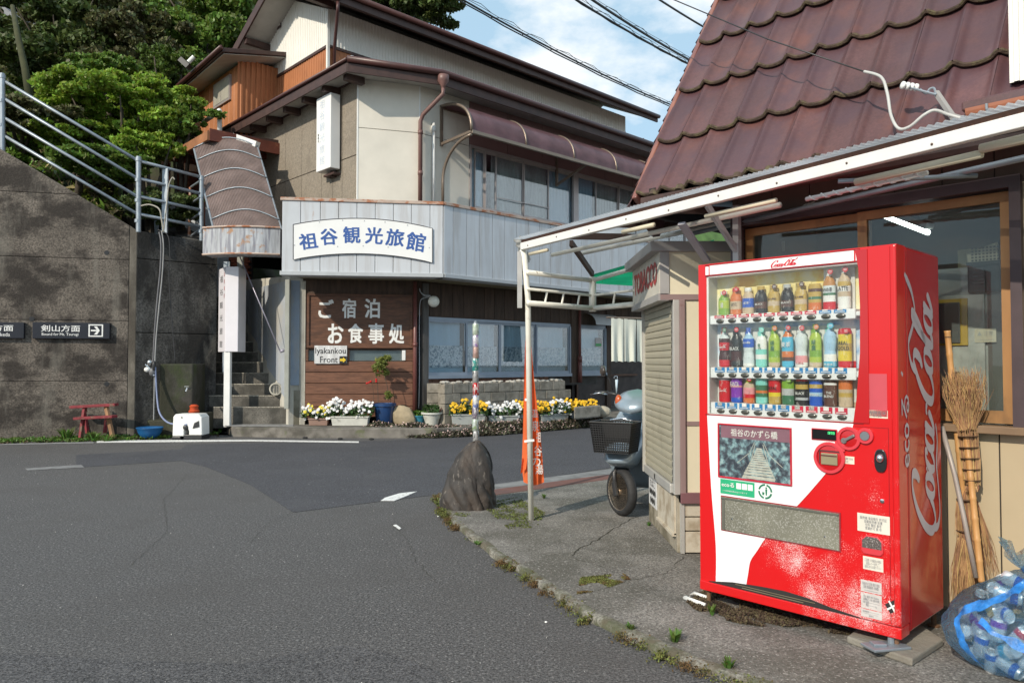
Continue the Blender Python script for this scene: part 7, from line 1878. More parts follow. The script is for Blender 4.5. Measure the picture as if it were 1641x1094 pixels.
# round recycling sticker
rc_ = fM.pt(S(1.937), .717, .003)
rs = part(MB().lathe([(.042, 0), (.042, .0012)], rc_, 28, fM.n), 'round_sticker', mat('sticker_white', (.72, .78, .74), .5), vm)
eg = mat('dark_green_print', (.02, .16, .09), .5)
rgm = MB()
for k in range(28):
    if k % 7 in (6,): continue
    w0, w1 = 2 * math.pi * k / 28, 2 * math.pi * (k + 1) / 28
    C_ = lambda r, w: rc_ + fM.d * r * math.cos(w) + ZZ * r * math.sin(w) + fM.n * .0016
    rgm.add([C_(.030, w0), C_(.040, w0), C_(.040, w1), C_(.030, w1)], [(0, 1, 2, 3)])
part(rgm, 'green_ring', eg, rs)
part(MB().add([rc_ + fM.n * .0016 + fM.d * x + ZZ * z for x, z in ((.000, .012), (.012, .014), (.010, -.02), (.003, -.02))], [(0, 1, 2, 3)]).add([rc_ + fM.n * .0016 + fM.d * x + ZZ * z for x, z in ((-.018, -.004), (-.004, -.004), (-.006, -.02), (-.016, -.02))], [(0, 1, 2, 3)]).lathe([(.005, 0), (.005, .0005)], rc_ + fM.n * .0014 + fM.d * .006 + ZZ * .019, 10, fM.n), 'pictogram', eg, rs)
# delivery hatch
h0, h1, hz0, hz1 = S(2.200), S(1.543), .472, .664
part(MB().fb(fM, h0, h1, hz0, hz1, .003, .006), 'hatch_recess', mat('hatch_frame', (.30, .03, .04), .4), vm)
part(MB().fb(fM, h0 + .006, h1 - .006, hz0 + .006, hz1 - .006, .006, .010), 'delivery_flap', mat('scratched_grey_flap', (.215, .21, .165), .35, metal=.2, var=.2, vs=5, coat=.3, dirt=((.55, .54, .50), .56, .05, 130, 1, .55)), vm)
part(MB().fb(fM, h0 + .010, h0 + .028, hz0 + .01, hz1 - .02, .010, .013).fb(fM, h0 + .006, h1 - .006, hz1 - .016, hz1 - .008, .010, .016), 'flap_edge', mat('flap_edge_grey', (.12, .12, .10), .4), vm)
for b, z in ((2.13, .545), (1.62, .535)): part(MB().lathe([(.006, 0), (.004, .004)], fM.pt(S(b), z, .010), 8, fM.n), 'screw', chrome, vm)
# price display and coin unit
part(MB().fb(fM, S(1.683), S(1.553), 1.010, 1.069, .003, .009), 'display_bezel', MATS['frame_red'], vm, bevel=.003)
part(MB().fb(fM, S(1.678), S(1.558), 1.015, 1.064, .009, .0105), 'display_screen', mat('black_screen', (.008, .008, .009), .15), vm)
part(MB().fb(fM, S(1.598), S(1.565), 1.043, 1.056, .0105, .0112), 'green_digits', mat('lit_green', (.02, .3, .08), .5, emit=(.08, .9, .3), es=.9), vm)
part(text_mb('120', .026, .010, fM.M(S(1.5815), 1.0495, .0114), bold=.03), 'digits', black_metal, vm)
def disc(c, r, th, m, nm, o=.003, n=36, hole=None):
    return part(MB().lathe([(r, 0), (r, th * .8), (r - .002, th), (hole or .0001, th)] + ([(hole, .0005)] if hole else []), fM.pt(c[0], c[1], o), n, fM.n), nm, m, vm, autos=40)
cb_, cc_, cr_ = (S(1.594), .927), (S(1.498), 1.029), (S(1.420), 1.047)
disc(cb_, .078, .010, lightred, 'bill_ring', hole=.062); disc(cc_, .057, .010, lightred, 'coin_ring', hole=.042); disc(cr_, .038, .011, lightred, 'return_ring', hole=.024)
disc(cb_, .061, .004, red, 'bill_plate'); disc(cc_, .041, .004, red, 'coin_plate'); disc(cr_, .023, .014, steel, 'return_button')
part(MB().fb(fM, cb_[0] - .040, cb_[0] + .042, cb_[1] - .035, cb_[1] + .022, .007, .014), 'bill_slot_frame', mat('slot_khaki', (.33, .28, .17), .4, metal=.3), vm, bevel=.003)
part(MB().fb(fM, cb_[0] - .038, cb_[0] + .040, cb_[1] + .008, cb_[1] + .013, .014, .017).fb(fM, cb_[0] - .05, cb_[0] - .045, cb_[1] - .03, cb_[1] + .03, .007, .012).fb(fM, cb_[0] - .048, cb_[0] + .05, cb_[1] + .030, cb_[1] + .036, .007, .012), 'bill_slot', mat('slot_dark', (.10, .03, .03), .4), vm)
part(MB().bar(fM.pt(cc_[0] - .022, cc_[1] - .012, .012), fM.pt(cc_[0] + .03, cc_[1] + .018, .012), .012, .014), 'coin_guide', mat('coin_guide_grey', (.22, .20, .20), .4, metal=.4), vm, bevel=.003)
disc((cc_[0] - .022, cc_[1] - .012), .014, .010, MATS['coin_guide_grey'], 'coin_slot', .006)
part(MB().bar(fM.pt(cb_[0] + .03, cb_[1] + .06, .006), fM.pt(cc_[0] - .02, cc_[1] - .04, .006), .05, .006, up=fM.n), 'ring_bridge', lightred, vm)
part(MB().bar(fM.pt(cc_[0] + .03, cc_[1] + .02, .006), fM.pt(cr_[0] - .01, cr_[1] - .005, .006), .04, .006, up=fM.n), 'ring_bridge', lightred, vm)
stick = mat('sticker_cream', (.70, .64, .52), .6, var=.05)
def label_on(b0, b1, z0, z1, m, nm, rows=3, txt=None, tm=None):
    l = part(MB().fb(fM, S(b0), S(b1), z0, z1, .0, .0015), nm, m, vm)
    if txt: part(text_mb(txt, (S(b1) - S(b0)) * .82, (z1 - z0) * .72, fM.M((S(b0) + S(b1)) / 2, (z0 + z1) / 2, .0017)), 'print', tm or mat('grey_print', (.22, .22, .24), .7) if 'grey_print' not in MATS else MATS['grey_print'], l)
    return l
label_on(S(0) - S(1.575) + 0 if False else 1.545, 1.475, .905, .942, stick, 'coin_sticker', txt='500 新500\nOK!')
label_on(1.409, 1.320, 1.142, 1.345, mat('rose_panel', (.52, .07, .09), .4, coat=.3), 'rose_panel')
label_on(1.411, 1.318, 1.135, 1.172, stick, 'phone_sticker', txt='お問合せ\n0120')
label_on(1.464, 1.316, .590, .676, mat('paper_label', (.66, .63, .55), .6, var=.05), 'notice_label', txt='販売者 食品衛生 許可証\n自動販売機 設置\n住所 電話 番号\n営業許可 第 号')
rcb = (S(1.446), S(1.346), .486, .576)
part(MB().fp(fM, [(rcb[0] + .012, rcb[2]), (rcb[1] - .012, rcb[2]), (rcb[1], rcb[2] + .015), (rcb[1], rcb[3] - .025), (rcb[1] - .025, rcb[3]), (rcb[0] + .025, rcb[3]), (rcb[0], rcb[3] - .025), (rcb[0], rcb[2] + .015)], .0, .008), 'return_tray', lightred, vm, bevel=.003)
part(MB().fp(fM, [(rcb[0] + .006, rcb[2] + .03), (rcb[1] - .006, rcb[2] + .03), (rcb[1] - .006, rcb[3] - .025), (rcb[1] - .026, rcb[3] - .006), (rcb[0] + .026, rcb[3] - .006), (rcb[0] + .006, rcb[3] - .025)], .008, .010), 'return_flap', mat('smoky_flap', (.10, .085, .08), .25, var=.2, dirt=((.5, .46, .44), .58, .05, 150, 1, .6)), vm)
label_on(1.440, 1.348, .412, .474, MATS['paper_label'], 'small_notice', txt='ご注意 つり銭切れの時は\n返却レバーを押して\n返却口からお取り下さい')
gl_ = mat('worn_grey_label', (.55, .52, .50), .7, var=.12, vs=30, dirt=((.42, .16, .15), .62, .06, 60, 1, .5))
label_on(1.452, 1.357, .305, .360, gl_, 'grey_label', txt='製造年式 定格 電圧 電流\n型番 製造番号 冷媒量\n―――――――――'); label_on(1.452, 1.357, .226, .300, gl_, 'grey_label', txt='型式 電源 100V 50/60Hz\n消費電力 冷却 加熱 照明\n冷媒 温度 ―――――――\n質量 ―――― kg'); label_on(1.452, 1.357, .186, .222, gl_, 'grey_label', txt='登録番号 ――――――\n―――― ――――\n連絡先')
# diamond sticker with a cross
dc_ = (S(1.311), .262)
dm = part(MB().fp(fM, [(dc_[0] - .032, dc_[1] + .004), (dc_[0] - .008, dc_[1] - .034), (dc_[0] + .032, dc_[1] - .006), (dc_[0] + .010, dc_[1] + .034)], .0, .0015), 'diamond_sticker', letter_black, vm)
part(MB().bar(fM.pt(dc_[0] - .022, dc_[1] - .018, .0018), fM.pt(dc_[0] + .024, dc_[1] + .018, .0018), .008, .0006, up=fM.n).bar(fM.pt(dc_[0] - .014, dc_[1] + .024, .0019), fM.pt(dc_[0] + .014, dc_[1] - .024, .0019), .008, .0006, up=fM.n), 'white_cross', letter_white, dm)
# lock handle, key
lk = (S(1.352), .935)
part(MB().fp(fM, [(lk[0] + .029 * math.cos(w * math.pi / 12) * (abs(math.cos(w * math.pi / 12)) ** -.35 if abs(math.cos(w * math.pi / 12)) > .1 else 1), lk[1] + .055 * math.sin(w * math.pi / 12)) for w in range(24)], .0, .010), 'lock_plate', mat('shiny_black', (.015, .015, .018), .12, coat=1), vm, bevel=.004)
part(MB().ball(fM.pt(lk[0], lk[1] + .012, .012), .018, 12, 8, (1, 1, 1.2)), 'lock_cylinder', chrome, vm, smooth=True)
part(MB().lathe([(.010, 0), (.010, .006), (.003, .007)], fM.pt(S(1.348), .747, 0), 12, fM.n), 'key_lock', chrome, vm)
part(MB().fb(fM, 1.018, 1.0205, .18, 1.09, .0, .0012).fb(fM, .862, 1.02, 1.088, 1.0905, .0, .0012), 'panel_seam', dkred, vm)
# vent slot at the bottom with the bent plate
vs_pts = [(.06, .176), (.20, .200), (.36, .212), (.50, .218), (.62, .210), (.74, .190), (.88, .176), (.88, .172), (.06, .172)]
part(MB().fp(fM, vs_pts, .0005, .0035), 'vent_slot', dark_gap, vm)
part(MB().fb(fM, .26, .60, .180, .184, .0036, .006).fb(fM, .22, .66, .192, .195, .0036, .006), 'vent_bar', mat('vent_bar_brown', (.16, .13, .08), .6), vm)
# feet
for (s, d) in ((.035, .03), (MW - .035, .03), (.035, .55), (MW - .035, .55)):
    p = fM.pt(s, 0, -d); part(MB().lathe([(.028, .0), (.03, .008), (.012, .012), (.012, .09)], (p.x, p.y, PZ + .0), 12), 'foot', mat('rusty_foot', (.16, .085, .045), .7, var=.3) if 'rusty_foot' not in MATS else MATS['rusty_foot'], vm)
p = fM.pt(MW - .06, 0, .02)
part(MB().bar(Vector((p.x - .10, p.y - .02, PZ + .041)), Vector((p.x + .09, p.y + .02, PZ + .041)), .10, .012).bar(Vector((p.x - .07, p.y, PZ + .052)), Vector((p.x - .01, p.y, PZ + .052)), .05, .012).lathe([(.016, 0), (.016, .03), (.008, .03), (.008, .07)], (p.x + .03, p.y + .02, PZ + .045), 6), 'anchor_plate', galv, vm, bevel=.003)

# ---- the sample drinks on the shelves, each a thing
def col(name, c, **k):
    return MATS.get(name) or mat(name, c, k.get('rough', .3), metal=k.get('metal', 0), var=.05, vs=30, coat=.3, dirt=None if name in ('drink_card', 'drink_goldcard') else ((.70, .70, .66), .61, .03, 60, .4, .3), dirt2=None if name in ('drink_card', 'drink_goldcard') else (tuple(v * .4 for v in c), .61, .03, 85, .35, .3))
Cc = dict(card=(.72, .71, .66), goldcard=(.84, .70, .30), white=(.78, .78, .76), black=(.02, .018, .018), red=(.58, .01, .02), green=(.20, .38, .04), lime=(.38, .50, .05), gold=(.50, .34, .08), orange=(.62, .17, .04), blue=(.02, .10, .50), sky=(.08, .42, .62), aqua=(.22, .62, .55), purple=(.22, .04, .42), clear=(.62, .68, .70), brown=(.11, .05, .035), beige=(.55, .43, .30), pink=(.72, .30, .32), silver=(.45, .47, .48), darkgreen=(.05, .17, .09), amber=(.48, .22, .06), cola=(.06, .012, .010), ice=(.35, .55, .74), yellow=(.72, .55, .03))
def dcol(n): return col('drink_' + n, Cc[n])
BOT = [(.0, .30), (.04, .36), (.60, .36), (.70, .33), (.80, .20), (.86, .14), (.90, .14), (.90, .16), (1.0, .16)]
SHORT = [(.0, .34), (.04, .40), (.56, .40), (.70, .36), (.82, .22), (.86, .20), (.87, .24), (1.0, .24)]
CAN = [(.0, .34), (.04, .40), (.92, .40), (.97, .34), (1.0, .34)]
PET = [(.0, .28), (.03, .37), (.25, .37), (.38, .31), (.55, .37), (.72, .36), (.83, .18), (.88, .13), (.89, .16), (1.0, .16)]
def drink(r, k, kind, h, bands, label, badge='red', text=None, tcol='white', script=False, name='drink_bottle', cat='drink bottle'):
    s = cx_[k]; z0 = shz[r][1] + .001; prof = {'B': BOT, 'S': SHORT, 'C': CAN, 'P': PET}[kind]; wd = .090 if kind in 'BP' else .086
    M_ = fM.M(s, z0, -.054); mb = MB(); n = 16
    cuts_ = sorted(set([p[0] for p in prof] + [b[0] for b in bands]))
    def rr(t):
        for i in range(len(prof) - 1):
            if prof[i][0] <= t <= prof[i + 1][0] + 1e-9:
                u = (t - prof[i][0]) / max(1e-6, prof[i + 1][0] - prof[i][0]); return prof[i][1] + (prof[i + 1][1] - prof[i][1]) * u
        return prof[-1][1]
    names = ['goldcard' if r == 0 and k < 8 else 'card', bands[0][1]]               # printed card standing behind each sample
    hc_ = min(h * 1.05, .215 if r else h * 1.06)
    mb.fb(fM, s - .041, s + .041, z0, z0 + h * .17, -.084, -.0835, mi=1).fb(fM, s - .041, s + .041, z0 + h * .17, z0 + hc_, -.084, -.0835, mi=0)
    if bands[-1][1] not in names: names.append(bands[-1][1])
    mb.fb(fM, s - .036, s - .012, z0 + h * .66, z0 + h * .9, -.0834, -.083, mi=names.index(bands[-1][1]))
    for i in range(len(cuts_) - 1):
        t0, t1 = cuts_[i], cuts_[i + 1]
        c = [b for b in bands if b[0] <= t0 + 1e-6][-1][1]
        if c not in names: names.append(c)
        vs = []
        for t in (t0, t1):
            for j in range(n):
                w = 2 * math.pi * j / n; q = M_ @ Vector((rr(t) * wd * math.cos(w), t * h, rr(t) * wd * .62 * math.sin(w))); vs.append(q)
        mb.add(vs, [(j, (j + 1) % n, n + (j + 1) % n, n + j) for j in range(n)], names.index(c))
    mb.add([M_ @ Vector((rr(1) * wd * math.cos(2 * math.pi * j / n), h, rr(1) * wd * .62 * math.sin(2 * math.pi * j / n))) for j in range(n)], [tuple(range(n))], names.index(bands[-1][1]))
    if badge:
        if badge not in names: names.append(badge)
        mb.lathe([(.0135, 0), (.0135, .001)], fM.pt(s + .018, z0 + h * .93, -.024), 14, fM.n, mi=names.index(badge))
        if 'white' not in names: names.append('white')
        for q in (-.0035, .0035): mb.fb(fM, s + .010, s + .026, z0 + h * .93 + q - .0012, z0 + h * .93 + q + .0012, -.0229, -.0225, mi=names.index('white'))
    if text:
        if tcol not in names: names.append(tcol)
        tx, ty, tw, th = text[1:5]
        t = text_mb(text[0], tw, th, fM.M(s + tx, z0 + h * ty, -.054 + wd * .62 * .405), bold=.03)
        mb.add(t.v, t.f, names.index(tcol))
    if script:
        if 'white' not in names: names.append('white')
        t = script_mb(fM.M(s, z0 + h * script, -.054 + wd * .62 * .405), .05, .024, wt=1.2); mb.add(t.v, t.f, names.index('white'))
    o = part(mb, name, [dcol(c) for c in names], None, autos=50)
    tag(o, label, cat, 'sample drinks in the vending machine')
    return o
D = drink
D(0, 0, 'S', .135, [(0, 'green'), (.28, 'lime'), (.62, 'green'), (.86, 'white')], 'small light green tea bottle, first on the top shelf of the machine', text=('綾', 0, .42, .016, .030), tcol='white')
D(0, 1, 'S', .150, [(0, 'orange'), (.2, 'beige'), (.5, 'orange'), (.86, 'red')], 'small orange tea bottle, second on the top shelf', text=('ほうじ', 0, .38, .034, .018), tcol='black')
D(0, 2, 'S', .145, [(0, 'beige'), (.25, 'blue'), (.6, 'beige'), (.86, 'white')], 'small beige and blue milk tea bottle, third on the top shelf', badge=None, text=('紅茶', 0, .42, .030, .014))
D(0, 3, 'S', .148, [(0, 'black'), (.18, 'brown'), (.42, 'black'), (.86, 'gold')], 'black coffee bottle-can left of a gold one, fourth on the top shelf', badge=None, text=('BLACK', 0, .34, .044, .010))
D(0, 4, 'S', .148, [(0, 'gold'), (.25, 'beige'), (.42, 'gold')], 'gold coffee bottle-can between two black ones on the top shelf', badge='brown', text=('香る微糖', 0, .50, .044, .010), tcol='brown')
D(0, 5, 'S', .148, [(0, 'black'), (.18, 'brown'), (.42, 'black'), (.86, 'silver')], 'black coffee bottle-can between two gold ones, sixth on the top shelf', badge=None, text=('BLACK', 0, .34, .044, .010))
D(0, 6, 'S', .150, [(0, 'gold'), (.25, 'beige'), (.42, 'gold')], 'gold coffee bottle-can right of the second black one on the top shelf', badge='brown', text=('香る微糖', 0, .50, .044, .010), tcol='brown')
D(0, 7, 'C', .138, [(0, 'orange'), (.3, 'gold'), (.42, 'darkgreen'), (.52, 'gold'), (.7, 'brown'), (.82, 'gold')], 'gold short coffee can with a green band, eighth on the top shelf', badge=None, name='drink_can', cat='drink can')
D(0, 8, 'B', .205, [(0, 'red'), (.2, 'white'), (.36, 'darkgreen'), (.42, 'clear'), (.6, 'amber'), (.84, 'white')], 'tall tea bottle with red bottom label, ninth on the top shelf', text=('Wの茶', 0, .50, .046, .022), tcol='black')
D(0, 9, 'B', .210, [(0, 'white'), (.3, 'beige'), (.42, 'white'), (.55, 'gold'), (.66, 'beige'), (.86, 'white')], 'tall beige bottle reading LATTE, last on the top shelf', text=('LATTE', 0, .49, .056, .022), tcol='black')
D(1, 0, 'P', .222, [(0, 'red'), (.18, 'cola'), (.42, 'red'), (.62, 'cola'), (.72, 'clear'), (.89, 'red')], 'cola bottle with red label, first on the middle shelf', badge='darkgreen', script=.52)
D(1, 1, 'B', .222, [(0, 'black'), (.15, 'cola'), (.40, 'black')], 'black coffee bottle reading BLACK, second on the middle shelf', text=('BLACK', 0, .46, .054, .018))
D(1, 2, 'P', .215, [(0, 'white'), (.1, 'clear'), (.5, 'blue'), (.72, 'ice'), (.86, 'blue')], 'blue sports drink bottle, third on the middle shelf', badge=None, text=('水分補給', 0, .62, .046, .010))
D(1, 3, 'B', .215, [(0, 'aqua'), (.2, 'white'), (.32, 'aqua'), (.45, 'white'), (.78, 'aqua')], 'aqua and white milk drink bottle, fourth on the middle shelf', badge='aqua', text=('乳', .0, .52, .018, .03), tcol='darkgreen')
D(1, 4, 'B', .222, [(0, 'beige'), (.12, 'lime'), (.24, 'green'), (.4, 'lime'), (.8, 'green')], 'yellow green tea bottle with 綾鷹 label, left one of the two', badge='orange', text=('綾\n鷹', 0, .52, .022, .055), tcol='darkgreen')
D(1, 5, 'B', .222, [(0, 'sky'), (.15, 'brown'), (.24, 'orange'), (.38, 'sky'), (.72, 'orange'), (.86, 'sky')], 'blue and orange barley tea bottle with large white characters', text=('麦茶', 0, .54, .050, .026))
D(1, 6, 'P', .218, [(0, 'white'), (.12, 'pink'), (.28, 'clear'), (.86, 'white')], 'clear water bottle with pink peach label on the middle shelf', text=('天然水', 0, .10, .044, .012), tcol='red')
D(1, 7, 'B', .222, [(0, 'beige'), (.12, 'lime'), (.24, 'green'), (.4, 'lime'), (.8, 'green')], 'yellow green tea bottle with 綾鷹 label, right one of the two', badge='orange', text=('綾\n鷹', 0, .52, .022, .055), tcol='darkgreen')
D(1, 8, 'P', .225, [(0, 'sky'), (.14, 'white'), (.3, 'ice'), (.86, 'aqua')], 'pale blue water bottle with a green cap, ninth on the middle shelf', badge='sky', text=('天然水', 0, .07, .046, .012))
D(1, 9, 'C', .195, [(0, 'red'), (.17, 'yellow'), (.42, 'gold'), (.62, 'yellow'), (.85, 'red')], 'yellow and red can reading REAL GOLD, last on the middle shelf', name='drink_can', cat='drink can', text=('REAL\nGOLD', 0, .56, .056, .044), tcol='black')
D(2, 0, 'C', .135, [(0, 'red'), (.9, 'silver')], 'plain red cola can, first on the lowest shelf', badge=None, script=.5, name='drink_can', cat='drink can')
D(2, 1, 'C', .140, [(0, 'blue'), (.2, 'purple'), (.6, 'pink'), (.68, 'purple'), (.95, 'silver')], 'purple grape soda can, second on the lowest shelf', badge=None, text=('FANTA', 0, .72, .050, .028), name='drink_can', cat='drink can')
D(2, 2, 'S', .140, [(0, 'orange'), (.2, 'red'), (.35, 'pink'), (.6, 'beige'), (.8, 'lime'), (.9, 'white')], 'apple juice bottle in red and beige, third on the lowest shelf')
D(2, 3, 'C', .142, [(0, 'aqua'), (.25, 'darkgreen'), (.4, 'orange'), (.5, 'darkgreen'), (.7, 'aqua')], 'green and orange juice can, fourth on the lowest shelf', badge=None, name='drink_can', cat='drink can')
D(2, 4, 'C', .138, [(0, 'gold'), (.3, 'yellow'), (.45, 'red'), (.92, 'silver')], 'gold and red energy drink can, fifth on the lowest shelf', badge=None, text=('REAL', 0, .62, .046, .018), tcol='black', name='drink_can', cat='drink can')
D(2, 5, 'C', .140, [(0, 'darkgreen'), (.35, 'silver'), (.6, 'green'), (.9, 'silver')], 'pale green tea can, sixth on the lowest shelf', badge='green', name='drink_can', cat='drink can')
D(2, 6, 'C', .135, [(0, 'black'), (.2, 'silver'), (.3, 'black'), (.62, 'gold'), (.8, 'black'), (.92, 'red')], 'black coffee can with a gold mark, seventh on the lowest shelf', badge=None, text=('BLACK', 0, .46, .046, .014), name='drink_can', cat='drink can')
D(2, 7, 'C', .138, [(0, 'blue'), (.35, 'ice'), (.5, 'blue'), (.65, 'gold'), (.8, 'blue'), (.93, 'silver')], 'blue coffee can, eighth on the lowest shelf', badge=None, text=('EMERALD', 0, .42, .046, .010), name='drink_can', cat='drink can')
D(2, 8, 'C', .135, [(0, 'brown'), (.8, 'white'), (.88, 'brown')], 'dark brown coffee can reading THE BLEND, ninth on the lowest shelf', badge=None, text=('THE\nBLEND', 0, .45, .046, .030), name='drink_can', cat='drink can')
D(2, 9, 'C', .142, [(0, 'beige'), (.35, 'gold'), (.5, 'beige'), (.62, 'orange'), (.95, 'silver')], 'orange and beige milk coffee can, last on the lowest shelf', badge=None, name='drink_can', cat='drink can')

# ================================================================ BROOMS, POLE, BAG OF CANS
bamboo = mat('bamboo_handle', (.50, .27, .10), .45, var=.2, vs=5, zs=.4)
twig = mat('broom_twigs', (.36, .21, .10), .8, var=.3, vs=14, hv=.03)
def wpt(x, y, o): 
    s, z = fW.px(x, y, o); return fW.pt(s, z, o)
def bamboo_tube(mb, a, b, r):
    n = 7; P = []; Rr = []
    for i in range(n):
        for e, k in ((0, 1.0), (.08, .93), (.92, .93)):
            P.append(a.lerp(b, (i + e) / n)); Rr.append(r * k * (1.08 if e == 0 else 1))
    P.append(b); Rr.append(r)
    return mb.tube(P, Rr, 10)
def twigs(a, b, ra, rb, n, seed, wild=.1, r=.0016, curl=.0):
    """thin twigs from around a to around b"""
    rg = random.Random(seed); mb = MB(); d = (b - a).normalized(); L = (b - a).length
    t1 = d.cross(fW.n).normalized(); t2 = fW.n
    for i in range(n):
        w = rg.uniform(0, 6.28); q = math.sqrt(rg.random())
        u0 = (t1 * math.cos(w) + t2 * math.sin(w) * .6) * q
        l = rg.uniform(.78, 1.08)
        w2 = w + rg.uniform(-.5, .5)
        u1 = (t1 * math.cos(w2) + t2 * math.sin(w2) * .5) * min(1.0, q * rg.uniform(.8, 1.25))
        e = a + d * L * l + u1 * rb + Vector((rg.uniform(-1, 1), rg.uniform(-1, 1), rg.uniform(-.6, .6))) * wild * .18
        s0 = a + u0 * ra + d * L * rg.uniform(0, .08)
        m_ = s0.lerp(e, .55) + t1 * rg.uniform(-.02, .02) * (wild * 8) + u0 * rb * .1
        mb.tube([s0, m_, e], [r, r * .9, r * .5], 3)
    return mb
b1 = thing('bamboo_broom', 'bamboo broom standing upside down with its twigs fanning up against the window', 'broom', wpt(1572, 925, .05))
h_top, h_bot = wpt(1549, 700, .09), wpt(1573, 932, .16)
part(bamboo_tube(MB(), h_top, h_bot, .0165), 'handle', bamboo, b1, smooth=True)
bd0, bd1, fan = wpt(1559, 778, .09), wpt(1550, 690, .08), wpt(1545, 598, .075)
part(twigs(bd0, bd1, .034, .046, 170, 2, .02, .0026), 'bound_twigs', twig, b1)
part(twigs(bd1, fan, .044, .088, 400, 3, .20, .0016), 'fanned_twigs', twig, b1, kind='stuff')
part(twigs(bd0, wpt(1560, 787, .09), .034, .036, 60, 4, .02, .003), 'cut_ends', twig, b1)
for k in range(5):
    c = bd0.lerp(bd1, .1 + k * .2); ax = (bd1 - bd0).normalized(); r_ = .037 + .010 * (.1 + k * .2)
    part(MB().lathe([(r_, -.002), (r_ + .002, 0), (r_, .002)], c, 16, ax), 'binding_wire', mat('brown_wire', (.12, .07, .04), .7) if 'brown_wire' not in MATS else MATS['brown_wire'], b1)
b2 = thing('bamboo_broom', 'bamboo broom standing on its twigs behind the other broom, handle pointing up', 'broom', wpt(1546, 965, .05))
part(bamboo_tube(MB(), wpt(1518, 530, .035), wpt(1544, 800, .05), .0165), 'handle', bamboo, b2, smooth=True)
part(MB().lathe([(.018, 0), (.0185, .006)], wpt(1519, 541, .035), 12, (0, 0, 1)), 'hanging_wire', MATS['brown_wire'], b2)
part(twigs(wpt(1543, 785, .05), wpt(1546, 868, .06), .028, .040, 150, 5, .03, .0022), 'bound_twigs', twig, b2)
part(twigs(wpt(1546, 860, .06), wpt(1549, 968, .07), .036, .066, 320, 6, .10, .0016), 'loose_twigs', twig, b2, kind='stuff')
part(twigs(wpt(1562, 800, .03), wpt(1588, 925, .04), .012, .05, 60, 7, .12, .0015), 'side_twigs', twig, b2)
for y in (800, 850): part(MB().lathe([(.036, -.002), (.038, 0), (.036, .002)], wpt(1545, y, .055), 14, (0, 0, 1)), 'binding_wire', MATS['brown_wire'], b2)
tag(part(MB().tube([wpt(1509, 683, .10), wpt(1530, 760, .12), wpt(1545, 830, .14), wpt(1564, 925, .17)], .0125, 10), 'metal_pole', mat('dull_grey_pole', (.34, .30, .27), .5, metal=.2, var=.15), smooth=True), 'dull grey pole leaning between the brooms and the vending machine', 'pole')

bag = thing('can_bag', 'translucent blue tinted plastic bag full of crushed drink cans, tied at the top', 'bag', (2.36, 3.37, PZ))
BC = Vector((2.33, 3.34, PZ))
rg = random.Random(12)
def bagsurf(i, j):
    w = 2 * math.pi * i; t = j                       # j 0 bottom .. 1 tie .. top
    if t < .8:
        u = t / .8; r = .36 * (math.sin(math.pi * (.16 + .79 * u)) ** .6) * (1.10 - .62 * u ** 2.0); z = .42 * u ** .9
    else:
        u = (t - .8) / .2; r = .030 + .10 * u ** .7; z = .42 + (.10 + .035 * math.sin(w * 3) + .02 * math.sin(w * 7)) * u
    n_ = noise.noise(Vector((math.cos(w) * 1.7, math.sin(w) * 1.7, t * 3.5))) * .11 + noise.noise(Vector((math.cos(w) * 6, math.sin(w) * 6, t * 9))) * .035
    n_ += .14 * math.sin(w * 11 + 3 * t + 2 * math.sin(w * 2)) * max(0, t - .62) * 2.2
    r *= 1 + n_ * 1.3
    return BC + Vector((math.cos(w) * r * 1.0, math.sin(w) * r * .82, z + .01))
film = bpy.data.materials.new('bag_film'); film.use_nodes = True
N_, L_ = film.node_tree.nodes, film.node_tree.links; N_.remove(N_['Principled BSDF'])
tr = N_.new('ShaderNodeBsdfTransparent'); tr.inputs[0].default_value = (.90, .97, 1, 1)
gl = N_.new('ShaderNodeBsdfGlossy'); gl.inputs['Roughness'].default_value = .12
df = N_.new('ShaderNodeBsdfTranslucent'); df.inputs[0].default_value = (.32, .70, 1, 1)
fr = N_.new('ShaderNodeFresnel'); fr.inputs[0].default_value = 1.5
m1 = N_.new('ShaderNodeMixShader'); m1.inputs[0].default_value = .34
g_ = N_.new('ShaderNodeNewGeometry'); nz = N_.new('ShaderNodeTexNoise'); nz.inputs['Scale'].default_value = 26; nz.inputs['Detail'].default_value = 6; nz.inputs['Distortion'].default_value = 1.6
L_.new(g_.outputs['Position'], nz.inputs[0]); bp = N_.new('ShaderNodeBump'); bp.inputs['Strength'].default_value = 1.0; bp.inputs['Distance'].default_value = .03
L_.new(nz.outputs['Fac'], bp.inputs['Height']); L_.new(bp.outputs[0], gl.inputs['Normal']); L_.new(bp.outputs[0], fr.inputs['Normal'])
fa = N_.new('ShaderNodeMath'); fa.operation = 'MULTIPLY_ADD'; fa.inputs[1].default_value = .55; fa.inputs[2].default_value = .02; L_.new(fr.outputs[0], fa.inputs[0])
L_.new(tr.outputs[0], m1.inputs[1]); L_.new(df.outputs[0], m1.inputs[2])
m2 = N_.new('ShaderNodeMixShader'); L_.new(fa.outputs[0], m2.inputs[0]); L_.new(m1.outputs[0], m2.inputs[1]); L_.new(gl.outputs[0], m2.inputs[2]); L_.new(m2.outputs[0], N_['Material Output'].inputs[0])
part(MB().grid(bagsurf, 90, 60), 'film', film, bag, smooth=True)
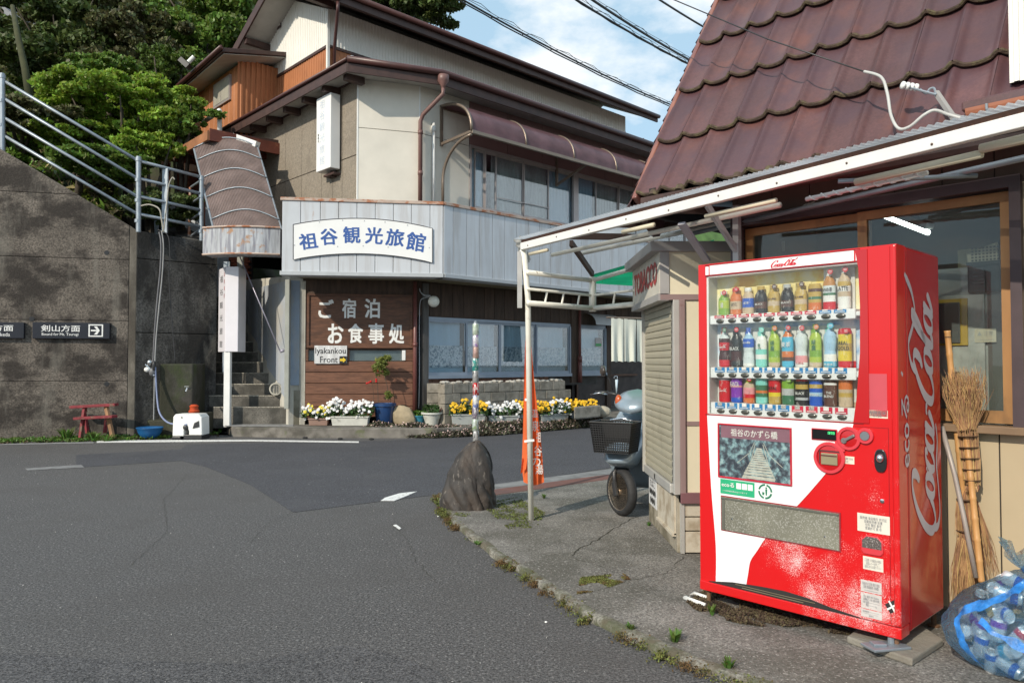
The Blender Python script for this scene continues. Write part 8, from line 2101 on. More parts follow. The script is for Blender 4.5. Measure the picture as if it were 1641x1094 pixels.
# knotted blue ribbon-like print stripes on the bag (diagonal band of stronger blue plastic)
bluef = mat('strong_blue_film', (.02, .20, .60), .3, var=.5, vs=26, coat=.3, bump=1, bs=30, alpha=.82)
def band(i0, i1, j0, j1, wd, out):
    mb = MB()
    def f(i, j):
        ii = i0 + (i1 - i0) * i + .0; jj = j0 + (j1 - j0) * i + (j - .5) * wd
        jj += .03 * noise.noise(Vector((i * 7, j * 2, i0 * 9))); p = bagsurf(ii % 1.0, max(0.02, min(.98, jj))); d = p - (BC + ZZ * .25); return p + d.normalized() * out
    return mb.grid(f, 26, 4)
part(band(.50, .66, .42, .80, .10, .010), 'blue_print_band', bluef, bag, smooth=True)
part(band(.50, .56, .42, .10, .12, .010), 'blue_print_band', bluef, bag, smooth=True)
part(band(.56, .78, .42, .10, .045, .008), 'blue_print_band', bluef, bag, smooth=True)
part(MB().lathe([(.034, -.02), (.046, 0), (.034, .02)], BC + ZZ * .43, 14), 'tie', bluef, bag, smooth=True)
cans = []
canc = [('silver', 'red', 'crushed silver and red drink can inside the plastic bag'), ('silver', 'blue', 'silver and blue drink can inside the plastic bag'), ('black', 'gold', 'black and gold coffee can inside the plastic bag'), ('silver', 'white', 'plain silver can inside the plastic bag'), ('gold', 'brown', 'gold and brown coffee can inside the plastic bag'), ('silver', 'purple', 'silver can with purple pattern inside the plastic bag'), ('sky', 'white', 'light blue and white can inside the plastic bag')]
csil = mat('bare_aluminium', (.80, .81, .82), .35, metal=.55, var=.08)
def can_mesh(c1, c2):
    mb = MB(); h, r = .115, .032
    mb.lathe([(r * .8, 0), (r * .86, .002), (r, .010), (r, .028)], (0, 0, -h / 2), 18, mi=0)
    mb.lathe([(r, .028), (r, .07)], (0, 0, -h / 2), 18, mi=1); mb.lathe([(r, .07), (r, .100)], (0, 0, -h / 2), 18, mi=2)
    mb.lathe([(r, .100), (r * .84, .112), (r * .84, .115), (r * .76, .1145), (r * .74, .110), (.001, .110)], (0, 0, -h / 2), 18, mi=0)
    me = mesh_of('drink_can', mb.v, mb.f, mb.m, True)
    me.set_sharp_from_angle(angle=rad(50))
    for m_ in (csil, dcol(c1) if c1 != 'silver' else csil, dcol(c2)): me.materials.append(m_)
    return me
cms = [(can_mesh(a, b), l) for a, b, l in canc]
N_C = 0
placed = []
for layer, (z, Rm, n) in enumerate(((.05, .27, 15), (.12, .28, 16), (.19, .265, 14), (.26, .23, 11), (.325, .16, 7), (.375, .09, 3))):
    for k in range(n):
        w = 2 * math.pi * (k + .5 * (layer % 2)) / n + rg.uniform(-.1, .1); rr_ = Rm * rg.uniform(.86, 1.0) - .0
        p = BC + Vector((math.cos(w) * rr_, math.sin(w) * rr_ * .8, z + rg.uniform(-.01, .01)))
        me, l = cms[rg.randrange(len(cms))]
        o = bpy.data.objects.new('drink_can', me)
        e = Matrix.Translation(p) @ Matrix.Rotation(w + 1.57 + rg.uniform(-.7, .7), 4, 'Z') @ Matrix.Rotation(rg.choice([1.57, 1.2, .4, 1.9]) + rg.uniform(-.3, .3), 4, 'Y') @ Matrix.Diagonal((1, rg.uniform(.62, 1), rg.uniform(.8, 1), 1))
        link(o, e); w_ = w % 6.283; tag(o, '%s, %s at the %s' % (l.replace(' inside the plastic bag', ' in the bag'), ('lowest layer', 'second layer', 'middle layer', 'upper layer', 'just under tie', 'topmost layer')[layer], ('right', 'back right', 'back', 'back left', 'left', 'front left', 'front', 'front right')[int((w_ + .39) / .785) % 8]), 'drink can', 'empty cans in the plastic bag')

# ================================================================ STONE, CAN POLE, BANNER
stc = Vector((-.42, 7.02, 0))
def stonef(i, j):
    w = 2 * math.pi * i; t = j
    rx = .245 * (1 - t ** 2.6) ** .55 * (1 - .08 * t); ry = .19 * (1 - t ** 3) ** .6
    d = Vector((math.cos(w) * rx, math.sin(w) * ry, t * .66))
    d.x += .07 * t
    p = Vector((d.x * 3, d.y * 3, d.z * 1.0))
    f = .14 * noise.noise(p * 1.3) + .26 * abs(noise.noise(Vector((d.x * 8 + d.z * 3, d.y * 9, d.z * 3.2)))) + .06 * abs(noise.noise(Vector((d.x * 22 + d.z * 9, d.y * 22, d.z * 11))))
    d.x *= 1 + f; d.y *= 1 + f; d.z += .04 * noise.noise(Vector((w * 1.3, t * 2, 3))) * (t > .5)
    if t > .98: d.x, d.y = .07, 0
    return stc + d + ZZ * .0
stone_m = mat('dark_slate_rock', (.040, .036, .034), .72, var=.35, vs=9, zs=.6, bump=1.0, bs=22, bz=.5, dirt=((.20, .18, .16), .61, .04, 20, .4, .7), dirt2=((.075, .055, .042), .54, .1, 4, .5, .6))
o = part(MB().grid(stonef, 150, 90), 'standing_stone', stone_m, autos=30); tag(o, 'upright dark slaty stone on the pavement corner carrying the pole of cans', 'stone')
cp = thing('can_pole', 'tall pole made of stacked empty drink cans rising from the dark stone', 'pole', Vector((-.34, 7.05, .55)))
pr = {'silverw': (.55, .56, .55)}
ybs = [519, 537, 556, 574, 594, 613, 633, 653, 671, 690, 708, 728]
sp_ = [('pale_green_can', (.42, .50, .40), 'white'), ('violet_print_can', (.62, .60, .64), 'purple'), ('pinkish_can', (.42, .28, .25), 'beige'), ('teal_can', (.04, .26, .23), 'white'), ('grey_can', (.33, .33, .33), 'black'), ('red_can', (.48, .015, .02), 'white'), ('white_can', (.68, .68, .66), 'blue'), ('dark_can', (.20, .17, .22), 'white'), ('pale_mint_can', (.50, .56, .52), 'green'), ('worn_silver_can', (.42, .42, .42), 'black'), ('crumpled_white_can', (.62, .61, .60), 'brown')]
for k in range(11):
    x0, x1 = 762 + (k - 0) * .0, 762
    a, b = at(762 + (.8 if k > 8 else 0) * (k - 8), ybs[k + 1], 7.05), at(762, ybs[k], 7.05); h = (b - a).length; r = .030
    a.y = b.y = 7.05; jx = R.uniform(-.003, .003); a.x += jx; b.x += jx
    m_ = mat(sp_[k][0], sp_[k][1], .35, metal=.35, var=.25, vs=30, dirt=((*Cc[sp_[k][2]],), .55, .03, 38, .6, .7), bump=.4, bs=40)
    prof = [(r * .92, 0), (r, h * .04), (r * 1.0, h * .5), (r, h * .93), (r * .92, h * .98), (r * .92, h)]
    mb = MB().lathe(prof, a, 16)
    for i, v in enumerate(mb.v):
        if 16 <= i < 64: q = noise.noise(v * 40) * .003; mb.v[i] = v + Vector((q, q, 0))
    c = part(mb, 'drink_can', m_, cp, autos=50)
    if k == 5: part(script_mb(Fr((a.x - .03, 7.05 - r - .0012, a.z), (1, 0)).M(.03, h * .55, .0), .052, .032, wt=1.3), 'script', letter_white, c)
    part(MB().lathe([(r * .86, -.004), (r * .9, 0), (r * .86, .004)], b, 14), 'can_rim', csil, cp, autos=50)
part(MB().tube([at(762, 519, 7.05), at(762, 514, 7.05)], .010, 8).lathe([(.016, 0), (.016, .02), (.008, .025)], at(762, 519, 7.05), 10), 'pole_tip', galv, cp)
part(MB().tube([Vector((a.x, 7.05, .40)), Vector((b.x, 7.05, 1.7))], .008, 6), 'inner_rod', galv, cp)
# orange banner
orange = mat('orange_cloth', (.78, .15, .04), .8, var=.10, vs=4, sub=.25)
bn_ = thing('orange_banner', 'long folded orange banner with white lettering tied behind the cream post', 'banner', at(853, 770, 6.45))
ed = [(515, 843.5, 849), (555, 841.5, 851.5), (600, 840, 855), (640, 839, 859.5), (692, 838, 866), (746, 836, 870), (772, 839, 872)]
def bpos(i, j):
    y = 515 + (772 - 515) * j
    for q in range(len(ed) - 1):
        if ed[q][0] <= y <= ed[q + 1][0] + .01:
            u = (y - ed[q][0]) / (ed[q + 1][0] - ed[q][0]); x0 = ed[q][1] + (ed[q + 1][1] - ed[q][1]) * u; x1 = ed[q][2] + (ed[q + 1][2] - ed[q][2]) * u; break
    d = 6.50 + .035 * math.sin(i * 8.5 + j * 2) * min(1, j * 3)
    return at(x0 + (x1 - x0) * i, y + 5 * math.sin(i * 3.1) * (j > .98), d)
part(MB().grid(bpos, 24, 40), 'cloth', orange, bn_, smooth=True)
part(MB().grid(lambda i, j: at(834 + 9 * i + 3 * (1 - j), 735 + 24 * j - 8 * i, 6.47 + .02 * math.sin(i * 5)), 6, 6), 'loose_corner', orange, bn_, smooth=True)
strips = [((840, 707), (856, 705), 4), ((841, 640), (848, 641), 4), ((846, 567), (850, 567), 3)]
for (a_, b_, w_) in strips:
    part(MB().bar(at(*a_, 6.36), at(*b_, 6.36), .02, .002, up=ray(850, 700)), 'white_tape', letter_white, bn_)
for ch, x, y, w, h in (('温', 857, 662, .04, .07), ('泉', 858, 682, .045, .09), ('祖', 863, 700, .03, .09), ('谷', 862, 722, .05, .09), ('の', 858, 740, .07, .07), ('湯', 864, 752, .05, .08)):
    c = at(x, y, 6.44); F_ = Fr((c.x, c.y, 0), (1, .1)); part(text_mb(ch, w * 1.3, h, F_.M(0, c.z, 0), bold=.02), 'lettering', letter_white, bn_)

# ================================================================ SCOOTER
sc_pos = Vector((.975, 6.62, PZ)); fwd = Vector((-.47, -.883, 0)).normalized(); lft = Vector((-fwd.y, fwd.x, 0))
SM = Matrix((fwd, lft, ZZ)).transposed().to_4x4(); SM.translation = sc_pos
def L(x, y, z): return SM @ Vector((x, y, z))
sco = thing('motor_scooter', 'pale blue grey motor scooter with a black front basket parked behind the kiosk shutter', 'scooter', sc_pos)
blue_p = mat('metallic_ice_blue', (.28, .35, .41), .28, metal=.35, var=.03, coat=.8); blk = black_plastic
st = Matrix.Rotation(rad(52), 3, 'Z')            # front wheel turned
wf_ = (st @ fwd); wl_ = Vector((-wf_.y, wf_.x, 0)); WR = .212; wc_ = sc_pos + ZZ * WR
def wheel(c, ax, parent, nm='wheel'):
    e = bpy.data.objects.new(nm, None); COL.objects.link(e); m_ = Matrix.Translation(c); WM[e.name] = m_; e.parent = parent; e.matrix_local = wm(parent).inverted() @ m_
    prof = []
    for k in range(15):
        w = math.pi * (k / 14) ; prof.append((WR - .046 + .046 * math.sin(w) ** .8, -.044 * math.cos(w)))
    part(MB().lathe([(WR - .055, -.036)] + prof + [(WR - .055, .036)], c, 40, ax), 'tyre', black_rubber, e, smooth=True)
    rm = MB().lathe([(WR - .056, -.036), (WR - .050, -.040), (WR - .062, -.030), (WR - .075, -.020), (WR - .075, .020), (WR - .062, .030), (WR - .050, .040), (WR - .056, .036)], c, 32, ax)
    part(rm, 'rim', mat('bronze_rim', (.42, .34, .26), .35, metal=.8, var=.08) if 'bronze_rim' not in MATS else MATS['bronze_rim'], e, autos=40)
    hb = MB().lathe([(.001, -.045), (.032, -.045), (.036, -.03), (.036, .03), (.032, .045), (.001, .045)], c, 18, ax)
    a1_ = Vector(ax).orthogonal().normalized(); a2_ = Vector(ax).cross(a1_)
    for k in range(3):
        w = 2 * math.pi * k / 3 + .4; d = a1_ * math.cos(w) + a2_ * math.sin(w); hb.bar(c + d * .03, c + d * (WR - .07), .045, .022, up=Vector(ax))
    part(hb, 'hub', MATS['bronze_rim'], e, autos=40)
    return e
wheel(wc_, wl_, sco)
rear = L(-1.18, 0, WR); wheel(rear, lft, sco)
tp = sc_pos - fwd * .13 + ZZ * .62
for sgn in (-1, 1):
    a = wc_ + wl_ * .065 * sgn; part(MB().tube([a - ZZ * .0 + wf_ * .0, a - wf_ * .02 + ZZ * .16, tp + wl_ * .055 * sgn - ZZ * .12], .020, 8), 'fork', blk, sco, smooth=True)
part(MB().bar(wc_ + wl_ * -.075 + wf_ * .03 - ZZ * .03, wc_ + wl_ * -.075 - wf_ * .01 + ZZ * .09, .03, .05).bar(wc_ + wl_ * -.07, wc_ + wl_ * .07, .03, .03), 'brake_unit', blk, sco, bevel=.006)
# fender over the tyre, front cover, leg shield
def loft(rings, n=20, cap=True, mi=0):
    """rings: (x, z, halfwidth, halfheight(along x), power)"""
    mb = MB(); vs = []
    for (x, z, w, d, tilt) in rings:
        for j in range(n):
            a_ = 2 * math.pi * j / n; cx, sx_ = math.cos(a_), math.sin(a_)
            ex = (abs(cx) ** .8) * (1 if cx > 0 else -1) * d; ey = (abs(sx_) ** .8) * (1 if sx_ > 0 else -1) * w
            vs.append(L(x + ex, ey, z + ex * tilt))
    k = len(rings)
    fs = [(i * n + j, i * n + (j + 1) % n, (i + 1) * n + (j + 1) % n, (i + 1) * n + j) for i in range(k - 1) for j in range(n)]
    fs += [tuple(range(n))[::-1], tuple((k - 1) * n + j for j in range(n))]
    return mb.add(vs, fs)
part(loft([(.02, .425, .03, .05, .3), (.01, .435, .09, .13, .3), (-.01, .47, .135, .19, .15), (-.05, .53, .16, .20, 0), (-.10, .62, .175, .17, -.1), (-.15, .72, .175, .13, -.2), (-.19, .82, .14, .09, -.2)]), 'front_cover', blue_p, sco, smooth=True)
part(loft([(-.40, .20, .16, .05, 0), (-.34, .30, .21, .06, 0), (-.30, .45, .235, .05, 0), (-.28, .62, .23, .05, 0), (-.29, .78, .19, .045, 0), (-.31, .90, .13, .04, 0)]), 'leg_shield', blue_p, sco, smooth=True)
part(MB().add([L(-.4, -.2, .20), L(-.4, .2, .20), L(-.85, .2, .20), L(-.85, -.2, .20), L(-.4, -.2, .27), L(-.4, .2, .27), L(-.85, .2, .27), L(-.85, -.2, .27)], [(0, 3, 2, 1), (4, 5, 6, 7), (0, 1, 5, 4), (1, 2, 6, 5), (2, 3, 7, 6), (3, 0, 4, 7)]), 'floor_board', blk, sco, bevel=.02)
part(loft([(-1.08, .27, .14, .30, 0), (-1.08, .42, .17, .36, 0), (-1.06, .58, .17, .36, 0), (-1.04, .68, .15, .33, 0)]), 'rear_body', blue_p, sco, smooth=True)
part(loft([(-1.02, .68, .14, .32, 0), (-1.02, .73, .16, .35, 0), (-1.02, .77, .13, .31, 0)]), 'seat', mat('seat_vinyl', (.02, .02, .02), .5, bump=.3, bs=120), sco, smooth=True)
# handlebar cover, with headlight and orange indicators
hc = MB()
HX = .075                                     # the bars are turned, so the cover sits off centre
def hcov(i, j):
    a_ = 2 * math.pi * i; t = j
    w = .19 * (math.sin(math.pi * t) ** .5)
    x = -.235 + .17 * (1 - t) * 1.0 ; z = .895 + .22 * t
    return L(x + math.cos(a_) * .115 * math.sin(math.pi * min(1, t + .05)) ** .5, math.sin(a_) * w + HX, z)
part(hc.grid(hcov, 24, 14), 'handlebar_cover', blue_p, sco, smooth=True)
hl = MB()
hl.grid(lambda i, j: L(-.085 + .035 * math.cos((i - .5) * 2.6) * math.sin(math.pi * (.15 + .7 * j)), (i - .5) * .26 + HX, .925 + .10 * j), 14, 8)
part(hl, 'headlight', mat('headlight_glass', (.62, .66, .66), .08, metal=.6, coat=1), sco, smooth=True)
ind = mat('amber_lens', (.75, .16, .02), .15, coat=1, rough=None) if False else mat('amber_lens', (.50, .09, .012), .15, coat=1)
for sgn in (-1, 1):
    part(MB().ball(L(-.10, .135 * sgn + HX, 1.005), .050, 14, 10, (.7, .8, 1.25)), 'indicator', ind, sco, smooth=True)
    part(MB().tube([L(-.20, .10 * sgn, 1.06), L(-.24, .24 * sgn, 1.075)], .014, 8).tube([L(-.235, .22 * sgn, 1.075), L(-.27, .35 * sgn, 1.07)], .019, 10), 'grip', blk, sco, smooth=True)
    part(MB().tube([L(-.19, .20 * sgn, 1.06), L(-.14, .26 * sgn, 1.075), L(-.16, .36 * sgn, 1.06)], .007, 6), 'brake_lever', chrome, sco, smooth=True)
    part(MB().tube([L(-.22, .16 * sgn, 1.10), L(-.20, .19 * sgn, 1.20), L(-.19, .23 * sgn, 1.26)], .006, 6), 'mirror_arm', blk, sco, smooth=True)
    part(MB().ball(L(-.19, .245 * sgn, 1.28), .085, 16, 10, (.35, 1.0, .62)), 'mirror', mat('brown_black_mirror', (.05, .04, .035), .25, coat=.5) if 'brown_black_mirror' not in MATS else MATS['brown_black_mirror'], sco, smooth=True)
part(MB().tube([L(.02, -.10, .84), L(-.02, 0, .86), L(.02, .10, .84)], .012, 6), 'luggage_bar', chrome, sco, smooth=True)
# basket
bx0, bx1, bw0, bw1, bz0, bz1 = .02, .26, .155, .19, .58, .84
bm_ = mat('black_mesh_basket', (.012, .012, .013), .5, var=.1)
bk_ = MB()
cn = lambda t, i, j: L((bx0 + (bx1 - bx0) * (i)) + (.02 * t if i else -.0), (bw0 + (bw1 - bw0) * t) * (1 if j else -1), bz0 + (bz1 - bz0) * t)
basket = bpy.data.objects.new('basket', None); COL.objects.link(basket); m_ = Matrix.Translation(L(.14, 0, .6)); WM[basket.name] = m_; basket.parent = sco; basket.matrix_local = wm(sco).inverted() @ m_
ws_ = MB(); corners = [(0, 0), (1, 0), (1, 1), (0, 1)]
for q in range(4):
    (i0, j0), (i1, j1) = corners[q], corners[(q + 1) % 4]
    for k in range(17):
        a_ = k / 16; b0_ = cn(0, i0, j0).lerp(cn(0, i1, j1), a_); b1_ = cn(1, i0, j0).lerp(cn(1, i1, j1), a_); ws_.bar(b0_, b1_, .0075, .0045, up=fwd)
    for k in range(14):
        t = k / 13; ws_.bar(cn(t, i0, j0), cn(t, i1, j1), .0045, .0075)
part(ws_, 'basket_mesh', bm_, basket)
part(MB().add([cn(0, 0, 0), cn(0, 1, 0), cn(0, 1, 1), cn(0, 0, 1)], [(0, 1, 2, 3)]), 'basket_floor', bm_, basket)
rimm = MB()
for q in range(4): rimm.tube([cn(1, *corners[q]), cn(1, *corners[(q + 1) % 4])], .009, 6)
part(rimm, 'basket_rim', bm_, basket)
# inner tilted lid/liner of the basket
part(MB().add([cn(.1, 0, 0) + fwd * .006, cn(.95, 0, 0) + fwd * .006, cn(.95, 0, 1) + fwd * .006, cn(.1, 0, 1) + fwd * .006], [(0, 1, 2, 3)]), 'basket_back', bm_, basket)
part(MB().tube([L(-.62, .12, .22), L(-.64, .20, .02)], .012, 6), 'side_stand', blk, sco)
part(text_mb('Gio', .07, .03, Fr(tuple(L(-.10, .17, 0)), (-fwd.x, -fwd.y)).M(0, .72, .0)), 'badge', chrome, sco) if False else None

# ================================================================ WIRES
def cable(name, label, pts, r, m=black_plastic, sag=0.0, loops=None, twin=None, cat='cable'):
    t = thing(name, label, cat, pts[0])
    a, b = pts
    def P(u): return a.lerp(b, u) - ZZ * (sag * 4 * u * (1 - u))
    n = 24
    part(MB().tube([P(i / n) for i in range(n + 1)], r, 6), 'cable', m, t, smooth=True)
    if twin:
        for dz_, rr_ in twin: part(MB().tube([P(i / n) + ZZ * (dz_ + .008 * math.sin(i * 2.1)) for i in range(n + 1)], rr_, 5), 'messenger_wire', m, t, smooth=True)
    if loops:
        k_ = int(loops); mb = MB()
        for q in range(k_):
            u = (q + .5) / k_; d = (b - a).normalized(); c = P(u)
            mb.tube([c - ZZ * .03, c + d * .25 + ZZ * (.05 + .02 * math.sin(q * 3)), c + d * .55 + ZZ * .07, c + d * .8 - ZZ * .0], .006, 4)
        part(mb, 'hanger_loops', m, t)
    return t
cable('cable_bundle', 'sagging bundle of overhead cables, leftmost, crossing above the inn roof', [at(640, -60, 11), at(1180, 205, 19)], .016, sag=.25, twin=[(-.045, .012), (.05, .005)], loops=14)
cable('cable_bundle', 'thick overhead cable pair, lower one of the two in the gap beside the tiled roof', [at(840, -55, 11), at(1160, 128, 17)], .018, sag=.12, twin=[(-.02, .009), (.06, .004)], loops=10)
cable('cable_bundle', 'thick overhead cable, upper one of the two in the gap beside the tiled roof', [at(880, -48, 11), at(1160, 128 - 4, 17)], .022, sag=.10, twin=[(.06, .004)], loops=7)
cable('overhead_wire', 'single dark overhead wire close to the top of the tiled roof edge', [at(990, -45, 9), at(1200, 82, 12)], .014, sag=.05)
# service wire to the shop, running over the tiles
A = at(1000, -45, 5.2); 
swire = thing('service_wire', 'thin dark wire crossing the tiled roof down to a pale cable loop', 'wire', at(1385, 115, 4.1))
def cpts(L_): 
    S_ = []
    for i in range(len(L_) - 1):
        p0, p1, p2, p3 = L_[max(i - 1, 0)], L_[i], L_[i + 1], L_[min(i + 2, len(L_) - 1)]
        for j in range(8):
            t = j / 8; S_.append(.5 * ((2 * p1) + (p2 - p0) * t + (2 * p0 - 5 * p1 + 4 * p2 - p3) * t * t + (3 * p1 - p0 - 3 * p2 + p3) * t ** 3))
    S_.append(L_[-1]); return S_
part(MB().tube([at(1000, -55, 5.6), at(1080, 0, 5.2), at(1230, 63, 4.7), at(1385, 115, 4.05)], .0045, 6), 'wire', black_plastic, swire, smooth=True)
pale = mat('pale_grey_cable', (.50, .50, .48), .5)
part(MB().tube(cpts([at(1385, 115, 4.05), at(1412, 124, 3.95), at(1422, 150, 3.9), at(1428, 185, 3.85), at(1440, 206, 3.8), at(1458, 203, 3.75), at(1480, 185, 3.7), at(1498, 177, 3.68), at(1520, 184, 3.66), at(1548, 192, 3.62)]), .008, 8), 'pale_cable', pale, swire, smooth=True)
ins = thing('insulator_fitting', 'white porcelain insulators on a bent bracket in front of the tiles', 'insulator', at(1500, 185, 3.7))
part(MB().tube([at(1445, 137, 3.9), at(1500, 152, 3.8)], .006, 6), 'tension_wire', galv, ins)
for k in range(4):
    a = at(1447 + k * 7, 137 + k * 1.2, 3.88); part(MB().lathe([(.008, -.010), (.020, -.006), (.021, .004), (.010, .010)], a, 12, (1, .1, -.2)), 'insulator', white_plastic, ins, smooth=True)
part(MB().tube(cpts([at(1474, 143, 3.86), at(1484, 150, 3.85), at(1490, 143, 3.84), at(1497, 142, 3.83), at(1500, 152, 3.8)]), .006, 6), 'clamp_loop', galv, ins)
part(MB().bar(at(1500, 148, 3.82), at(1530, 192, 3.68), .022, .022), 'bracket_arm', mat('grey_bracket_arm', (.35, .34, .33), .5), ins)
part(MB().bar(at(1522, 183, 3.7), at(1555, 193, 3.62), .018, .018), 'bracket_foot', MATS['grey_bracket_arm'], ins)
hkk = thing('wire_hook', 'tiny bent white wire hook standing on the awning sheet', 'hook', at(1072, 330, 4.8))
part(MB().tube([at(1068, 318, 4.8), at(1074, 322, 4.8), at(1071, 330, 4.8)], .005, 5), 'hook', white_plastic, hkk)

# ================================================================ HILLSIDE AND TREES
def hh(x, y):
    base = 3.4 + max(0, y - 14.4) * .66
    k = max(0.0, min(1.0, (-6.9 - .72 * (y - 14.9) - x) / .8)) if y < 21 else max(0.0, min(1.0, (-4 - x) / 6))
    return base * k + (1 - k) * 0 + noise.noise(Vector((x * .35, y * .35, 0))) * .7 * k
mb = MB(); nx, ny = 70, 60
mb.grid(lambda i, j: Vector((-40 + 46 * i, 14.3 + 36 * j ** 1.2, max(-.3, hh(-40 + 46 * i, 14.3 + 36 * j ** 1.2)))), nx, ny)
struct(mb, 'hillside', soil, smooth=True)
rng = np.random.default_rng(11)
def hillpts(n, x0, x1, y0, y1, up):
    P = []
    while len(P) < n:
        x, y = rng.uniform(x0, x1), rng.uniform(y0, y1)
        if x > -7.0 - .72 * (min(y, 21) - 14.9): continue
        g = noise.noise(Vector((x * .8, y * .8, 5)))
        if g < -.15 and rng.random() < .7: continue
        P.append((x, y, hh(x, y) + rng.random() * up * (.5 + g)))
    return P
tag(leaves(hillpts(42000, -24, -5, 14.4, 30, .55), .12, 'hillside_undergrowth', leaf_olive, kind='stuff', seed=2, up=.2), 'tangled olive and brown undergrowth covering the steep hillside', 'undergrowth')
tag(leaves(hillpts(16000, -22, -5, 14.4, 24, .7), .11, 'hillside_bushes', leaf_mid, kind='stuff', seed=3, up=.2), 'patches of greener weeds and ferns on the hillside', 'undergrowth')
tag(leaves(hillpts(5000, -22, -5, 14.4, 22, .5), .10, 'dry_grass', mat('dry_grass_blades', (.22, .17, .08), .8, var=.3, hv=.03), kind='stuff', seed=4, up=.1, aspect=5), 'dry pale grass between the hillside bushes', 'grass')
def tree(px, py, Y, rx, rz, n, size, m, label, name='tree', ry=None, trunk=True, seed=0, sub=26, tight=.30, grp='trees on the hillside', flat=.8):
    c = at(px, py, Y); base = Vector((c.x + rx * .1, Y + .2, 0)); g = max(hh(base.x, base.y), 0) if base.x < 0 else 0
    if g > c.z - rz * .6: g = c.z - rz * 1.1
    base.z = g
    t = thing(name, label, 'tree', base, grp)
    if trunk:
        mb = MB(); mb.tube([base - ZZ * .3, base.lerp(c, .45) + Vector((.15, 0, 0)), c], [.09 * rx + .02, .06 * rx + .02, .03], 8)
        rg = random.Random(seed)
        part(mb, 'trunk', bark, t, smooth=True)
        for k in range(5):
            w = rg.uniform(0, 6.28); s = base.lerp(c, rg.uniform(.4, .85)); e = c + Vector((math.cos(w) * rx * .65, math.sin(w) * rx * .5, rg.uniform(-.35, .5) * rz)); part(MB().tube([s, s.lerp(e, .5) + ZZ * .1, e], [.05, .035, .012], 6), 'limb', bark, t, smooth=True)
    P = clump(c, (rx, ry or rx * .8, rz), int(n * 1.8), seed, flat=flat, sub=int(sub * 2.6), tight=tight * .66)
    leaves(P, size * .68, 'crown', m, t, kind='stuff', seed=seed)
    return t
T = tree
T(85, 70, 21, 2.6, 2.3, 17000, .13, leaf_dark, 'dark broadleaf tree at the upper left corner of the hillside', seed=51)
T(20, 205, 16.5, .95, 1.0, 5000, .10, leaf_mid, 'small mid green tree just behind the left railing post', seed=52, name='bush')
T(150, 55, 23, 2.4, 2.6, 15000, .13, leaf_olive, 'dark green tree standing left of the hillside centre', seed=53)
T(225, 100, 21, 2.0, 2.0, 13000, .12, leaf_olive, 'dark shady tree directly above the bright maple', seed=54)
T(262, 118, 18.8, .85, .95, 3200, .09, mat('yellow_green_needles', (.085, .13, .02), .6, sub=.3, hv=.02), 'small feathery yellow green conifer between maple and dark trees', seed=55, name='conifer')
T(330, 40, 22, 2.1, 2.4, 15000, .12, leaf_mid, 'fresh green tree behind the orange annex roof', seed=56)
T(400, 5, 25, 1.6, 1.8, 9000, .13, leaf_mid, 'green tree whose crown meets the upper gable of the inn', seed=57)
T(270, 10, 25, 2.5, 2.2, 13000, .14, leaf_dark, 'tall dark tree at the top edge above the maple', seed=58)
T(30, 0, 26, 3.0, 2.5, 12000, .15, leaf_dark, 'tall dark tree in the top left corner', seed=59)
# the bright maple: layered sprays
mp = T(195, 172, 16.9, 2.0, .95, 20000, .085, leaf_bright, 'bright yellow green maple spreading over the hillside above the railing', seed=60, sub=34, tight=.26, flat=.75, name='maple_tree')
T(110, 215, 16.2, .95, .45, 6500, .08, leaf_bright, 'yellow green bush leaning over the slope behind the sloping railing', seed=71, name='bush')
T(235, 235, 16.0, .85, .42, 6000, .08, leaf_bright, 'yellow green bush low behind the railing corner post', seed=72, name='bush')
T(165, 120, 18.0, 1.2, .6, 7500, .09, leaf_mid, 'fresh green bush rising just above the maple', seed=73, name='bush')
T(120, 165, 16.8, .95, .50, 6500, .08, leaf_bright, 'left low spray of bright maple leaves', seed=61, name='maple_bush')
T(285, 195, 16.6, .60, .75, 4500, .085, leaf_mid, 'green bush under the annex left of the drain pipe', seed=62, name='bush')
T(345, 183, 16.2, .25, .12, 900, .06, leaf_mid, 'small fern growing at the white drain pipe', seed=67, name='fern', trunk=False)
T(160, 262, 15.6, 1.2, .45, 6500, .10, leaf_mid, 'dark shrubs on the slope behind the railing', seed=63, name='bush', trunk=False)
T(60, 190, 15.9, 1.2, .40, 5000, .09, leaf_olive, 'olive shrubs on the slope left of the maple', seed=64, name='bush', trunk=False)
T(260, 330, 15.7, .9, .5, 3500, .09, leaf_dark, 'dark shade plants behind the level railing', seed=68, name='bush', trunk=False)
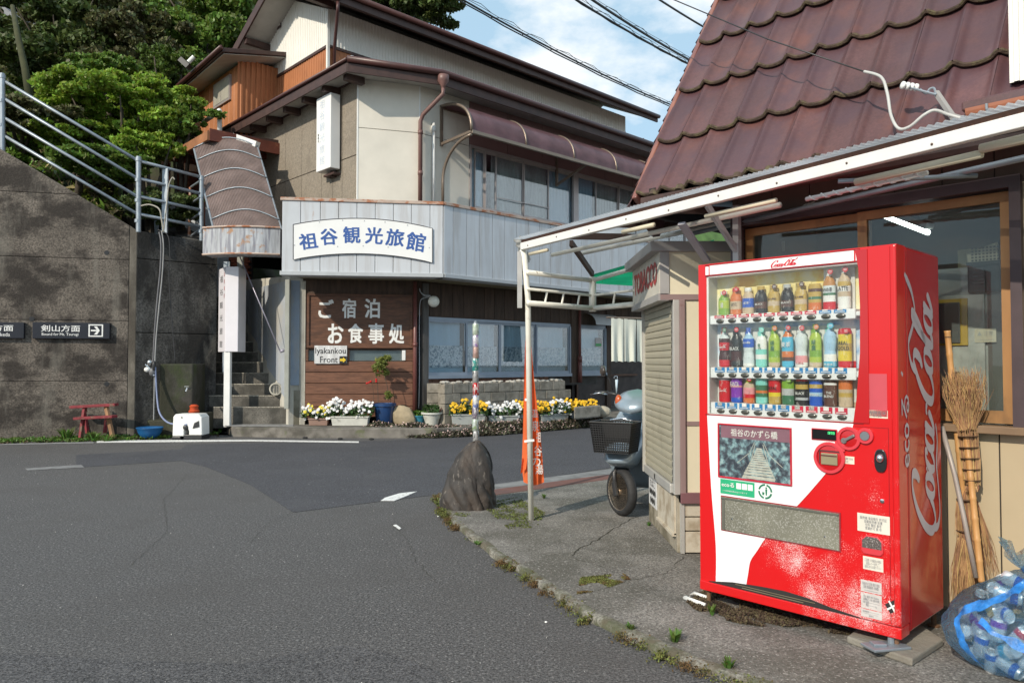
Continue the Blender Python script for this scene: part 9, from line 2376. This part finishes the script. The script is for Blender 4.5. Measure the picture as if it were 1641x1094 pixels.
# tree rising behind the inn roof against the sky
T(640, -6, 27, 2.55, 1.75, 17000, .15, leaf_dark, 'broadleaf tree showing above the inn roof against the sky', seed=65, sub=40, tight=.26, grp='trees behind the inn')
T(540, -20, 28, 2.2, 1.5, 8000, .15, leaf_mid, 'green tree top left of the one above the inn roof', seed=66, grp='trees behind the inn')
# trunks leaning on the left slope
tag(part(MB().tube([at(50, 170, 17), at(40, 110, 17.2), at(28, 55, 17.6), at(20, 10, 18)], [.10, .08, .07, .05], 8), 'leaning_trunk', mat('mossy_bark', (.045, .048, .018), .9, var=.3), smooth=True), 'mossy leaning trunk at the far left of the hillside', 'tree trunk')
# far house roof corner peeping in at the upper left and a stack pipe by the annex
fh = thing('far_house', 'corner of a grey tiled house roof at the far upper left', 'house', at(5, 40, 22))
part(MB().prism([at(-60, 5, 22), at(8, 12, 22), at(30, 30, 22), at(30, 36, 22), at(-60, 40, 22)], (0, 1.5, .3)), 'roof', mat('grey_tiles', (.16, .17, .19), .6, var=.3, vs=12), fh)
part(MB().prism([at(-60, 40, 22.2), at(18, 36, 22.2), at(14, 62, 22.2), at(-60, 70, 22.2)], (0, 1.2, .2)), 'wall', mat('grey_white_wall', (.4, .4, .4), .8), fh)
ex = thing('roof_fittings', 'dark box and tilted pale pipe stub sticking out behind the annex eave', 'fitting', at(300, 102, 17.5))
part(MB().bar(at(290, 96, 17.5), at(303, 108, 17.5), .18, .12), 'slatted_box', black_plastic, ex); part(MB().tube([at(302, 100, 17.4), at(311, 91, 17.4)], .05, 10), 'pipe_stub', white_metal, ex)
# far green hill behind the end of the inn
mb = MB(); mb.grid(lambda i, j: Vector((15 + 120 * i, 240 + 60 * j, 112 * math.sin(j * 1.57) * (.75 + .12 * noise.noise(Vector((i * 6, j * 3, 0)))) * (math.sin(math.pi * min(1, i * .9 + .1)) ** .5))), 50, 20)
struct(mb, 'far_hill', mat('far_forest', (.06, .12, .035), .9, var=.4, vs=.25, bump=1, bs=.5), smooth=True)
